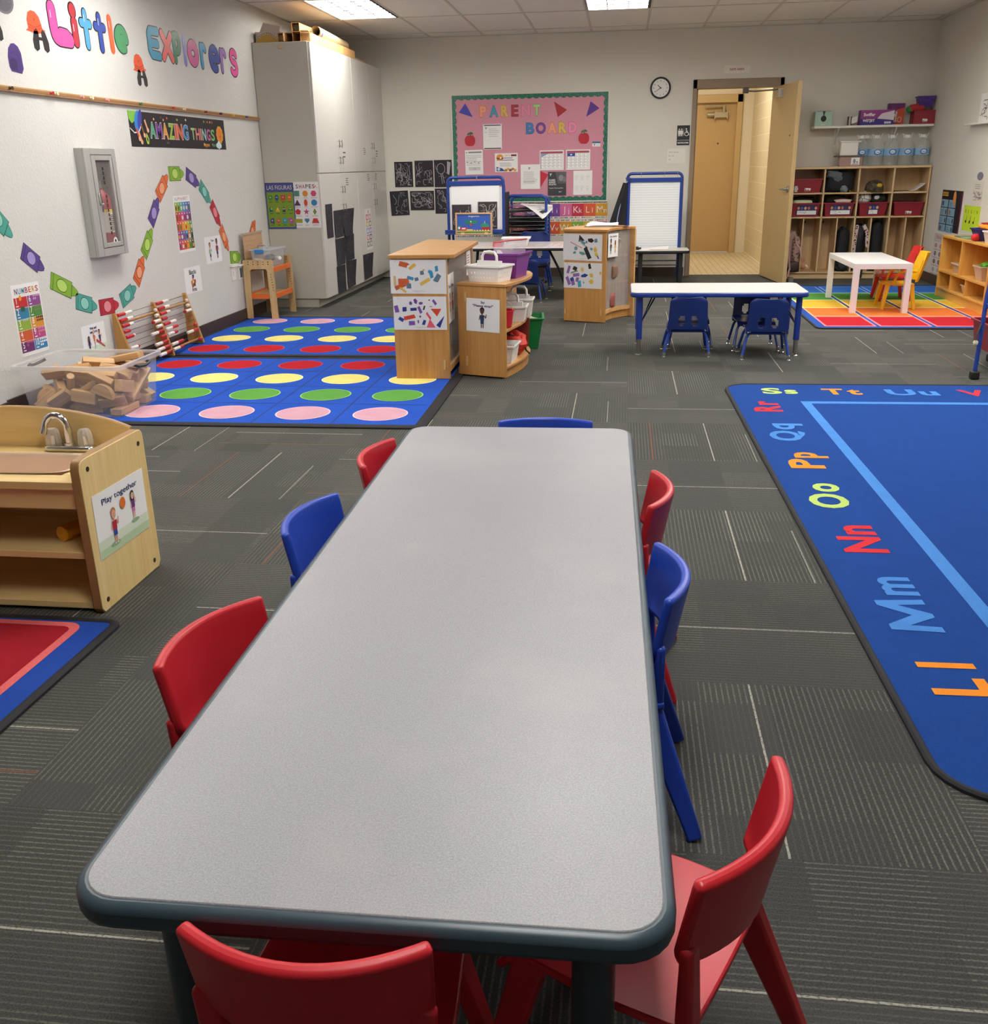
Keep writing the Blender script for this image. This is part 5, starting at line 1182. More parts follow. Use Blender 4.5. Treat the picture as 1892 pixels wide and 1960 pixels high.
g.add([(x0+.01,y0+.01,.446),(x1-.01,y0+.01,.446),(x1-.01,y1-.01,.446),(x0+.01,y1-.01,.446),(x0,y0,.60),(x1,y0,.60),(x1,y1,.60),(x0,y1,.60)],[(0,3,2,1),(0,1,5,4),(1,2,6,5),(2,3,7,6),(3,0,4,7)],CLEAR('#dfe2e6',.34,.15)); g.obj('box_body',bt,.004)
g=G(); g.box(x0-.012,y0-.012,.60,x1+.012,y1+.012,.612,CLEAR('#c8cdd4',.6,.2)); g.tube([(x0+.03,8.6,.612),(x0+.035,8.6,.64),(x0+.09,8.62,.64),(x0+.12,8.62,.615)],.006,M('#8b909a',.4),8); g.obj('lid',bt,.003)
g=G(); g.box(x0+.04,y0-.022,.578,x1-.06,y0-.010,.612,M('#2f86c8',.3)); g.obj('latch',bt,.003)
for c,(x,y,z,s) in {'#f0ece4':(-3.225,8.55,.50,.045),'#c9a284':(-3.15,8.58,.475,.028),'#5a5550':(-3.16,8.66,.53,.04),'#e9e4da':(-3.12,8.74,.515,.035),'#9a7a64':(-3.2,8.72,.478,.03),'#4a5a8a':(-3.2,8.6,.485,.02)}.items():
    g=G(); g.blob((x,y,z),(s,s*1.2,s*.7),M(c,.6,.1),int(z*1000),.15,.8,8); tag(g.obj('toy_piece'),{'#f0ece4':'white toy piece at the front of the clear box on the stand','#c9a284':'tan toy piece low in the clear box on the stand','#5a5550':'dark toy piece in the middle of the clear box on the stand','#e9e4da':'cream toy piece at the right of the clear box on the stand','#9a7a64':'brown toy piece at the bottom of the clear box on the stand','#4a5a8a':'blue toy piece in the clear box on the stand'}[c],'toy')
# ================================================================== back wall: bulletin board and notices
bx0,bx1,bz0,bz1=-1.995,-.185,.868,2.047
t=thing('bulletin_board','pink Parent Board bulletin board with a green scalloped border on the back wall','bulletin board',(-1.09,D,.87))
g=G(); g.box(bx0,D-.012,bz0,bx1,D-.001,bz1,M('#cf8f9f',.8,.03)); g.obj('pink_backing',t)
g=G(); mfw=M('#d9d6cc',.4)
for a in ((bx0-.012,bz0-.012,bx0+.004,bz1+.012),(bx1-.004,bz0-.012,bx1+.012,bz1+.012),(bx0,bz0-.012,bx1,bz0+.004),(bx0,bz1-.004,bx1,bz1+.012)): g.box(a[0],D-.02,a[1],a[2],D-.001,a[3],mfw)
g.obj('frame',t,.002)
def glit():
    n=NT('green_border'); o=n.obj(); v=n.noise(o,70,3,.8); n.l.new(n.mix(n.ramp(v,.42,.62),'#14503f','#3c8f74'),n.b.inputs['Base Color']); n.b.inputs['Roughness'].default_value=.35; return n.m
mGB=glit()
def scallop(O,U,V,L,lab=None):
    pts=[(0,0)]; n=max(3,int(round(L/.078)))
    pts=[(0,0),(L,0)]
    for i in range(n*6,-1,-1): u=L*i/(n*6); pts.append((u,.040+.016*abs(math.sin(PI*i/6))))
    g=G(); g.prism(pts,O,U,V,.002,mGB); return g
for O,U,V,L in (((bx0,D-.0135,bz1),(1,0,0),(0,0,-1),bx1-bx0),((bx0,D-.0135,bz0),(1,0,0),(0,0,1),bx1-bx0),((bx0,D-.0145,bz0),(0,0,1),(1,0,0),bz1-bz0),((bx1,D-.0145,bz0),(0,0,1),(-1,0,0),bz1-bz0)):
    g=scallop(O,U,V,L)
    # keep it in front of the backing
    ym=max(v.y for v in g.v)
    if ym>D-.0125:
        for v in g.v: v.y-=(ym-(D-.0128))
    g.obj('scalloped_border',t)
yb=D-.0155
def bl(ch,x0,x1,z0,z1,col,ol,lab):
    p=P(((x0+x1)/2,yb,(z0+z1)/2),(1,0,0),(0,0,1)); w,h=x1-x0,z1-z0
    p.fit(ch,-w/2,-h/2,w/2,h/2,M(ol,.5),1,.05); p.fit(ch,-w/2+.006,-h/2+.006,w/2-.006,h/2-.006,M(col,.5),3,.035)
    tag(p.g.obj('board_letter'),lab,'letter','cut-out letters on the pink board')
x=-1.672
for ch,c,o,w_ in (('P','#e8a07a','#d9702f','.088'),('A','#4a9ab5','#2f6f8a','.105'),('R','#d9b95a','#c0902c','.095'),('E','#a83240','#8a2230','.085'),('N','#e08aa8','#d2608a','.11'),('T','#a9cf8a','#7aa860','.09')):
    w_=float(w_); bl(ch,x,x+w_,1.803,1.932,c,o,'%s letter %s of the word PARENT on the pink board'%({'P':'orange','A':'blue','R':'yellow','E':'dark red','N':'pink','T':'light green'}[ch],ch)); x+=w_+.028
x=-1.131
for ch,c,o,w_ in (('B','#3f7fb5','#2f5f96',.098),('O','#7a4a94','#5f3278',.118),('A','#e8a07a','#d9702f',.112),('R','#d9b95a','#c0902c',.10),('D','#e88ab0','#d86a96',.10)):
    bl(ch,x,x+w_,1.612,1.738,c,o,'%s letter %s of the word BOARD on the pink board'%({'B':'blue','O':'purple','A':'orange','R':'yellow','D':'pink'}[ch],ch)); x+=w_+.016
def tri(pts,c,lab):
    cx=sum(a for a,b in pts)/3; cz=sum(b for a,b in pts)/3; g=G(); g.prism([(a-cx,b-cz) for a,b in pts],(cx,yb,cz),(1,0,0),(0,0,1),.002,M(c,.5)); tag(g.obj('paper_triangle'),lab,'paper shape','paper triangles on the pink board')
tri([(-1.836,1.959),(-1.913,1.862),(-1.75,1.81)],'#3f3fae','blue paper triangle at the top left of the pink board')
tri([(-.806,1.955),(-.658,1.863),(-.762,1.788)],'#a8222f','dark red paper triangle at the top of the pink board right of PARENT')
tri([(-.389,1.947),(-.288,1.872),(-.437,1.784)],'#56288a','purple paper triangle at the top right of the pink board')
tri([(-.963,1.207),(-.870,1.167),(-.96,1.03)],'#c4283a','red paper triangle between the white letter and the black notice on the pink board')
def apple(x,z,lab):
    p=P((x,yb,z),(1,0,0),(0,0,1)); a=M('#b81f2e',.5); p.ell(-.02,0,.042,.056,a,2); p.ell(.022,0,.042,.058,a,2); p.rect(-.03,-.058,.03,.02,a,2.5); p.line([(0,.045),(.012,.08)],.008,M('#4a3020'),3); p.ell(-.012,.075,.022,.012,M('#3f7a4a',.5),3,12,.5); p.ell(.022,.082,.02,.010,M('#2f6a3a',.5),3,12,-.5); tag(p.g.obj('apple_cutout'),lab,'wall cutout','apple cutouts')
apple(-1.79,1.555,'red apple cutout at the left of the pink board'); apple(-.462,1.555,'red apple cutout at the right of the pink board under the word BOARD')
def sheet(name,x0,z0,x1,z1,fn,lab,col=mPaper,rot=0): return sign(name,lab,'notice',P((x0,yb-.001,z0),(1,0,0),(0,0,1),rot),x1-x0,z1-z0,fn,col)
def ylogo(p,u,v,s,c,k=4):
    p.poly([(u-.5*s,v+.5*s),(u-.2*s,v+.5*s),(u+.02*s,v+.05*s),(u-.02*s,v-.5*s),(u-.25*s,v-.5*s),(u-.2*s,v+.0)],c,k); p.poly([(u+.18*s,v+.5*s),(u+.5*s,v+.5*s),(u+.1*s,v-.15*s),(u+.0,v+.05*s)],c,k)
def f_head(p,w,h):
    p.rect(.012,h-.018,w-.012,h-.008,navy,4); p.rect(.012,.006,w-.012,.016,mBlack,4); ylogo(p,.035,h-.045,.024,mBlack); p.lines(.065,h-.14,w-.02,h-.04,5,M('#c9c3c6',.7),1,4,.3); p.rect(.02,h-.09,.045,h-.086,mGreyInk,4)
sheet('notice',-1.632,1.455,-1.412,1.73,f_head,'white notice with a dark blue top band below PARENT on the pink board')
def f_menu(p,w,h):
    p.rect(.04,h-.035,w-.015,h-.018,mGreyInk,4); p.ell(.02,h-.028,.008,.008,mGreyInk,4); p.lines(.015,.10,w-.015,h-.05,7,M('#a5a2a4',.7),2,4,.25)
    for i in range(4): p.ell(.025+i*.045,.14-.012*(i%2),.008,.006,M('#5a5658'),5,8)
    p.rect(.04,.045,w-.035,.085,M('#cfcccb'),4); p.text('? 3',w*.5,.054,.02,M('#4a4648'),5)
sheet('notice',-1.85,1.18,-1.637,1.452,f_menu,'white notice with small drawings at the lower left of the pink board',rot=.01)
def f_burger(p,w,h):
    p.ell(.06,h-.04,.04,.028,C_('#e0962c'),4); p.rect(.02,h-.062,.10,h-.05,C_('#5a3a1c'),5); p.rect(.025,h-.08,.095,h-.062,C_('#c9772c'),4); p.ell(.07,h-.052,.012,.01,C_('#f0ece4'),6,8)
    p.text('GIFT',w*.55,h-.035,.018,C_('#e0b03a'),4,'c',.02,w=.06); p.rect(w-.08,h-.035,w-.015,h-.015,C_('#7a2a2a'),4); p.lines(.09,h-.085,w-.02,h-.04,2,C_('#4a5a8a'),3,4,.3); p.lines(.06,.06,w-.05,h-.10,5,mGreyInk,3,4,.28)
    p.poly([(.02,.01),(.12,.01),(.09,.04),(.02,.06)],C_('#2f4a8a'),4); p.ell(.045,.033,.018,.018,C_('#c9d3e8'),5)
    for i in range(5): p.ell(.13+.027*i,.02+.012*(i%2),.02,.014,C_(['#b5702a','#e0a83a','#8a4a2a'][i%3]),5,9)
sheet('flyer',-1.50,1.203,-1.228,1.411,f_burger,'flyer with a burger picture near the middle of the pink board')
def f_ylet(p,w,h): ylogo(p,w*.45,h-.045,.026,mBlack); p.lines(.03,h-.20,w-.025,h-.075,9,M('#a5a2a4',.7),4,4,.25); p.lines(.03,.06,w-.05,.075+.02,3,M('#a5a2a4',.7),5,4,.3)
sheet('notice',-1.195,1.008,-.968,1.282,f_ylet,'white letter with a Y logo below the middle of the pink board')
def f_cal(blue):
    def f(p,w,h):
        p.rect(.012,h-.035,w-.012,h-.012,C_('#a84a5a'),4); p.rect(.01,.012,.014,h-.012,C_('#5a4a8a'),4)
        for j in range(5):
            for i in range(5):
                u=.016+i*(w-.032)/5; v=h-.07-j*(h-.06)/5; p.rect(u+.002,v,u+(w-.032)/5-.002,v+(h-.06)/5-.004,C_('#f6f5f3'),5); p.rect(u-.001,v-.002,u+(w-.032)/5,v+(h-.06)/5-.002,C_('#b9b7bd'),4); p.rect(u+.03,v+.012,u+.038,v+.02,mGreyInk,6)
        if blue: p.rect(.018,h-.07,.105,h-.036,C_('#2f4a9a'),7); p.ell(.06,h-.053,.014,.008,C_('#d9e0f0'),8,8)
        else: p.poly([(.018,h-.036),(.10,h-.036),(.018,h-.075)],C_('#8fa5c9'),7)
    return f
sheet('calendar',-.97,1.215,-.69,1.432,f_cal(False),'left calendar page of the two on the pink board')
sheet('calendar',-.664,1.215,-.384,1.434,f_cal(True),'right calendar page with a blue corner of the two on the pink board')
def f_closed(p,w,h):
    p.poly([(w*.4,h),(w,h),(w,h*.5),(w*.55,h*.5)],C_('#5a5a5e'),4); p.ell(w*.72,h*.74,.03,.035,C_('#8a8a8e'),5); p.ell(w*.9,h*.68,.02,.03,C_('#77777c'),5); ylogo(p,.032,h-.032,.028,mPaper)
    for i,s_ in enumerate(('CLOSED','AUGUST','5TH & 7TH')): p.text(s_,.010,h*.62-i*.024,.018,mPaper,6,'l',.03,w=[.075,.08,.085][i])
    p.text('Teacher Planning Days',.012,h*.30,.010,mPaper,6,'l',.01,w=w*.78); p.text('the Y',w*.68,h*.14,.011,mPaper,6,'c',.04)
sheet('notice',-.874,.932,-.66,1.196,f_closed,'black CLOSED AUGUST notice at the lower right of the pink board',C_('#3b3a3e'))
def f_plain(p,w,h):
    for j in range(2):
        for i in range(3): p.lines(.02+i*.065,h*.62-j*h*.42,.06+i*.065,h*.82-j*h*.42,4,M('#bdbabb',.7),i+j,4,.18)
sheet('notice',-.576,.935,-.356,1.204,f_plain,'white sheet with sparse print in the lower right corner of the pink board')
def f_ycard(p,w,h): p.rect(0,h-.018,w,h,C_('#2f6a9a'),4); ylogo(p,.025,.018,.024,mBlack); p.rect(.045,.012,w-.012,.022,C_('#c9d5e2'),4)
sheet('name_card',-.362,1.464,-.270,1.518,f_ycard,'small white and blue card at the right edge of the pink board',rot=-.02)
# alphabet strips below the board
AC=['#3f6fb0','#4f9a4a','#d9b03a','#d9702f','#b82a3a','#d06a9a','#6a4a9a','#3f6fb0','#6f3f94','#cf6496','#c22a42','#d9592f','#d49a2c','#d06a9a','#6a4a9a','#3f6fb0','#4f9a4a','#d9b03a','#d9702f','#b82a3a','#4a7ab0','#d65a2c','#d49a2c','#7fa83a','#c9a83a','#cf6496']
def strip(z0,z1,letters,lab):
    p=P((-1.992,D-.002,z0),(1,0,0),(0,0,1)); h=z1-z0; p.sheet(0,0,1.82,h,mPaper); r=random.Random(len(letters)+int(z0*100))
    for v in (h-.018,.0):
        for i in range(90): p.rect(.004+i*.0202,v+.003,.004+i*.0202+.014,v+.016,C_(r.choice(['#c03a3a','#e0a83a','#3a5f9a','#2b2b33','#7fae4a','#d9806a','#4a3a5a','#f0e2b0'])),4)
    for i,ch in enumerate(letters):
        u=.14*i; p.rect(u,.022,u+.14,h-.022,C_(AC[ord(ch)-65]),4); p.text(ch,u+.050,.062,.078,mPaper,5,'c',-.008); p.text(ch.lower(),u+.103,.062,.060,mPaper,5,'c',-.006)
    return tag(p.g.obj('alphabet_strip'),lab,'alphabet chart')
strip(.672,.860,'ABCDEFGHIJKLM','upper colourful alphabet strip with letters up to Mm below the pink board')
strip(.470,.658,'NOPQRSTUVWXYZ','lower colourful alphabet strip with letters after Mm below the pink board')
# chalk drawings on black paper
def chalk(x0,z0,x1,z1,sd,lab,n=26,rot=0,extra=None):
    def f(p,w,h):
        p.scrib(.015,.015,w-.015,h-.015,n,M('#b9b5b8',.9,.1),sd,.0035,4,1.2)
        if extra: extra(p,w,h)
    return sign('chalk_drawing',lab,'drawing',P((x0,D-.002,z0),(1,0,0),(0,0,1),rot),x1-x0,z1-z0,f,M('#2a262e',.8,.1),'black paper drawings on the back wall')
def ex_fig(p,w,h):
    c=M('#c9c5c8',.9); p.ring(w*.38,h*.68,.05,.06,.004,c,5); p.line([(w*.38,h*.5),(w*.45,h*.12)],.004,c,5); p.line([(w*.46,h*.5),(w*.56,h*.15)],.004,c,5); p.poly([(w*.72,h*.5),(w*.75,h*.95),(w*.95,h*.9),(w*.85,h*.45)],M('#a9a5a8',.9),5)
chalk(-2.712,1.052,-2.490,1.338,21,'black chalk drawing of dense scribbles, top row, nearest the white cabinet',30)
chalk(-2.466,1.050,-2.241,1.347,22,'black chalk drawing with light streaks, middle of the top row left of the pink board',16)
chalk(-2.230,1.044,-2.018,1.350,23,'black chalk drawing of a lollipop figure, in the top row beside the pink board',3,0,ex_fig)
chalk(-2.775,.722,-2.550,1.005,24,'black chalk drawing with a small figure, bottom row, nearest the white cabinet',12,.04)
chalk(-2.535,.785,-2.243,1.006,25,'wide black chalk drawing with round scribbles, middle of the bottom row on the back wall',34)
chalk(-2.232,.742,-2.02,1.030,26,'black chalk drawing in the bottom row, partly behind the left easel',14)
# clock
t=thing('wall_clock','round black-rimmed wall clock on the back wall left of the doorway','clock',(.392,D,2.066))
cc=(.392,2.066); g=G(); g.tube([(cc[0]+.105*math.cos(2*PI*i/40),D-.016,cc[1]+.105*math.sin(2*PI*i/40)) for i in range(40)],.010,mBlack,10,True); g.obj('rim',t)
g=G(); g.lathe([(.103,-.002),(.103,-.014)],(cc[0],D,cc[1]),M('#e9e7e2',.4,.02),40,'y'); p=P((cc[0],D-.0145,cc[1]),(1,0,0),(0,0,1),0,g)
for i in range(1,13): a=PI/2-2*PI*i/12; p.text(str(i),.074*math.cos(a),.074*math.sin(a)-.008,.016,mBlack,1,'c',.01)
g.obj('dial',t)
for nm,a,l,w_ in (('hour_hand',PI/2+.82,.045,.007),('minute_hand',PI+.62,.068,.005)):
    g=G(); p=P((cc[0],D-.018,cc[1]),(1,0,0),(0,0,1),0,g); p.line([(-.012*math.cos(a),-.012*math.sin(a)),(l*math.cos(a),l*math.sin(a))],w_,mBlack,1 if nm[0]=='h' else 2); p.ell(0,0,.006,.006,mBlack,3); g.obj(nm,t)
# restroom sign, capacity notice, safe area sign
def f_rest(p,w,h):
    c=M('#dedcd8',.5)
    p.rect(0,h*.245,w,h*.26,c,4)
    for u,sk in ((w*.17,0),(w*.36,1)):
        p.ell(u,h*.80,.008,.008,c,4); p.poly([(u-.014,h*.745),(u+.014,h*.745),(u+(.018 if sk else .012),h*.56),(u-(.018 if sk else .012),h*.56)],c,4)
        for q in (-1,1): p.rect(u+q*.006-.004,h*.46,u+q*.006+.004,h*.57,c,4)
    p.rect(w*.52,h*.46,w*.535,h*.84,c,4); u=w*.72; p.ell(u,h*.82,.008,.008,c,4); p.line([(u,h*.78),(u+.002,h*.64),(u+.022,h*.63),(u+.034,h*.50)],.008,c,4); p.ring(u+.004,h*.57,.024,.024,.006,c,5); p.line([(u,h*.72),(u+.018,h*.71)],.006,c,4)
    p.text('RESTROOMS',w*.5,h*.09,.016,c,4,'c',.03,w=w*.86)
sign('restroom_sign','black RESTROOMS sign with white figures on the back wall left of the doorway','sign',P((.598,D-.001,1.458),(1,0,0),(0,0,1)),.143,.212,f_rest,M('#161517',.45))
def f_cap(p,w,h):
    c=M('#77757a',.7); 
    for i,s_ in enumerate(('DCF Capacity','Rm 122','24')): p.text(s_,.02,h-.045-i*.04,.014,c,4,'l',.0)
sign('capacity_notice','small white DCF Capacity notice on the back wall below the restroom sign','notice',P((.497,D-.001,1.27),(1,0,0),(0,0,1)),.205,.155,f_cap,M('#e3e0d7',.6))
def f_safe(p,w,h): p.text('SAFE AREA',w*.5,h*.38,.024,C_('#9a4a44'),4,'c',.02)
sign('safe_area_sign','white SAFE AREA sign on the back wall above the doorway','sign',P((1.085,D-.001,2.195),(1,0,0),(0,0,1)),.28,.08,f_safe,M('#e2ded4',.5))
# ================================================================== middle of the room: dividers and shelf
mHon=WOOD('#b57c3a','#cf9a58',2,.35); mHonX=WOOD('#c58f50','#dcae74',0,.33); mHonE=M('#b9854a',.4,.12)
mPlexi=CLEAR('#c9c0b8',.40,.10)
dv=thing('divider_cabinet','tall honey wood divider cabinet with two paper collages on its end, left of the shelf','cabinet',(-1.22,6.5,0))
g=G(); g.box(-1.400,5.94,.009,-1.052,5.962,.752,mHon); g.obj('end_panel',dv,.003)
g=G(); g.box(-1.400,7.06,.009,-1.06,7.08,.752,mHon); g.obj('end_panel',dv,.003)
g=G(); g.prism([(-1.415,5.925),(-1.03,5.925),(-1.005,5.95),(-1.01,7.02),(-1.40,7.22),(-1.415,7.2)],(0,0,.752),(1,0,0),(0,1,0),.024,mHonX,mHonE); g.obj('top',dv,.004)
g=G(); g.box(-1.400,5.962,.009,-1.385,7.06,.752,mHon); g.obj('back_panel',dv)
for z in (.09,.40):
    g=G(); g.box(-1.385,5.962,z,-1.075,7.06,z+.018,mHon); g.obj('shelf',dv,.002)
g=G(); g.box(-1.07,5.962,.095,-1.064,7.06,.745,mPlexi); g.obj('clear_panel',dv)
g=G(); g.box(-1.075,5.962,.055,-1.05,7.06,.095,mHonX); g.obj('front_rail',dv,.002)
for x,z in ((-1.085,.10),(-1.38,.62)):
    g=G(); g.cyl((x,5.94,z),(x,5.934,z),.006,mDark,8); g.box(x-.006,5.930,z-.03,x+.006,5.94,z+.03,M('#d6b37a',.4)); g.obj('hinge_pin',dv)
for x,z,c in ((-1.25,.13,'#8d3b32'),(-1.25,.44,'#6d6a66')):
    pass
for y,c,lab,zz,hh in ((6.25,'#8c8078','grey brown cloth bundle behind the clear side panel of the tall divider, top',.418,.24),(6.72,'#6f4038','dark red bin behind the clear side panel of the tall divider, bottom',.108,.20),(6.75,'#a09a92','pale cloth bundle behind the clear side panel of the tall divider, far end',.418,.20)):
    g=G(); g.blob((-1.22,y,zz+hh/2),(.11,.2,hh/2),M(c,.8,.15),int(y*10),.08,.5,10); tag(g.obj('cloth_bundle' if 'bundle' in lab else 'storage_bin'),lab,'bundle' if 'bundle' in lab else 'bin')
def collage(pl,w,h,lab,shapes,writing=3,grp=None):
    """white paper with torn coloured paper glued on: (u,v,w,h,rot,colour,sides)"""
    def f(p,w_,h_):
        r=random.Random(len(shapes)+int(w*1000))
        for u,v,a,b,ro,c,n in shapes:
            pts=[]
            if n==4: pts=[(-a/2,-b/2),(a/2,-b/2*r.uniform(.7,1)),(a/2*r.uniform(.8,1),b/2),(-a/2,b/2*r.uniform(.7,1))]
            elif n==3: pts=[(-a/2,-b/2),(a/2,-b/2),(r.uniform(-.2,.3)*a,b/2)]
            else: pts=[(a/2*math.cos(2*PI*i/n)*r.uniform(.7,1),b/2*math.sin(2*PI*i/n)*r.uniform(.7,1)) for i in range(n)]
            cs,sn=math.cos(ro),math.sin(ro); p.poly([((u*w+x*w*cs-y*w*sn),(v*h+x*w*sn+y*w*cs)) for x,y in pts],M(c,.7,.05),4)
        p.scrib(w*.05,h*.86,w*.25,h*.97,writing,M('#b9b6b4',.8),3,.0016,3); p.scrib(w*.3,h*.03,w*.9,h*.1,writing,M('#b9b6b4',.8),4,.0016,3)
    return sign('paper_collage',lab,'artwork',pl,w,h,f,M('#e4e1e0',.75,.02),grp)
oc='#c8592c'; yc='#d9b04a'; bc='#2f8ab5'; sc_='#5f788c'
collage(P((-1.408,5.938,.543),(1,0,0),(0,0,1),-.01),.350,.205,'paper collage of orange, blue and yellow scraps, upper sheet on the tall divider',
 [(.24,.86,.15,.10,-.3,oc,4),(.31,.87,.08,.05,.5,'#d0542c',3),(.40,.80,.14,.06,.6,yc,4),(.57,.62,.07,.07,.1,sc_,4),(.60,.70,.06,.05,.3,yc,5),(.72,.64,.11,.09,-.5,bc,5),(.74,.54,.06,.10,.2,bc,4),(.83,.74,.055,.10,.1,bc,4),(.84,.46,.09,.15,-.6,sc_,4),(.62,.36,.20,.06,.5,yc,4),(.36,.46,.12,.06,-.3,bc,4),(.47,.43,.07,.06,.3,sc_,4),(.24,.36,.20,.10,0,oc,4),(.18,.23,.22,.08,.4,oc,4),(.33,.23,.085,.09,0,sc_,4),(.22,.11,.14,.04,-.6,yc,4)],3)
collage(P((-1.397,5.937,.320),(1,0,0),(0,0,1),.0),.335,.205,'paper collage of purple, red and dark blue scraps, lower sheet on the tall divider',
 [(.42,.86,.09,.13,.2,'#6a3f94',5),(.33,.80,.08,.09,.1,'#6a3f94',5),(.52,.80,.10,.07,.2,'#6a3f94',5),(.78,.83,.05,.11,.6,'#7a4fa4',4),(.68,.90,.04,.03,0,'#4a4a6a',3),(.06,.63,.08,.13,.2,'#7a4fa4',4),(.21,.62,.08,.09,0,'#27307f',4),(.38,.62,.12,.06,0,'#27307f',4),(.50,.60,.055,.14,.4,'#7a4fa4',4),(.58,.66,.03,.09,-.3,'#2a2a3f',4),(.71,.70,.07,.02,0,'#8a5a3a',6),(.80,.52,.20,.14,PI,'#d5452a',3),(.66,.42,.04,.16,.6,'#d5455a',4),(.70,.20,.17,.16,.0,'#e0586c',3),(.90,.26,.09,.24,-.6,'#27358a',3),(.30,.38,.22,.07,.2,'#d0452a',4),(.50,.40,.05,.05,0,'#6a4a7a',5),(.14,.32,.10,.07,-.6,'#27358a',4),(.34,.20,.12,.085,0,'#7a4fa4',4),(.57,.22,.055,.10,-.4,'#27358a',4),(.46,.25,.03,.06,.1,'#7a4fa4',4)],3)
def f_turn(p,w,h): p.text('Take Turns',w*.5,h*.72,.02,navy,4,'c',.03,w=w*.75); p.fig(w*.3,h*.12,h*.5,'#c9906f','#6f3f2a','#d9803a','#b03a3a',4,1); p.fig(w*.7,h*.12,h*.48,'#e0b090','#2a1a14','#b03a3a','#3a4a8a',4,0)
sign('picture_card','picture card on the clear side of the tall divider, seen edge-on beside the shelf','picture card',P((-1.0625,5.99,.345),(0,1,0),(0,0,1)),.24,.30,f_turn)
t=sign('paper_sheet','narrow paper sheet with red print at the far end of the tall divider','notice',P((-1.0625,6.78,.56),(0,1,0),(0,0,1)),.18,.16,lambda p,w,h:(p.lines(.02,.04,w-.02,h-.02,6,M('#b5807a',.7),3,4)))
# quarter round shelf
qs=thing('corner_shelf','low honey wood shelf unit with curved shelves in front of the tall divider','shelf unit',(-.85,6.5,0))
A_=Vector((-1.018,6.098,0)); B_=Vector((-.702,5.985,0)); du=(B_-A_).normalized(); dn=Vector((-du.y,du.x,0))  # dn points away from the camera
def q(u,v): w=A_+du*u+dn*v; return (w.x,w.y)
Lq=(B_-A_).length
curve=[(Lq*math.cos(a),.012+.82*math.sin(a)) for a in (0,.22,.44,.66,.88,1.1,1.3,1.47)]
g=G(); g.prism([(0,.009),(Lq,.009),(Lq,.572),(0,.572)],A_,du,(0,0,1),-.02,mHon,mHonE); g.obj('end_panel',qs,.003)
g=G(); 
g.prism([(-.006,.055),(-.006,.009),(0,.009),(0,.055)],A_,du,(0,0,1),-.001,mHon); g.obj('panel_lip',qs)
for nm,z,th,ins in (('top',.572,.02,.012),('shelf',.285,.018,-.03),('shelf',.060,.018,-.005)):
    pts=[q(-.005 if nm=='top' else .012,-.004 if nm=='top' else .021)]+[q(u+ins*(.5 if k==0 else 1)*math.cos(.2*k),v-(.02 if (k==0 and nm=='top') else 0)+(.012 if nm!='top' and k==0 else 0)+ins*math.sin(.2*k)) for k,(u,v) in enumerate(curve)]+[q(.012,.835)]
    g=G(); g.prism(pts,(0,0,z),(1,0,0),(0,1,0),th,mHonX,mHonE); g.obj(nm,qs,.003)
g=G(); pts=[q(u-.03,v+(.012 if k==0 else 0)) for k,(u,v) in enumerate(curve)]
for k in range(len(pts)-1):
    a,b=pts[k],pts[k+1]; g.beam((a[0],a[1],.030),(b[0],b[1],.030),(.016,.060),(.016,.060),mHon,side=(b[1]-a[1],-(b[0]-a[0]),0))
g.obj('curved_plinth',qs)
g=G(); a=q(.012,.02); b=q(.012,.82); g.beam((a[0],a[1],.29),(b[0],b[1],.29),(.016,.555),(.016,.555),mHon,side=(dn.y,-dn.x,0)); g.obj('back_panel',qs)
for z in (.10,.505):
    g=G(); w=A_+du*.06; g.obox((w.x-dn.x*.004,w.y-dn.y*.004,z),(.012,.008,.06),(0,0,math.atan2(du.y,du.x)),M('#d6b37a',.4)); g.obj('hinge_pin',qs,.002)
def f_stop(p,w,h):
    p.text('Say:',w*.5,h*.86,.014,navy,4,'c',.03); p.text('"Please stop!"',w*.5,h*.755,.014,navy,4,'c',.03,w=w*.62); p.fig(w*.48,h*.10,h*.64,'#5a3526','#17120f','#24365a','#24365a',4,1)
wq=A_+du*.060-dn*.0015
sign('picture_card','Say Please stop picture card on the end of the curved shelf unit','picture card',P((wq.x,wq.y,.295),du,(0,0,1),-.02),.235,.205,f_stop)
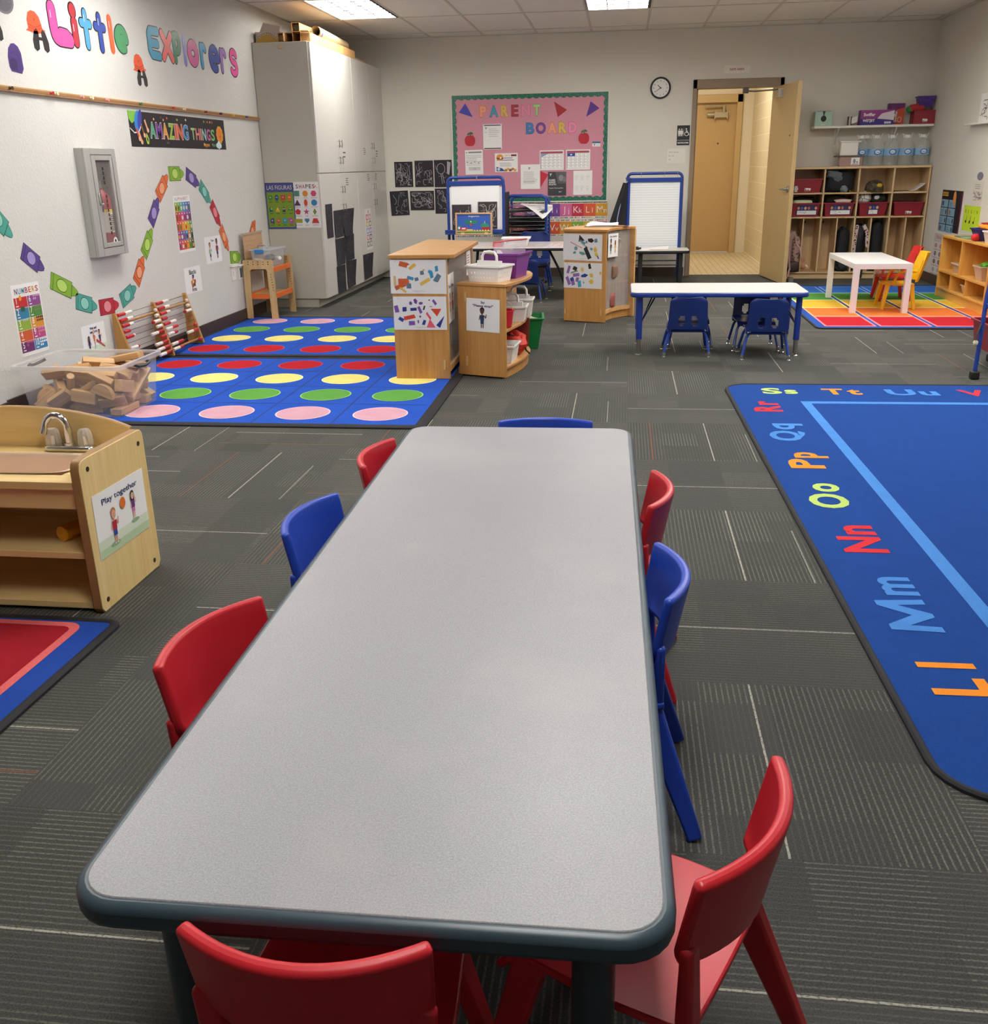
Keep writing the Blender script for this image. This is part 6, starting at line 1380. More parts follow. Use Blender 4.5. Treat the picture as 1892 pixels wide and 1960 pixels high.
# ---------------------------------------------------------------- bins, caddies and baskets
def box_bin(name,lab,cat,c,rz,bw,bd,tw_,td,h,mat,holes=None,rim=.012,grp=None,th=.003,cells=(6,3)):
    """tapered open bin; holes=(nu,nv,size fraction) square perforations"""
    t=thing(name,lab,cat,c,rz,grp); g=G(); Mx=WORLD[t.name]
    B=[Vector((sx*bw/2,sy*bd/2,0)) for sx,sy in ((-1,-1),(1,-1),(1,1),(-1,1))]; T=[Vector((sx*tw_/2,sy*td/2,h)) for sx,sy in ((-1,-1),(1,-1),(1,1),(-1,1))]
    for i in range(4):
        a,b,c_,d=B[i],B[(i+1)%4],T[(i+1)%4],T[i]; nrm=(b-a).cross(d-a).normalized()
        P_=lambda u,v:(a*(1-u)+b*u)*(1-v)+(d*(1-u)+c_*u)*v
        if holes:
            nu,nv,u0,u1,v0,v1,fr=holes; us=[0]; vs=[0]
            for k in range(nu): s0=u0+(u1-u0)*k/nu; us+=[s0,s0+(u1-u0)/nu*fr]
            for k in range(nv): s0=v0+(v1-v0)*k/nv; vs+=[s0,s0+(v1-v0)/nv*fr]
            us.append(1); vs.append(1)
        else: us=[0,1]; vs=[0,1]
        W=len(us); vv=[P_(u,v)-nrm*th*k for k in (0,1) for v in vs for u in us]; K=W*len(vs); fs=[]
        sol=lambda x,y: 0<=x<W-1 and 0<=y<len(vs)-1 and not (holes and x%2==1 and y%2==1)
        ix=lambda x,y,k:k*K+y*W+x
        for y in range(len(vs)-1):
            for x in range(W-1):
                if not sol(x,y): continue
                fs.append((ix(x,y,0),ix(x+1,y,0),ix(x+1,y+1,0),ix(x,y+1,0))); fs.append((ix(x,y,1),ix(x,y+1,1),ix(x+1,y+1,1),ix(x+1,y,1)))
                for dx,dy,q0,q1 in ((-1,0,(x,y+1),(x,y)),(1,0,(x+1,y),(x+1,y+1)),(0,-1,(x,y),(x+1,y)),(0,1,(x+1,y+1),(x,y+1))):
                    if not sol(x+dx,y+dy): fs.append((ix(*q0,0),ix(*q1,0),ix(*q1,1),ix(*q0,1))[::-1])
        g.add(vv,fs,mat,False)
    g.add(B+[b+Vector((0,0,th)) for b in B],[(0,3,2,1),(4,5,6,7)],mat)
    local(g,t).obj('bin_body',t)
    g=G(); o=[Vector((sx*(tw_/2+rim),sy*(td/2+rim),h)) for sx,sy in ((-1,-1),(1,-1),(1,1),(-1,1))]; i_=[v+Vector((0,0,0)) for v in T]
    vs=[v-Vector((0,0,.004)) for v in T]+[v+Vector((0,0,.003)) for v in T]+[v+Vector((0,0,.002)) for v in o]+[v-Vector((0,0,.009)) for v in o]
    g.add(vs,[(r*4+k,r*4+(k+1)%4,(r+1)*4+(k+1)%4,(r+1)*4+k) for r in range(3) for k in range(4)],mat); local(g,t).obj('rim',t,.0015)
    return t
mWP=M('#ebe8e4',.35,.02); ang=math.atan2(du.y,du.x)
def caddy(lab,c,rz,w=.235,d=.19,h=.10,grp='white plastic caddies'):
    t=box_bin('caddy',lab,'caddy',c,rz,w*.86,d*.86,w,d,h,mWP,(8,2,.12,.92,.25,.8,.35),.008,grp)
    g=G(); g.box(-.09*w/.235,-.003,.004,.09*w/.235,.003,h+.025,mWP); local(g,t).obj('divider_wall',t,.003)
    g=G(); g.tube([(-.052,0,h+.02),(-.050,0,h+.055),(-.035,0,h+.075),(0,0,h+.08),(.035,0,h+.075),(.050,0,h+.055),(.052,0,h+.02)],.0085,mWP,10); local(g,t).obj('handle',t)
    return t
wc=A_+du*.168+dn*.125; caddy('white plastic caddy with a handle at the front of the curved shelf top',(wc.x,wc.y,.593),ang-.03)
wc=A_+du*.165+dn*.38; box_bin('storage_bin','large purple plastic bin behind the white caddy on the curved shelf top','bin',(wc.x,wc.y,.593),ang+.10,.19,.20,.235,.26,.155,M('#7b2f8c',.35,.04),None,.012)
# ziploc style bag, pencil and papers in the purple bin
g=G()
def fnb(u,v): return (wc.x-.09+.20*u+.02*v,wc.y-.06+.10*u+.03*math.sin(5*u)*v,.70+.115*v+.015*u)
g.slab(fnb,10,8,.002,CLEAR('#efe6ea',.30,.15)); g2=G(); a=fnb(0,1); b=fnb(1,1); g2.tube([fnb(i/10,1) for i in range(11)],.005,M('#d9606a',.4),8)
bg=thing('zip_bag','clear zip bag with a pink seal standing in the purple bin','bag',(wc.x,wc.y,.70)); g.obj('bag_film',bg); g2.obj('zip_seal',bg)
p=P((wc.x-.10,wc.y-.09,.745),(.86,.5,0),(0,0,1)); p.line([(.03,.02),(.09,.03),(.15,.025)],.006,M('#8a7a86',.6),2)
g=G(); g.cyl((wc.x-.13,wc.y-.16,.765),(wc.x+.02,wc.y-.06,.725),.008,M('#8fbf6a',.4),8); tag(g.obj('marker'),'light green marker lying on the rim of the purple bin','marker')
wc2=A_+du*.10+dn*.50; g=G(); 
def fnp(u,v): return (wc2.x-.1+.19*u,wc2.y-.1+.1*v+.03*u,.60+.12*v+.03*math.sin(3*u+1)*v)
g.slab(fnp,8,6,.001,M('#eae8e6',.6)); tag(g.obj('crumpled_paper'),'white paper sheet sticking up behind the white caddy on the curved shelf','paper')
box_bin('basket','white plastic basket with slits standing on the laminated table','basket',(-1.045,9.93,.512),.05,.22,.17,.27,.21,.085,mWP,(10,1,.06,.96,.35,.8,.5),.010)
wc4=A_+du*(.165)+dn*.42; caddy('white caddy holding a grey folder on the middle curved shelf, front one',(wc4.x,wc4.y,.304),ang+.35,.22,.17,.10)
wc5=A_+du*(.13)+dn*.63; caddy('white caddy behind the other one on the middle curved shelf',(wc5.x,wc5.y,.304),ang+.35,.19,.15,.12)
g=G(); w5=A_+du*(.10)+dn*.40; g.obox((w5.x,w5.y,.45),(.012,.17,.19),(.0,.35,ang+.2),M('#6b6560',.6)); tag(g.obj('folder'),'grey brown folder slanting in the front caddy on the middle curved shelf','folder')
rb_=A_+du*(.262)+dn*.135
t=thing('toy_bucket','small red toy bucket with a wire handle on the middle curved shelf','bucket',(rb_.x,rb_.y,.304))
mRB=M('#c2202f',.35,.03); g=G(); g.lathe([(.0,.003),(.045,.003),(.060,.105),(.066,.105),(.066,.112),(.058,.112),(.043,.008),(.0,.008)],(rb_.x,rb_.y,.304),mRB,24); g.obj('bucket_body',t)
g=G(); g.tube([(rb_.x-.06*du.x,rb_.y-.06*du.y,.41),(rb_.x-.05*du.x,rb_.y-.05*du.y,.47),(rb_.x-.01,rb_.y+.0,.485),(rb_.x+.05*du.x,rb_.y+.05*du.y,.45),(rb_.x+.06*du.x,rb_.y+.06*du.y,.41)],.0025,M('#c9b98a',.4),6); g.obj('handle',t)
wb=A_+du*(.215)+dn*.17; box_bin('basket','white perforated basket on the lowest curved shelf','basket',(wb.x+.01,wb.y+.02,.0785),ang+.25,.15,.18,.185,.225,.112,mWP,(9,5,.1,.95,.12,.85,.35),.008)
g=G(); w6=A_+du*(.17)+dn*.43; g.blob((w6.x,w6.y,.155),(.10,.10,.07),M('#c9321f',.6,.1),7,.16,.8,12); og=tag(g.obj('cloth_bag'),'crumpled red cloth bag behind the white basket on the lowest curved shelf','bag')
g=G(); g.tube([(w6.x-.05,w6.y-.07,.23),(w6.x+.07,w6.y-.05,.19),(w6.x+.10,w6.y-.04,.11),(w6.x+.125,w6.y-.05,.09)],.006,mBlack,8); tag(g.obj('cord'),'black cord hanging over the edge of the lowest curved shelf','cord')
g=G(); w7=A_+du*(.12)+dn*.60; g.obox((w7.x,w7.y,.20),(.18,.05,.19),(0,.05,.1),M('#6f2018',.5,.1)); p=P((w7.x-.09,w7.y-.033,.11),(1,.1,0),(0,0,1),0,g); p.text('PIONEER',.09,.135,.013,C_('#b9923a'),1,'c',.02); p.text('HOUSE',.09,.095,.024,C_('#b9923a'),1,'c',.03); tag(g.obj('toy_box',bevel=.003),'dark red box with gold lettering on the lowest curved shelf','box')
gp=(-.70,7.17,.001); box_bin('storage_bin','tall green plastic bin standing on the floor behind the curved shelf','bin',gp,.1,.20,.22,.27,.28,.225,M('#157a3d',.4,.05),None,.012)
g=G(); g.blob((-.70,7.14,.205),(.09,.08,.02),M('#b9a08a',.7,.1),3,.2,.9,8); tag(g.obj('toy_piece'),'tan toy piece on top of the green bin','toy')
# ---------------------------------------------------------------- right divider with concave clear side
d2=thing('curved_divider','honey wood curved divider cabinet with collages on its end, right of the laminated table','cabinet',(-.2,8.6,0))
P0,P1,P2,P3,P4=(-.478,8.415),(-.122,8.280),(.112,8.705),(-.19,9.06),(-.44,8.72)
v0=Vector((*P0,0)); v1=Vector((*P1,0)); v2=Vector((*P2,0)); u1=(v1-v0).normalized()
g=G(); g.prism([(0,.004),((v1-v0).length,.004),((v1-v0).length,.745),(0,.745)],v0,u1,(0,0,1),-.02,mHon,mHonE); g.obj('end_panel',d2,.003)
nrm=Vector((-(v2-v1).y,(v2-v1).x,0)).normalized()   # inward
def cc_(s,ins=0.0):
    a=v1+(v2-v1)*s; k=.05*math.sin(PI*s)+ins; return a+nrm*k
g=G(); pts=[(-.492,8.425),(-.485,8.40),(-.118,8.262),(-.10,8.268)]+[tuple(cc_(s,-.012 if s>.99 else .0)[:2]) for s in (.2,.4,.6,.8,1.0)]+[P3,P4]
g.prism(pts,(0,0,.745),(1,0,0),(0,1,0),.022,mHonX,mHonE); g.obj('top',d2,.004)
def curved(z0,z1,th,ins,m,nm):
    g=G(); N=10
    for k in range(N):
        s0,s1=.03+.93*k/N,.03+.93*(k+1)/N; a,b=cc_(s0,ins),cc_(s1,ins); d=(b-a); g.beam((a.x,a.y,(z0+z1)/2),(b.x,b.y,(z0+z1)/2),(th,z1-z0),(th,z1-z0),m,side=(d.y,-d.x,0))
    g.obj(nm,d2)
curved(.10,.742,.004,.02,mPlexi,'clear_panel'); curved(.07,.10,.022,.012,mHonX,'front_rail'); curved(.004,.072,.016,.03,mHon,'plinth')
g=G(); a=v2; g.beam((a.x-.012,a.y-.012,.004),(a.x-.012,a.y-.012,.745),(.022,.05),(.022,.05),mHonX,side=(v2-v1)); g.obj('corner_post',d2,.002)
g=G()
for a,b in ((P2,P3),(P3,P4),(P4,P0)):
    A,B=Vector((*a,0)),Vector((*b,0)); d=B-A; nn=Vector((d.y,-d.x,0)).normalized()*-.012; A=A+nn; B=B+nn; g.beam((A.x,A.y,.37),(B.x,B.y,.37),(.016,.735),(.016,.735),mHon,side=nn)
g.obj('back_panel',d2)
for z in (.30,.52):
    g=G(); g.prism([tuple((v0+u1*.02+Vector((0,.03,0)))[:2])]+[tuple(cc_(s,.035)[:2]) for s in (.08,.3,.5,.7,.95)]+[(-.19,9.03),(-.425,8.72)],(0,0,z),(1,0,0),(0,1,0),.016,M('#a8845c',.5,.1)); g.obj('shelf',d2)
for du_,z in ((.015,.09),(.345,.09)):
    g=G(); w=v0+u1*du_; g.obox((w.x+u1.y*.004,w.y-u1.x*.004,z),(.012,.008,.05),(0,0,math.atan2(u1.y,u1.x)),M('#d6b37a',.4)); g.obj('hinge_pin',d2,.002)
for (x,y,z,c,lab) in ((-.12,8.62,.40,'#8a6a5a','brown bundle behind the clear curved side, middle shelf'),(-.13,8.6,.16,'#9a5a50','reddish bundle behind the clear curved side, bottom'),(-.1,8.66,.62,'#9a8f86','grey bundle behind the clear curved side, top shelf')):
    g=G(); g.blob((x,y,z),(.10,.12,.075),M(c,.8,.15),int(z*100),.1,.6,8); tag(g.obj('cloth_bundle'),lab,'bundle')
bk='#1c1b20'; tl='#5f8f94'; pk='#d98a90'
wq=v0-Vector((-u1.y,u1.x,0))*.002
def P2d(u,z,rot=0): w=wq+u1*u; return P((w.x,w.y,z),u1,(0,0,1),rot)
collage(P2d(-.008,.515,-.01),.352,.215,'collage of black and teal scraps with a pink strip on the curved divider',
 [(.46,.86,.16,.16,.2,bk,3),(.71,.77,.20,.12,-.1,bk,5),(.84,.77,.08,.09,.1,tl,4),(.60,.70,.07,.08,.4,tl,5),(.50,.70,.16,.05,-.5,tl,4),(.55,.58,.22,.03,-.6,'#9aa0a4',4),(.34,.58,.34,.025,-.42,pk,4),(.33,.46,.12,.11,.3,tl,5),(.30,.30,.11,.08,.5,tl,5),(.50,.28,.20,.10,-.2,tl,5),(.63,.30,.10,.30,.45,bk,4),(.73,.45,.10,.08,-.2,tl,5),(.83,.42,.13,.16,.2,'#e0b83a',5),(.86,.25,.10,.11,.1,'#e0b83a',5),(.90,.15,.03,.09,.5,'#5a5a4a',4)],2)
collage(P2d(.0,.285,.0),.348,.210,'paper collage of purple, yellow and blue scraps, lower sheet on the curved divider',
 [(.13,.72,.07,.19,-.3,'#8a62a8',4),(.30,.77,.11,.10,-.5,bk,4),(.49,.74,.09,.12,.3,'#e0bb4a',5),(.68,.88,.07,.13,.2,bk,4),(.28,.64,.20,.035,.3,'#7a8a5a',4),(.33,.52,.17,.085,.1,'#8a62a8',4),(.54,.50,.22,.10,.2,'#2f3a94',5),(.73,.52,.13,.13,.2,'#e0bb4a',6),(.96,.62,.08,.11,.1,'#e0bb4a',5),(.73,.28,.14,.15,.1,'#e0bb4a',6),(.12,.28,.08,.22,.4,'#8a62a8',4),(.22,.34,.10,.10,.4,'#2f3a94',4),(.36,.34,.08,.12,-.3,'#8a62a8',4),(.25,.20,.09,.12,.2,'#8a62a8',4),(.42,.17,.09,.17,.1,'#3fa0b0',4),(.52,.25,.05,.07,.5,'#4fb0b8',3)],2)
def f_teach(p,w,h): p.text('Get a teacher',w*.5,h*.85,.014,navy,4,'c',.03,w=w*.72); p.fig(w*.26,h*.12,h*.68,'#6a4030','#2a1612','#3a3f4a','#2f333f',4,0); p.fig(w*.70,h*.16,h*.55,'#8a5a40','#5a2a1a','#e0b35a','#e0b35a',4,0,1)
a=cc_(.14,.014); b=cc_(.60,.014); dd=(b-a).normalized()
sign('picture_card','Get a teacher picture card on the clear curved side of the right divider','picture card',P((a.x+dd.y*.012,a.y-dd.x*.012,.535),dd,(0,0,1),-.02),.215,.19,f_teach)
cl=thing('clipboard','clipboard with loose white papers lying on the curved divider','clipboard',(-.2,8.72,.768))
g=G(); g.obox((-.19,8.74,.771),(.23,.30,.005),(0,0,-.1),M('#9a8f86',.5)); g.obj('board',cl)
g=G()
for k in range(3): g.slab(lambda u,v:(-.30+.23*u+.02*k,8.60+.26*v,.775+.004*k+.012*math.sin(4*u+k)*v*.6+.012*v),8,6,.0008,mPaper)
g.obj('paper_sheet',cl)
g=G(); g.box(-.04,8.60,.768,.06,8.64,.776,M('#8a5a4a',.6)); tag(g.obj('pencil_case'),'small reddish brown strip beside the clipboard on the curved divider','stationery')
# ================================================================== school chairs with metal legs
mVB=M('#172c68',.3,.03,nscale=6); mVL=M('#25449a',.3,.03,.0); mGlide=M('#d9d9d6',.2,.02,.9)
def school_chair(label):
    t=thing('school_chair',label,'chair')
    def shell(name,fn,nu,nv,th,hol=None):
        g=G()
        if not hol: g.slab(fn,nu,nv,th,mVB)
        else:
            e=1e-3; W=nu+1; Pt=[];Qt=[]
            for j in range(nv+1):
                for i in range(W):
                    u,v=i/nu,j/nv; u,v=hol[1](u,v); p=Vector(fn(u,v)); d1=Vector(fn(min(u+e,1),v))-Vector(fn(max(u-e,0),v)); d2_=Vector(fn(u,min(v+e,1)))-Vector(fn(u,max(v-e,0))); n=d1.cross(d2_).normalized(); Pt.append(p); Qt.append(p-n*th)
            K=len(Pt); op=lambda i,j: 0<=i<nu and 0<=j<nv and not hol[0](i,j); fs=[]
            for j in range(nv):
                for i in range(nu):
                    if not op(i,j): continue
                    a=j*W+i; fs+=[(a,a+1,a+W+1,a+W),(K+a,K+a+W,K+a+W+1,K+a+1)]
                    for dx,dy,q0,q1 in ((-1,0,a+W,a),(1,0,a+1,a+W+1),(0,-1,a,a+1),(0,1,a+W+1,a+W)):
                        if not op(i+dx,j+dy): fs.append((q0,K+q0,K+q1,q1))
            g.add(Pt+Qt,fs,mVB)
        return g.obj(name,t,.002)
    def back(u,v):   # seen from behind
        x=(u-.5)*2; hw=.140-.022*v-.004*math.cos(3*v)
        if v>.86: hw-=.035*((v-.86)/.14)**2
        return (-x*hw,-.145-.025*v-.022*(1-x*x),.195+.220*v)
    N=24
    def warp(u,v):
        # snap grid lines round the two oval openings
        return u,v
    hc=[(8.2,4.6),(15.8,4.6)]
    shell('backrest',back,N,16,.006,(lambda i,j:any(((i+.5-a)/2.0)**2+((j+.5-b)/2.7)**2<1 for a,b in hc),warp))
    def seat(u,v):
        x=(u-.5)*2; return (x*(.142-.01*v),-.150+v*.285,.206-.010*(1-x*x)*math.sin(PI*v)-.03*max(0,v-.8)**2*18+.012*max(0,.15-v)*5)
    shell('seat',seat,14,12,.006)
    for s in (-1,1):
        for f,(yt,yb) in ((0,(-.115,-.152)),(1,(.085,.150))):
            g=G(); g.tube([(s*.10,yt,.178),(s*.118,yt-(.0 if f else .004),.172),(s*.130,yt+(yb-yt)*.2,.145),(s*.153,yb,.028)],.0095,mVL,10); l=g.obj('leg',t)
            g=G(); g.lathe([(.016,0),(.016,.006),(.009,.010),(.011,.013),(.011,.036),(.0095,.037)],(s*.1535,yb,.0),mGlide,14); g.obj('glide',l)
    for y in (-.115,.085):
        g=G(); g.tube([(-.102,y,.178),(.102,y,.178)],.0095,mVL,10); g.obj('cross_tube',t)
    for s in (-1,1):
        g=G(); g.prism([(-.02,.0),(.035,.0),(.02,.035),(-.015,.03)],(s*.128,-.135,.178),(0,1,0),(0,0,1),.012*s,mVB); g.obj('side_lug',t,.002)
    return t
sc0=school_chair('blue plastic school chair at the near side of the blue-edged table, left one'); GS='blue school chairs'
move(sc0,(.468,6.915,0),.0); sc0['group']=GS
dup(sc0,(.992,6.826,0),-.02,'blue plastic school chair at the near side of the blue-edged table, right one')
dup(sc0,(.965,7.165,0),PI+.02,'dark blue school chair on the far side of the blue-edged table, behind the right chair')
dup(sc0,(.512,7.225,0),PI,'blue school chair on the far side of the blue-edged table, hidden behind the left chair')
dup(sc0,(-.905,9.72,0),-.10,'blue school chair in front of the laminated table, beside the curved shelf')
c5_=dup(sc0,(-.945,10.66,0),PI,'big blue school chair behind the laminated table with only its back top showing'); c5_.scale=(1.28,1.28,1.42)
dup(sc0,(-1.60,9.35,0),-1.2,'blue school chair behind the tall divider, only a corner of its back showing').scale=(1.1,1.1,1.42)
# ---------------------------------------------------------------- tables
def edge_table(name,lab,x0,y0,x1,y1,z,th,top,edge,r=.05,rz=0):
    t=thing(name,lab,'table',((x0+x1)/2,(y0+y1)/2,0))
    g=G(); g.prism(rrect(x0+.006,y0+.006,x1-.006,y1-.006,r),(0,0,z-.005),(1,0,0),(0,1,0),.0055,top); g.obj('tabletop',t,.001)
    g=G(); g.prism(rrect(x0,y0,x1,y1,r),(0,0,z-th),(1,0,0),(0,1,0),th-.003,edge); g.obj('edge_band',t,.008)
    return t
mTW=M('#dcdad6',.3,.02); mNavy=M('#1f3a8c',.32,.03)
t=edge_table('play_table','low rectangular table with a white top and blue edge and legs',.072,6.775,1.268,7.345,.442,.034,mTW,mNavy,.045)
for x,s in ((.140,1),(1.212,-1)):
    for y in (6.84,7.27):
        g=G(); g.cyl((x,y,.115),(x,y,.409),.021,mNavy,16); g.cyl((x,y,.02),(x,y,.125),.0155,mSteel,14); g.lathe([(.024,0),(.024,.008),(.012,.016)],(x,y,0),mGlide,16); g.obj('leg',t)
    for dy in (0,.05):
        g=G(); g.tube([(x+s*.0,7.02+dy*0-.17,.205),(x+s*.10+dy*.6*s,7.05+dy,.407)],.005,M('#1c2c5c',.4),8); g.obj('brace',t)
t=edge_table('black_edged_table','low pale table with black edge and legs in front of the right easel',-.12,10.965,.742,11.36,.374,.032,M('#d3cdc0',.4,.03),mBlack,.03)
for x in (-.05,.216,.652):
    if x<0: continue
    for y in (11.045,11.29):
        g=G(); g.box(x-.022,y-.022,0,x+.022,y+.022,.343,mBlack); g.obj('leg',t,.004)
for y in (11.045,11.29):
    g=G(); g.box(-.08,y-.022,0,-.036,y+.022,.343,mBlack); g.obj('leg',t,.004)
t=edge_table('laminated_table','rectangular table with a glossy white laminated top and black edge behind the curved shelf',-1.55,9.70,-.30,10.52,.512,.03,M('#e6dedd',.12,.03),mBlack,.04)
for x in (-1.42,-.44):
    for y in (9.82,10.40):
        g=G(); g.tube([(x,y,.482),(x+.04*(1 if x<-1 else -1)*-1,y,.0)],.014,mBlack,10); g.obj('leg',t)
g=G(); g.tube([(-.72,9.95,.48),(-.60,9.97,.25),(-.52,9.99,.0)],.012,mBlack,8); g.obj('brace',t)
g=G(); g.box(-1.27,9.86,.512,-1.18,9.93,.56,M('#cf3a44',.45,.05)); tag(g.obj('box',bevel=.004),'small red box on the laminated table left of the white basket','box')
for n,(a,b,c,d) in enumerate(((-1.0,9.78,-.72,10.2),(-.70,9.78,-.42,10.25))):
    g=G(); p=P((a,b,.5125),(1,0,0),(0,1,0),.05*(n-.5)); p.sheet(0,0,c-a,d-b,M('#eee6e4',.15),.0012); p.rect(.02,.02,c-a-.02,d-b-.02,M('#e2d3d0',.15),4); p.scrib(.03,.03,c-a-.03,d-b-.03,5,M('#c9a8a0',.4),n,.006,5); tag(p.g.obj('laminated_sheet'),'laminated placemat %s on the white laminated table'%('beside the basket' if n==0 else 'nearest the curved divider'),'placemat')
# papers on the black-edged table
cl=thing('clipboard','white paper on a clipboard lying on the black-edged table','clipboard',(.36,11.15,.375))
g=G(); g.obox((.36,11.14,.378),(.30,.22,.004),(0,0,.12),M('#cfc4b0',.5)); g.obj('board',cl)
g=G(); g.slab(lambda u,v:(.20+.31*u+.02*v,11.02+.22*v+.03*u,.383+.022*v*max(0,u-.2)),8,6,.001,mPaper); g.obj('paper_sheet',cl)
g=G(); g.box(.14,11.05,.375,.22,11.10,.40,mBlack); g.box(.15,11.06,.40,.19,11.09,.41,mBlack); tag(g.obj('hole_punch',bevel=.003),'small black desk tool on the black-edged table','stationery')
g=G(); g.box(.20,11.0,.375,.31,11.03,.383,mPaper); tag(g.obj('eraser'),'small white eraser on the black-edged table','stationery')
# ---------------------------------------------------------------- easels
mEB=M('#22408f',.3,.03)
def frame_tube(x0,x1,z0,z1,y,r,rad=.045,tilt=0.0):
    yy=lambda z:y+tilt*(z-z0)
    pts=[(x0,yy(z0),z0)]
    pts+=[(x0,yy(z1-rad),z1-rad)]+[(x0+rad-rad*math.cos(a),yy(z1-rad+rad*math.sin(a)),z1-rad+rad*math.sin(a)) for a in (.4,.8,1.2,PI/2)]
    pts+=[(x1-rad+rad*math.sin(a),yy(z1-rad+rad*math.cos(a)),z1-rad+rad*math.cos(a)) for a in (0,.4,.8,1.2)]+[(x1,yy(z1-rad),z1-rad),(x1,yy(z0),z0)]
    g=G(); g.tube(pts,r,mEB,12); return g
er=thing('easel','blue framed easel with a lined white board, right of the pink board','easel',(.36,11.5,0))
frame_tube(.052,.655,.02,1.165,11.46,.016,.05,.03).obj('frame',er)
for x in (.052,.655):
    g=G(); g.tube([(x,11.55,1.10),(x,11.78,.02)],.014,mEB,10); g.obj('rear_leg',er)
def lined():
    n=NT('lined_board'); x,y,z=n.sep(n.obj()); f=n.math('LESS_THAN',n.math('PINGPONG',n.math('MULTIPLY',z,1/.026),.5),.035); n.l.new(n.mix(f,'#e9ecec','#a9b0b4'),n.b.inputs['Base Color']); n.b.inputs['Roughness'].default_value=.10; return n.m
g=G(); g.add([(.082,11.456,.36),(.636,11.456,.36),(.636,11.474,1.078),(.082,11.474,1.078)],[(0,1,2,3)],lined()); g.add([(.082,11.466,.36),(.636,11.466,.36),(.636,11.484,1.078),(.082,11.484,1.078)],[(3,2,1,0)],lined()); g.obj('white_board',er)
g=G(); g.beam((.06,11.472,1.097),(.65,11.472,1.097),(.03,.045),(.03,.045),mEB,side=(0,1,0)); 
g.obj('top_rail',er,.003)
for x in (.071,.645):
    g=G(); g.beam((x,11.454,.36),(x,11.474,1.08),(.026,.02),(.026,.02),mEB,side=(1,0,0)); g.obj('side_rail',er,.003)
g=G(); g.box(.05,11.40,.30,.66,11.50,.315,mEB); g.box(.05,11.40,.315,.66,11.408,.335,mEB); g.obj('tray',er,.003)
for z in (.22,.17):
    g=G(); g.cyl((.05,11.50,z),(.66,11.50,z),.006,mSteel,8); g.obj('cross_wire',er)
for x in (.20,.46,.60):
    g=G(); g.tube([(x,11.485,1.17),(x,11.475,1.178),(x,11.468,1.15),(x,11.472,1.13)],.003,mSteel,6); g.obj('clip',er)
ap=thing('apron','black smock with blue ties hanging from the left corner of the right easel','apron',(-.03,11.44,.5))
g=G()
def fap(u,v):
    z=1.07-.50*v; w=.03+.20*v; x=.045-w+ (w)*u; return (x+.0,11.435-.03*math.sin(3.2*u+2*v)-.02*v,z-.05*(1-u)*v)
g.slab(fap,14,12,.012,M('#1a1a20',.8,.1)); g.obj('smock_cloth',ap)
g=G(); g.tube([(.05,11.43,1.09),(.01,11.41,1.0),(-.02,11.395,.85),(-.05,11.385,.70),(-.055,11.385,.62)],.006,M('#8f9bc4',.7),8); g.tube([(.05,11.43,1.09),(.03,11.42,1.12),(.06,11.42,1.14),(.09,11.43,1.11),(.06,11.43,1.08)],.004,mDark,8); g.obj('tie_string',ap)
# left easel with tray, paper, drawings
el=thing('easel','blue framed easel with a white paper pad left of the drying rack','easel',(-1.59,10.95,0))
frame_tube(-1.895,-1.285,.02,1.160,10.90,.016,.05,.03).obj('frame',el)
for x in (-1.895,-1.285):
    g=G(); g.tube([(x,10.98,1.08),(x,11.36,.02)],.014,mEB,10); g.obj('rear_leg',el)
g=G(); g.add([(-1.885,10.912,.60),(-1.295,10.912,.60),(-1.295,10.930,1.06),(-1.885,10.930,1.06)],[(0,1,2,3)],M('#e4e6e8',.3,.02)); g.add([(-1.885,10.922,.60),(-1.295,10.922,.60),(-1.295,10.940,1.06),(-1.885,10.940,1.06)],[(3,2,1,0)],mDark); g.obj('white_board',el)
g=G(); g.beam((-1.885,10.928,1.10),(-1.295,10.928,1.10),(.03,.05),(.03,.05),mEB,side=(0,1,0)); g.obj('top_rail',el,.003)
g=G(); g.box(-1.285,10.93,.30,-1.262,11.3,1.0,mDark); g.obj('side_pouch',el,.004)
g=G(); g.box(-1.92,10.80,.572,-1.27,10.92,.585,mEB); g.box(-1.92,10.80,.585,-1.27,10.81,.622,mEB); g.obj('tray',el,.003)
g=G(); g.box(-1.58,10.90,1.13,-1.565,10.905,1.185,mSteel); g.obj('clip',el)
g=G(); g.slab(lambda u,v:(-1.862+.535*u,10.906-.006*math.sin(2*u)+.018*v,.605+.475*v),8,8,.001,M('#eef0f0',.6,.02)); tag(g.obj('paper_pad'),'large white paper pad clipped on the left easel','paper')
def ed(x0,z0,x1,z1,sd,lab,w):
    def f(p,w_,h): p.scrib(.01,.02,w_-.01,h-.02,w,M('#b9b7a8',.9),sd,.004,4)
    sign('chalk_drawing',lab,'drawing',P((x0,10.893,z0),(1,0,0),(0,.02,1)),x1-x0,z1-z0,f,M('#3a333a',.8,.1))
ed(-1.852,.605,-1.64,.882,31,'black chalk drawing with a face on the left easel, left of the two',7); ed(-1.562,.625,-1.352,.908,32,'black chalk drawing with pale strokes on the left easel, right of the two',26)
t=thing('activity_board','blue Imaginarium wooden activity board standing on the left easel tray','toy board',(-1.6,10.74,.55))
yb_=10.76; g=G(); mFrm=M('#c9a27a',.5,.05)
for a in ((-1.795,.572,-1.39,.590),(-1.795,.785,-1.39,.802),(-1.795,.59,-1.775,.785),(-1.41,.59,-1.39,.785)): g.box(a[0],yb_-.012,a[1],a[2],yb_+.012,a[3],mFrm)
g.obj('wooden_frame',t,.003)
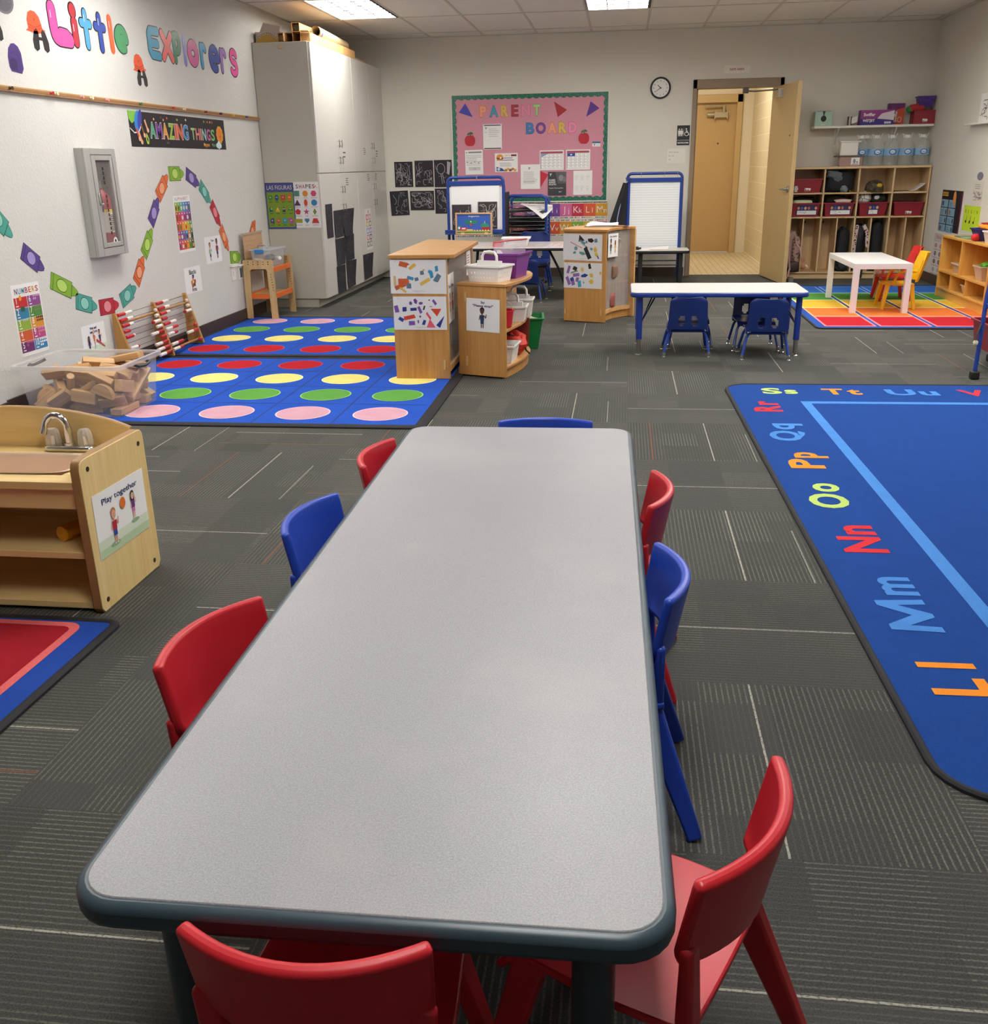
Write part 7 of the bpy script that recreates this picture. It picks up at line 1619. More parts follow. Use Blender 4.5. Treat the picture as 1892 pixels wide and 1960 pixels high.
g=G(); p=P((-1.775,yb_-.002,.59),(1,0,0),(0,0,1),0,g); p.sheet(0,0,.365,.195,C_('#3560b8')); p.rect(0,0,.365,.016,C_('#3f7f3a'),4); p.rect(0,.016,.365,.026,C_('#e0c04a'),4)
p.ell(.15,.115,.075,.022,C_('#2f8060'),4); p.ell(.30,.075,.05,.03,C_('#2f8a70'),4); p.ell(.02,.06,.03,.03,C_('#2f7a90'),4); p.rect(.03,.026,.11,.062,C_('#c03a4a'),5); p.rect(.10,.026,.17,.04,C_('#e6cf7a'),6); p.rect(.17,.028,.27,.06,C_('#4a5ac0'),5); p.rect(.27,.028,.355,.062,C_('#b02a35'),5); p.ell(.15,.085,.012,.014,C_('#d0404a'),6); p.ell(.15,.12,.007,.008,mPaper,7,8); p.ell(.02,.055,.012,.014,mPaper,6,8)
for i in range(6): p.ell(.19+.03*i,.03,.006,.006,mPaper,7,8)
p.rect(.05,.04,.09,.055,mPaper,6); p.rect(.30,.10,.304,.125,mPaper,6)
p.text('Imaginarium',.185,.168,.018,mPaper,6,'c',.01); g.obj('printed_panel',t)
for x in (-1.735,-1.475):
    g=G(); g.box(x,yb_-.02,.573,x+.035,yb_+.02,.596,M('#e8c48a',.5)); g.obj('foot',t,.002)
# drying rack
dr=thing('drying_rack','blue wire drying rack with paper sheets beside the left easel','drying rack',(-1.07,11.35,0))
frame_tube(-1.285,-.845,.35,.955,11.26,.016,.06,0).obj('front_frame',dr); frame_tube(-1.285,-.845,.02,.93,11.72,.014,.06,0).obj('rear_frame',dr)
for i in range(14):
    z=.30+.042*i
    if i%1==0:
        g=G(); g.tube([(-1.28,11.26,z),(-.85,11.26,z),(-.85,11.72,z),(-1.28,11.72,z)],.0035,M('#c9cdd4',.3,.03,.7),6,True); 
        for k in range(1,6): g.cyl((-1.28+.072*k,11.26,z),(-1.28+.072*k,11.72,z),.002,mSteel,5)
        g.obj('wire_shelf',dr)
for x in (-1.285,-.845):
    for y in (11.26,11.72):
        g=G(); g.cyl((x,y,.03),(x,y,.36),.014,mEB,10); g.cyl((x-.01,y,.025),(x+.01,y,.025),.025,mBlack,14); g.obj('post',dr)
g=G()
def fsh(u,v): return (-1.06+.30*u+.03*v,11.30-.24*u*.3+.30*v-.16*(1-v)*u,.845-.12*u*u*(1-v)-.04*u-.05*(1-v)*u)
g.slab(lambda u,v:(-1.13+.36*u-.02*v,11.20+.30*v-.06*math.sin(PI*u)*(1-v),.866-.02*u-.15*(1-v)**1.4*((u/.72)**1.6 if u<.72 else 1-.75*(u-.72)/.28)),10,10,.001,mPaper); tag(g.obj('paper_sheet'),'big white sheet of paper curling out of the top of the drying rack','paper')
for i,(z,c,lab) in enumerate(((.600,'#c9606a','pink paper sheet on a middle shelf of the drying rack'),(.432,'#e0a8b0','pale pink paper sheet on a low shelf of the drying rack'),(.515,'#8a4a2f','brown paper sheet on a shelf of the drying rack'),(.722,'#2f3a35','dark painted sheet on an upper shelf of the drying rack'),(.558,'#2b2028','dark sheet on a middle shelf of the drying rack'),(.81,'#26302c','dark green sheet on the top shelf of the drying rack'),(.684,'#211c22','black sheet under the upper wires of the drying rack'),(.642,'#2a2226','black sheet above the pink one on the drying rack'),(.474,'#241c1e','black sheet low on the drying rack above the pale pink one'))):
    g=G(); g.slab(lambda u,v:(-1.265+(.30 if i<3 else .40)*u,11.23+.46*v,z+.004+(.006 if i<3 else .008)*math.sin(5*u+i)-(.034*(1-v)**3 if i>2 else 0)),6,6,.001,M(c,.7,.1)); tag(g.obj('paper_sheet'),lab,'paper')
g=G(); g.box(-1.05,11.2,.52,-.84,11.5,.535,M('#355a9a',.5)); tag(g.obj('folder'),'blue folder lying on the drying rack above the school chair back','folder')
g=G(); p=P((-1.34,11.9,.56),(1,0,0),(0,0,1))
# ================================================================== right side: cubbies
mMap=WOOD('#c9a878','#dcc095',2,.42); mMapX=WOOD('#c9a878','#dcc095',0,.42)
cu=thing('cubby_unit','maple wood cubby unit with bins and coat lockers against the back wall','cubbies',(2.55,11.75,0))
ux0,ux1,uf,ub=1.815,3.318,11.58,11.93
xs_=[1.835,2.198,2.565,2.930,3.300]
g=G(); g.box(ux0,uf-.012,1.178,ux1,ub,1.202,mMapX); g.obj('top',cu,.003)
g=G(); g.box(ux0+.01,uf+.02,.0,ux1,ub,.06,mMapX); g.obj('plinth',cu,.002)
g=G(); g.box(ux0,uf,.06,ux1,ub,.078,mMapX); g.obj('bottom_shelf',cu,.002)
for z in (.915,.660):
    g=G(); g.box(ux0+.01,uf,z,ux1,ub,z+.016,mMapX); g.obj('shelf',cu,.002)
for x in [ux0+.0]+xs_[1:-1]+[ux1-.018]:
    g=G(); g.box(x-.0,uf,.078,x+.018,ub,1.178,mMap); g.obj('upright',cu,.002)
for k in range(4):
    x=(xs_[k]+xs_[k+1])/2+.005
    g=G(); g.box(x-.007,uf+.01,.078,x+.007,ub,.66,mMap); g.obj('locker_divider',cu,.002)
g=G(); g.box(ux0,ub-.012,.06,ux1,ub,1.18,mMap); g.obj('back_panel',cu)
for x in (2.09,2.29):
    g=G(); g.tube([(x,ub-.012,.60),(x,ub-.05,.60),(x,ub-.06,.615)],.006,mDark,8); g.obj('coat_hook',cu)
mMar=M('#8c1f2e',.38,.04)
def mlab(p,w,h,kind):
    if kind=='dog':
        p.text('I',w*.42,h*.18,.028,mPaper,2,'c',.02); u=w*.5; p.ell(u-.007,h*.30,.009,.009,mPaper,2,10); p.ell(u+.007,h*.30,.009,.009,mPaper,2,10); p.poly([(u-.015,h*.28),(u+.015,h*.28),(u,h*.15)],mPaper,2); p.ell(w*.60,h*.26,.015,.013,mPaper,2,12); p.rect(w*.40,h*.12,w*.65,h*.135,mPaper,2)
    else:
        x0,x1=(w*.14,w*.97) if kind=='wide' else (w*.30,w*.72); p.rect(x0,h*.12,x1,h*.86,C_('#2b2a5a'),2); p.rect(x0+.01,h*.16,x1-.008,h*.46,mPaper,3); r=random.Random(int(w*999))
        n=6 if kind=='wide' else 3
        for i in range(n): p.ell(x0+(x1-x0)*(i+.6)/n,h*.64,.014,.017,C_(['#d98a5a','#4a5ab0','#e0b080','#d06a4a','#2f3a6a','#e8a07a'][i%6]),3,10)
        p.scrib(x0+.02,h*.2,x0+(x1-x0)*.55,h*.42,3,mBlack,int(w*777)+n,.003,4)
def mbin(x0,x1,z,kind,lab,dx=.015,h=.145):
    w=x1-x0-.03; cx=(x0+x1)/2+.009
    t=box_bin('cubby_bin',lab,'bin',(cx,11.735,z),0,w*.84,.25,w*.97,.29,h,mMar,None,.012,'maroon cubby bins')
    p=P((cx-w*.42,11.735-.127,z),(1,0,0),(0,-.02/h,1)); p.k=1; mlab(p,w*.84,h,kind); p.g.obj('front_label',t); return t
mbin(1.845,2.198,.932,'dog','maroon bin with white print in the top left cubby'); mbin(1.845,2.198,.677,'wide','maroon bin with a dark name label in the second row, leftmost')
mbin(2.205,2.56,.677,'wide','maroon bin with a dark name label in the second row, second from left'); mbin(2.575,2.92,.677,'sq','maroon bin with a small square name label in the second row'); mbin(2.945,3.30,.677,'dog','maroon bin with white print in the second row, rightmost')
def lump(name,lab,cat,c,r,col,sd,amp=.15,p=.8,grp=None,n=12,rot=None):
    g=G(); g.blob(c,r,M(col,.8,.2),sd,amp,p,n,rot); return tag(g.obj(name),lab,cat,grp)
t=thing('jacket','dark jacket with grey lining stuffed in the second cubby of the top row','jacket',(2.38,11.72,.935))
g=G(); g.blob((2.385,11.72,1.045),(.150,.115,.112),M('#17171c',.8,.2),3,.10,.55,14); g.obj('jacket_body',t); g=G(); g.blob((2.34,11.65,1.10),(.11,.06,.05),M('#5f666c',.8,.2),8,.2,.8,10,(0,.3,.2)); g.blob((2.43,11.62,.97),(.04,.03,.035),M('#7a838a',.8),4,.2,.8,8); g.obj('grey_lining',t)
cp=thing('baseball_cap','camouflage cap with a yellow fish patch in the top row cubby','cap',(2.77,11.68,.932))
def camo():
    n=NT('camo'); v=n.noise(n.obj(),28,2); c=n.mix(n.ramp(v,.45,.5),'#2a261d','#4f4733'); n.l.new(n.mix(n.ramp(n.noise(n.obj(),45,2),.58,.62),c,'#6a6048'),n.b.inputs['Base Color']); n.b.inputs['Roughness'].default_value=.9; return n.m
mCam=camo(); g=G(); g.lathe([(.098,0),(.100,.03),(.092,.07),(.066,.105),(.03,.122),(0,.125)],(2.775,11.72,.933),mCam,24,'z',1.0,1.05); g.obj('crown',cp)
g=G(); g.slab(lambda u,v:(2.775+(u-.5)*.19,11.66-.12*v*math.sin(PI*u)**.6,.948-.012*v-.015*abs(u-.5)*2),12,6,.004,mCam); g.obj('brim',cp)
p=P((2.80,11.615,.99),(1,0,.0),(0,.25,1)); p.g.blob((2.805,11.622,1.0),(.03,.008,.018),M('#d9b02a',.6),2,.25,.9,8); p.g.obj('fish_patch',cp)
g=G(); g.slab(lambda u,v:(2.98+.30*u,11.60+.20*v,.933+.085*max(0,u-.45)**2*3.2),12,6,.0012,mPaper); tag(g.obj('paper_sheet'),'white paper curling up in the top right cubby','paper')
g=G(); g.slab(lambda u,v:(2.97+.18*u,11.64+.2*v,.938),4,4,.004,M('#5a4030',.6)); tag(g.obj('folder'),'flat brown folder in the top right cubby','folder')
lump('clothes','dark clothes on top of the bin in the second row, leftmost','clothes',(2.02,11.76,.845),(.14,.10,.042),'#2c2926',5)
lump('folded_cloth','pale yellow green folded cloth on the leftmost second row bin','clothes',(2.0,11.66,.832),(.11,.06,.022),'#cfd2a4',6,.08,.5)
lump('clothes','brown jacket on top of the second bin of the second row','clothes',(2.37,11.77,.855),(.145,.09,.045),'#2f2623',7)
lump('folded_cloth','white and pink cloth on the second bin of the second row','clothes',(2.44,11.665,.835),(.09,.05,.024),'#d9c0b8',8)
def ball():
    n=NT('ball_panels'); v=n.new('ShaderNodeTexVoronoi'); v.feature='DISTANCE_TO_EDGE'; v.inputs['Scale'].default_value=14; n.l.new(n.obj(),v.inputs['Vector']); n.l.new(n.mix(n.math('LESS_THAN',v.outputs[0],.035),'#d8d4cf','#2a262a'),n.b.inputs['Base Color']); return n.m
g=G(); g.lathe([(.075*math.sin(a),-.075*math.cos(a)) for a in [PI*i/14 for i in range(15)]],(2.675,11.70,.868),ball(),24,'z'); tag(g.obj('ball'),'white panelled ball in the third bin of the second row','ball')
hc=thing('baseball_cap','dark green cap beside the white ball in the second row bin','cap',(2.82,11.72,.82)); g=G(); g.blob((2.82,11.72,.858),(.085,.09,.058),M('#24281f',.8,.15),9,.06,.8,12); g.obj('crown',hc); g=G(); g.blob((2.795,11.633,.872),(.03,.008,.02),M('#c9cdd0',.6),2,.1,.8,8); g.obj('badge',hc)
# bags in the lockers
def leo():
    n=NT('leopard_print'); v=n.new('ShaderNodeTexVoronoi'); v.inputs['Scale'].default_value=34; n.l.new(n.obj(),v.inputs['Vector']); d=v.outputs['Distance']; f=n.math('MULTIPLY',n.math('GREATER_THAN',d,.22),n.math('LESS_THAN',d,.42)); n.l.new(n.mix(f,'#b08f80','#3a2a26'),n.b.inputs['Base Color']); n.b.inputs['Roughness'].default_value=.7; return n.m
bp=thing('backpack','pink and leopard print backpack in the leftmost locker beside the open door','backpack',(1.93,11.68,.08))
g=G(); g.blob((1.925,11.70,.30),(.075,.10,.22),M('#a4857a',.7,.1),4,.07,.6,14); g.obj('bag_body',bp); g=G(); g.blob((1.965,11.60,.31),(.045,.04,.15),leo(),5,.08,.6,12); g.obj('front_pocket',bp); g=G(); g.blob((1.945,11.63,.135),(.075,.09,.062),M('#3b2a28',.6,.1),6,.06,.5,12); g.obj('leather_base',bp)
g=G(); g.tube([(1.88,11.60,.50),(1.875,11.54,.35),(1.885,11.50,.20),(1.90,11.52,.12),(1.875,11.45,.04),(1.91,11.40,.012)],.011,M('#c9a49c',.7),8); g.tube([(1.95,11.57,.40),(2.0,11.54,.34),(2.02,11.545,.24)],.008,M('#d0a8a4',.7),8); g.obj('strap',bp)
tk=thing('plush_toy','small tan plush animal hanging from the leopard print backpack','toy',(2.06,11.62,.10)); g=G(); g.blob((2.04,11.62,.20),(.035,.03,.05),M('#b98a68',.9,.1),3,.1,.9,10); g.blob((2.06,11.61,.14),(.04,.03,.035),M('#b98a68',.9,.1),4,.1,.9,10); g.obj('plush_body',tk); g=G(); g.cyl((2.08,11.60,.155),(2.11,11.585,.13),.008,M('#e8ddd0',.6),8); g.obj('tag',tk)
lump('bag','black bag standing in the locker left of the red patterned straps','bag',(2.49,11.74,.32),(.068,.09,.22),'#1a1a1d',11,.08,.6); lump('bag','dark shiny bag low in the same locker as the black bag','bag',(2.49,11.68,.13),(.07,.10,.055),'#24252a',12,.15,.7)
def redpat():
    n=NT('red_pattern'); v=n.new('ShaderNodeTexVoronoi'); v.inputs['Scale'].default_value=45; n.l.new(n.obj(),v.inputs['Vector']); c=n.mix(n.math('GREATER_THAN',v.outputs['Distance'],.42),'#7a1f2c','#cfc4c0'); n.l.new(n.mix(n.math('LESS_THAN',v.outputs['Distance'],.2),c,'#1c1418'),n.b.inputs['Base Color']); n.b.inputs['Roughness'].default_value=.8; return n.m
mRP=redpat(); bb=thing('backpack','black backpack with red and white patterned straps hanging in a locker','backpack',(2.68,11.72,.1)); g=G(); g.blob((2.665,11.76,.34),(.075,.09,.24),mBlack,13,.06,.6,14); g.obj('bag_body',bb)
for pts in ([(2.62,11.64,.58),(2.607,11.62,.48),(2.602,11.62,.36),(2.605,11.625,.20)],[(2.69,11.64,.58),(2.725,11.615,.50),(2.735,11.61,.40),(2.745,11.61,.34)]):
    g=G(); g.tube(pts,.020,mRP,10); g.obj('strap',bb)
lump('coat','black coat hanging in the locker right of the patterned straps','coat',(2.845,11.74,.36),(.068,.10,.25),'#15151a',14,.08,.6); lump('bag','dark bag on the locker floor under the black coat','bag',(2.85,11.70,.12),(.07,.10,.045),'#1b1b20',15,.12,.7)
g=G(); g.tube([(2.70,11.56,.12),(2.69,11.53,.06),(2.685,11.52,.015)],.012,mBlack,8); tag(g.obj('strap'),'loose black strap hanging out of the locker under the white table','strap')
# ---------------------------------------------------------------- on top of the cubbies
def bottle(x,lab):
    t=thing('water_bottle',lab,'water bottle',(x,11.74,1.203),0,'large clear water bottles')
    wat=CLEAR('#e4eeec',.24,.06); c=(x,11.74,1.203)
    g=G(); g.lathe([(.068,.0),(.076,.012),(.077,.06),(.073,.075),(.077,.09),(.077,.165),(.074,.185),(.062,.215),(.04,.240),(.026,.252),(.026,.262)],c,wat,20); g.obj('bottle_body',t)
    g=G(); vs=[];fs=[]
    for i in range(25):
        a=2*PI*i/24
        for z in (.095,.158): vs.append((c[0]+.0778*math.cos(a),c[1]+.0778*math.sin(a),c[2]+z))
    g.add(vs,[(2*i,2*i+2,2*i+3,2*i+1) for i in range(24)],M('#8fb9dc',.4,.1)); p=P((c[0],c[1]-.0785,c[2]+.127),(1,0,0),(0,0,1),0,g); p.ell(0,0,.036,.026,C_('#2f6fb5'),0); p.ell(.0,.001,.026,.018,C_('#dfeaf4'),2); p.text('water',.0,-.005,.010,C_('#2f5fa5'),3,'c',.02); g.obj('label',t)
    g=G(); g.cyl((c[0],c[1],c[2]+.258),(c[0],c[1],c[2]+.285),.027,mPaper,16); g.tube([(c[0]-.03,c[1],c[2]+.255),(c[0]-.05,c[1],c[2]+.295),(c[0]-.03,c[1]-.01,c[2]+.285)],.004,mPaper,6); g.tube([(c[0]+.03,c[1],c[2]+.255),(c[0]+.05,c[1],c[2]+.30)],.004,mPaper,6); g.obj('cap',t)
    return t
b0=bottle(3.235,'large clear water bottle nearest the corner on the cubbies')
b0.scale=(1.06,1.06,1.10)
for x,y,lab in ((3.07,11.74,'large clear water bottle second from the corner on the cubbies'),(2.912,11.74,'large clear water bottle, the middle one of the row on the cubbies'),(2.755,11.74,'large clear water bottle fourth from the corner on the cubbies'),(2.60,11.78,'large clear water bottle behind the clear tub and the white box'),(2.675,11.865,'large clear water bottle half hidden behind the fourth bottle')): dup(b0,(x,y if y<11.8 else 11.85,1.203),0,lab)
cb_=thing('clear_tub','clear reddish tub with a paw label and dark lid on the cubbies','storage tub',(2.47,11.68,1.203)); g=G(); g.prism(rrect(2.345,11.60,2.595,11.69,.02),(0,0,1.203),(1,0,0),(0,1,0),.095,CLEAR('#c9a49c',.55,.2)); g.obj('tub_body',cb_,.003)
g=G(); g.box(2.30,11.59,1.300,2.61,11.70,1.312,M('#5a4b44',.4)); g.obj('lid',cb_,.003); p=P((2.47,11.598,1.205),(1,0,0),(0,0,1)); p.rect(0,.01,.09,.085,mPaper,1); p.ell(.035,.05,.014,.024,mGreyInk,2); p.ell(.065,.04,.01,.01,mGreyInk,2); p.rect(.01,.015,.08,.022,C_('#a04a4a'),2); p.g.obj('paw_label',cb_)
wbx=thing('white_bin','small white lidded bin on the dark lid on the cubbies','bin',(2.44,11.65,1.313)); g=G(); g.prism(rrect(2.345,11.60,2.535,11.70,.012),(0,0,1.313),(1,0,0),(0,1,0),.135,M('#e9e6de',.4,.02)); g.obj('bin_body',wbx,.004); g=G(); g.box(2.335,11.592,1.448,2.56,11.705,1.462,M('#f0ede6',.4,.02)); g.obj('lid',wbx,.004)
# wall shelf above
ws=thing('wall_shelf','white wall shelf on brackets above the cubbies','shelf',(2.7,11.85,1.6)); mSh=M('#e9e7e0',.4,.02)
g=G(); g.box(2.07,11.72,1.598,3.325,11.945,1.622,mSh); g.obj('board',ws,.003)
for x in (2.34,2.95):
    g=G(); g.box(x-.012,11.935,1.40,x+.012,11.945,1.60,mSh); g.box(x-.012,11.75,1.585,x+.012,11.94,1.598,mSh); g.beam((x,11.938,1.43),(x,11.76,1.59),(.012,.01),(.012,.01),mSh); g.obj('bracket',ws)
def carton(name,lab,x0,x1,z0,z1,y,d,col,fn,cat='box'):
    t=thing(name,lab,cat,((x0+x1)/2,y,z0)); g=G(); g.box(x0,y,z0,x1,y+d,z1,M(col,.5,.04)); p=P((x0,y-.0006,z0),(1,0,0),(0,0,1),0,g); fn(p,x1-x0,z1-z0); g.obj('carton',t,.001); return t
def f_mint(p,w,h): p.ell(w*.5,h*.50,.030,.032,mBlack,1); p.poly([(w*.5-.014,h*.98),(w*.5+.014,h*.98),(w*.5,h*.6)],mBlack,1); p.rect(w*.1,h*.98,w*.95,h,mBlack,1); p.text('tissues',w*.5,h*.08,.012,mPaper,1,'c',.01)
carton('tissue_box','mint green box with a round black hole at the left end of the wall shelf',2.075,2.255,1.622,1.775,11.745,.13,'#a9c9b8',f_mint)
tn=thing('tin_can','small silver cans with a white wipe between the boxes on the wall shelf','can',(2.45,11.8,1.622)); g=G(); g.cyl((2.455,11.80,1.622),(2.455,11.80,1.715),.025,mSteel,16); g.obj('can_body',tn); g=G(); g.slab(lambda u,v:(2.47+.06*u,11.77,1.64+.06*v+.02*u),4,4,.002,mPaper); g.obj('wipe',tn)
def f_wet(p,w,h):
    p.rect(0,0,w,h*.42,C_('#3a2a80'),1); p.rect(0,h*.42,w,h,C_('#8f3a86'),1); p.poly([(w*.5,h*.42),(w*.62,h*.75),(w,h*.95),(w,h*.30)],C_('#d9cfd6'),2); p.text('Swiffer',w*.26,h*.60,.032,mPaper,3,'c',.03); p.text('WETJET',w*.25,h*.22,.026,mPaper,3,'c',.03); p.rect(w*.72,h*.08,w*.92,h*.22,C_('#cfc6e0'),3)
carton('cleaning_pad_box','wide purple WETJET box with white pads picture on the wall shelf',2.555,2.905,1.622,1.775,11.74,.12,'#6a2f86',f_wet)
def f_ent(p,w,h): p.rect(0,0,w,h,C_('#6a2a66'),1); p.poly([(w*.2,0),(w,0),(w,h*.8),(w*.5,h*.7)],C_('#c9502f'),2); p.text('Swiffer',w*.55,h*.4,.03,mPaper,4,'c',.03,rot=PI/2); p.ring(w*.72,h*.25,.022,.028,.005,mPaper,4)
carton('cleaning_pad_box','upright purple and orange box right of the wide purple box on the wall shelf',2.872-.0,3.04,1.622,1.842,11.865,.075,'#5a2a66',f_ent)
t=box_bin('storage_bin','maroon bin with white print at the right end of the wall shelf','bin',(3.215,11.80,1.623),0,.22,.17,.215,.15,.135,mMar,None,.004); p=P((3.215-.10,11.712,1.625),(1,0,0),(0,.03,1)); p.k=1; mlab(p,.20,.135,'dog'); p.g.obj('front_label',t)
lump('cloth','red folded cloth heaped in the maroon bin on the wall shelf','cloth',(3.15,11.80,1.785),(.085,.06,.045),'#b0302f',16,.12,.8); lump('cloth','green cloth at the left end of the maroon bin on the wall shelf','cloth',(3.075,11.80,1.775),(.035,.04,.032),'#2f7a3f',17,.1,.8)
box_bin('basket','purple plastic basket on top of the maroon bin on the wall shelf','basket',(3.225,11.80,1.80),0,.13,.10,.17,.13,.10,M('#4a2a86',.4,.05),(6,1,.05,.97,.6,.9,.4),.006)
# ---------------------------------------------------------------- white play table and chairs
wt=thing('square_play_table','white play table with square legs on the rainbow rug','table',(2.24,9.34,0)); mLk=M('#e6e3e0',.3,.015)
tx0,tx1,ty0,ty1=1.995,2.475,8.80,9.90
g=G(); g.box(tx0,ty0,.385,tx1,ty1,.432,mLk); g.obj('tabletop',wt,.002)
for x in (tx0,tx1-.048):
    for y in (ty0,ty1-.048):
        g=G(); g.box(x,y,.0105,x+.048,y+.048,.385,mLk); g.obj('leg',wt,.002)
g=G(); g.add([(2.13,8.799,.386),(2.19,8.799,.386),(2.19,8.799,.386+.012),(2.13,8.799,.398)],[(0,1,2,3)],mLk)
def toddler_chair(lab,mat):
    t=thing('toddler_chair',lab,'chair')
    g=G(); g.slab(lambda u,v:((u-.5)*2*(.135-.01*v),-.12+.25*v,.235+.0*u-.02*math.sin(PI*u)*math.sin(PI*v)),10,10,.012,mat); g.obj('seat',t,.003)
    def back(u,v):
        x=(u-.5)*2; hw=.135-.035*v**3; return (-x*hw,-.118-.075*v-.05*(1-x*x),.25+.25*v)
    g=G()
    N,Mv=16,12; th=.010; e=1e-3; Pt=[];Qt=[]
    for j in range(Mv+1):
        for i in range(N+1):
            u,v=i/N,j/Mv; p=Vector(back(u,v)); d1=Vector(back(min(u+e,1),v))-Vector(back(max(u-e,0),v)); d2_=Vector(back(u,min(v+e,1)))-Vector(back(u,max(v-e,0))); n=d1.cross(d2_).normalized(); Pt.append(p); Qt.append(p-n*th)
    W=N+1; K=len(Pt); op=lambda i,j: 0<=i<N and 0<=j<Mv and not (5<=i<11 and 5<=j<8); fs=[]
    for j in range(Mv):
        for i in range(N):
            if not op(i,j): continue
            a=j*W+i; fs+=[(a,a+1,a+W+1,a+W),(K+a,K+a+W,K+a+W+1,K+a+1)]
            for dx,dy,q0,q1 in ((-1,0,a+W,a),(1,0,a+1,a+W+1),(0,-1,a,a+1),(0,1,a+W+1,a+W)):
                if not op(i+dx,j+dy): fs.append((q0,K+q0,K+q1,q1))
    g.add(Pt+Qt,fs,mat); g.obj('backrest',t,.003)
    for s in (-1,1):
        for y0,y1 in ((-.10,-.135),(.10,.135)):
            g=G(); g.beam((s*.115,y0,.232),(s*.142,y1,.0105),(.04,.02),(.028,.016),mat,side=(0,1,0)); g.obj('leg',t,.003)
    for s in (-1,1):
        g=G(); g.tube([(s*.128,-.125,.34),(s*.140,-.05,.345),(s*.142,.03,.325),(s*.13,.06,.24)],.011,mat,8); g.obj('armrest',t)
    return t
y0_=toddler_chair('yellow plastic toddler chair pulled up to the right side of the white play table',M('#dfae12',.35,.04)); move(y0_,(2.455,9.17,0),PI/2-.03); 
r0_=toddler_chair('red plastic toddler chair behind the yellow one at the white play table',M('#c5241f',.35,.04)); move(r0_,(2.555,9.72,0),PI/2+.02)
# ---------------------------------------------------------------- shelf unit at the right wall
mPine=WOOD('#c8913c','#dfae5c',1,.4); mPineZ=WOOD('#c8913c','#dfae5c',2,.4)
su=thing('toy_shelf','golden pine toy shelf with compartments along the right wall','shelf unit',(3.18,9.37,0)); sx0,sx1,sy0,sy1=3.05,3.312,8.70,10.02
g=G(); g.box(sx0-.004,sy0,.560,sx1,sy1,.580,mPine); g.obj('top',su,.003)
for y in (sy0,sy1-.02):
    g=G(); g.box(sx0,y,.0105,sx1,y+.02,.560,mPineZ); g.obj('side_panel',su,.002)
for z in (.245,.088):
    g=G(); g.box(sx0,sy0+.02,z,sx1,sy1-.02,z+.018,mPine); g.obj('shelf',su,.002)
g=G(); g.box(sx0+.012,sy0+.02,.0105,sx0+.03,sy1-.02,.088,mPine); g.obj('plinth',su,.002)
g=G(); g.box(sx0,9.42,.263,sx1,9.438,.560,mPineZ); g.obj('divider',su)
for y in (9.62,9.20):
    g=G(); g.box(sx0,y,.106,sx1,y+.016,.245,mPineZ); g.obj('divider',su)
g=G(); g.box(sx1-.008,sy0+.02,.0105,sx1,sy1-.02,.56,mPineZ); g.obj('back_panel',su)
mTan=M('#c9ac92',.5,.05)
box_bin('toy_tray','beige tray in the upper left compartment of the pine toy shelf','tray',(3.16,9.60,.264),PI/2,.15,.13,.22,.18,.085,mTan,None,.006)
box_bin('toy_tray','beige tray with green toys in the upper right compartment of the pine toy shelf','tray',(3.16,9.02,.264),PI/2,.15,.13,.20,.18,.12,mTan,None,.006); lump('toy_piece','bright green toy on top of the beige tray in the pine toy shelf','toy',(3.15,9.03,.39),(.05,.06,.025),'#5fae2f',18,.15,.8)
box_bin('toy_tray','beige tray in the lower middle compartment of the pine toy shelf','tray',(3.17,9.36,.107),PI/2,.12,.12,.16,.16,.075,mTan,None,.006); box_bin('toy_tray','beige tray in the lower left compartment of the pine toy shelf','tray',(3.19,9.72,.107),PI/2,.10,.12,.12,.15,.08,mTan,None,.006)
# toys on top of the shelf
for n,(y,c,lab,h) in enumerate(((9.66,'#5a7a78','thin teal picture book lying at the left end of the pine toy shelf',.010),(9.49,'#8aa078','thin green picture book lying on the pine toy shelf',.008))):
    t=thing('book',lab,'book',(3.18,y,.581)); g=G(); g.box(3.075,y-.09,.581,3.26,y+.09,.581+h,M(c,.5,.15)); g.obj('cover',t,.001); g=G(); g.box(3.077,y-.088,.583,3.2615,y+.086,.581+h-.002,mPaper); g.obj('pages',t)
t=box_bin('toy_boat','dark blue toy boat hull among the toys on the pine toy shelf','toy',(3.17,9.27,.581),PI/2,.16,.10,.24,.16,.10,M('#1c2470',.35,.04),None,.006); 
t=box_bin('toy_bin','dark red toy bin behind the blue boat on the pine toy shelf','toy',(3.235,9.24,.64),PI/2,.20,.08,.26,.12,.085,M('#a81c1c',.35,.05),None,.006)
lump('toy_piece','orange toy plane lying across the blue boat on the pine toy shelf','toy',(3.15,9.18,.70),(.035,.16,.018),'#e58a1c',19,.18,.8); lump('toy_piece','red round toy at the front edge of the pine toy shelf','toy',(3.085,9.22,.612),(.035,.045,.031),'#bf2028',20,.06,.9)
box_bin('toy_tray','white basket at the right end on top of the pine toy shelf','tray',(3.16,8.90,.581),PI/2,.16,.14,.22,.18,.10,M('#d9cfc8',.5,.04),None,.006)
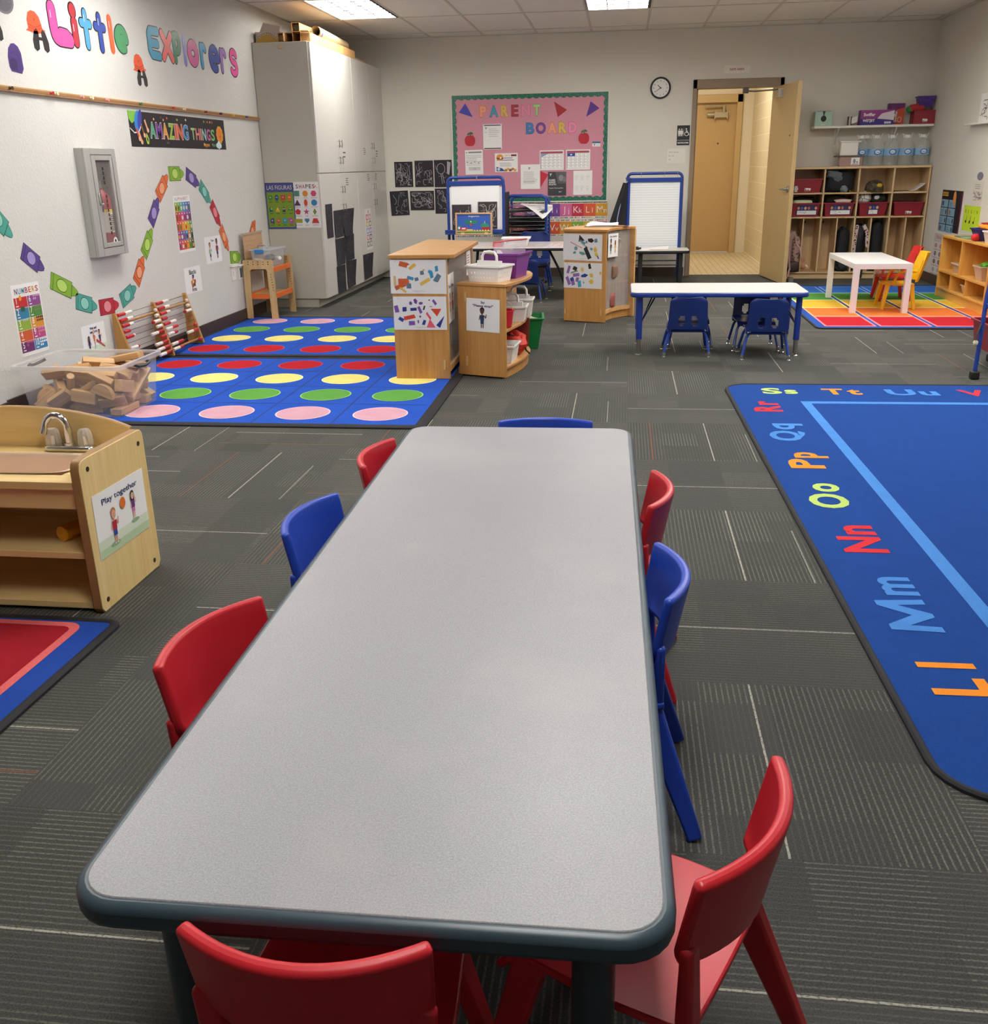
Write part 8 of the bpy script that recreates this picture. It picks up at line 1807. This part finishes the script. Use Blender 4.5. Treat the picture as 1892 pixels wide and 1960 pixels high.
# ---------------------------------------------------------------- posters on the right wall
def f_plan(p,w,h):
    p.rect(.02,h-.06,.20,h-.02,C_('#c9a02f'),4); p.text('PLANETS',.11,h-.05,.02,C_('#3a2a1a'),5,'c',.02,w=.16)
    for i in range(8):
        u=.015+(i%2)*.24; v=h-.085-(i//2+1)*.082; p.rect(u,v,u+.215,v+.074,C_('#7fa5b8'),4); p.lines(u+.02,v+.01,u+.13,v+.06,4,C_('#4a7a94'),i,5,.4); p.ell(u+.18 if i%3 else u+.05,v+.035,.022,.026,C_(['#3a2a4a','#d98a3a','#6a3a3a','#a8682f','#3a4a4a','#2a4a4a','#6a2a2a','#1f5a6a'][i]),6)
    p.ell(.42,h-.07,.045,.065,C_('#d98f45'),7); p.rect(w-.03,.0,w,h,C_('#7a2a34'),4)
poster('planets_poster','dark planets poster with blue boxes on the right wall above the toy shelf',RW(11.12,.555),.655,.405,f_plan,C_('#1b1420'))
def f_ye(p,w,h):
    for i in range(5): p.text('BEGIN'[i],.06+i*.08,h-.07,.035,mBlack,4,'c',.0)
    for i in range(3): p.ell(.09+i*.11,h-.15,.018,.014,mBlack,4,10); p.line([(.105+i*.11,h-.15),(.115+i*.11,h-.095)],.007,mBlack,4)
poster('yellow_sign','bright yellow green sign with black notes on the right wall behind the toys',RW(10.38,.60),.46,.235,f_ye,C_('#c3dc2f'))
def f_bw(p,w,h): p.lines(.06,h-.07,w-.06,h-.02,3,mGreyInk,3,4,.3); p.scrib(.03,.04,w-.03,h-.09,22,M('#6a5f68',.8),5,.005,4)
poster('colouring_page','pale sheet with a line drawing on the right wall below the grey oval',RW(10.215,.848),.30,.21,f_bw,C_('#d5cfc0'),cat='notice')
p=RW(10.06,1.105); p.ell(0,0,.085,.038*1.0,C_('#8a878f'),2,24); p.ell(0,0,.080,.034,C_('#7c7983'),3,24); tag(p.g.obj('oval_cutout'),'grey oval cutout high on the right wall','wall cutout')
def f_feel(p,w,h):
    p.text('FEELINGS',w*.45,h-.05,.03,C_('#a86a6a'),4,'c',.02)
    for j in range(4):
        for i in range(2): u=.02+i*.16; v=h-.075-(j+1)*.082; p.rect(u,v,u+.15,v+.07,C_('#d9d3d0'),4); p.ell(u+.075,v+.035,.045,.026,C_(['#b88a80','#8a6a6a','#7a5a5a','#9aa0a4'][j]),5,12); p.rect(u+.03,v-.008,u+.12,v-.002,C_('#9a7a7a'),5)
poster('feelings_poster','pale poster with rows of faces on the right wall behind the toy shelf end',RW(11.20,.10),.36,.42,f_feel,C_('#c3bcb6'))
rs=thing('picture_ledge','white ledge with paper cutouts on the right wall at the edge of the picture','shelf',(RX,10.1,1.57)); g=G(); g.box(RX-.07,9.6,1.562,RX,10.52,1.578,mSh); g.obj('board',rs,.002); g=G(); p=RW(10.30,1.58,x=RX-.012); p.sheet(0,0,.5,.25,M('#ece9e2',.6)); p.scrib(.02,.02,.48,.23,14,mBlack,4,.006,4); g2=p.g; g2.obj('printed_card',rs)
# ---------------------------------------------------------------- rolling easel at the right edge
re_=thing('rolling_easel','blue rolling easel with a black caster at the right edge of the picture','easel',(2.35,6.2,0))
g=G(); g.tube([(2.162,6.13,.045),(2.168,6.14,.26),(2.172,6.15,.50),(2.21,6.16,.80),(2.26,6.165,1.2)],.013,mEB,10); g.obj('front_leg',re_)
g=G(); g.tube([(2.165,6.145,.34),(2.13,6.10,.27),(2.125,6.09,.245)],.006,mBlack,8); g.obj('strap',re_)
g=G(); g.box(2.135,6.10,.0,2.185,6.15,.05,mBlack); g.obj('caster',re_,.008)
for x,y in ((2.95,6.13),(2.45,6.70),(2.95,6.70)):
    g=G(); g.tube([(x,y,.045),(x,y+(.0 if y<6.4 else -.2),1.2)],.013,mEB,10); g.obj('leg',re_); g=G(); g.box(x-.025,y-.025,0,x+.025,y+.025,.05,mBlack); g.obj('caster',re_,.008)
g=G(); g.add([(2.215,6.165,.47),(2.90,6.165,.47),(2.86,6.19,1.15),(2.28,6.19,1.15)],[(0,1,2,3)],M('#dfe4ea',.15,.02)); g.obj('white_board',re_)
g=G(); g.box(2.17,6.12,.425,2.94,6.18,.455,mEB); g.obj('tray',re_,.003)
box_bin('storage_bin','maroon bin under the rolling easel at the right edge of the picture','bin',(2.475,6.36,.14),0,.42,.3,.46,.34,.17,mMar,None,.012)
g=G(); g.box(2.33,6.24,.125,2.95,6.68,.139,mEB); g.obj('lower_shelf',re_)
lump('cloth','pink and red cloth on top of the maroon bin under the rolling easel','cloth',(2.46,6.34,.345),(.19,.13,.045),'#c22f52',21,.15,.8)
g=G(); g.blob((2.13,6.10,.225),(.014,.012,.016),M('#d9d0a8',.8),3,.2,.9,8); tag(g.obj('tag'),'small cream tag tied to the leg of the rolling easel','tag')
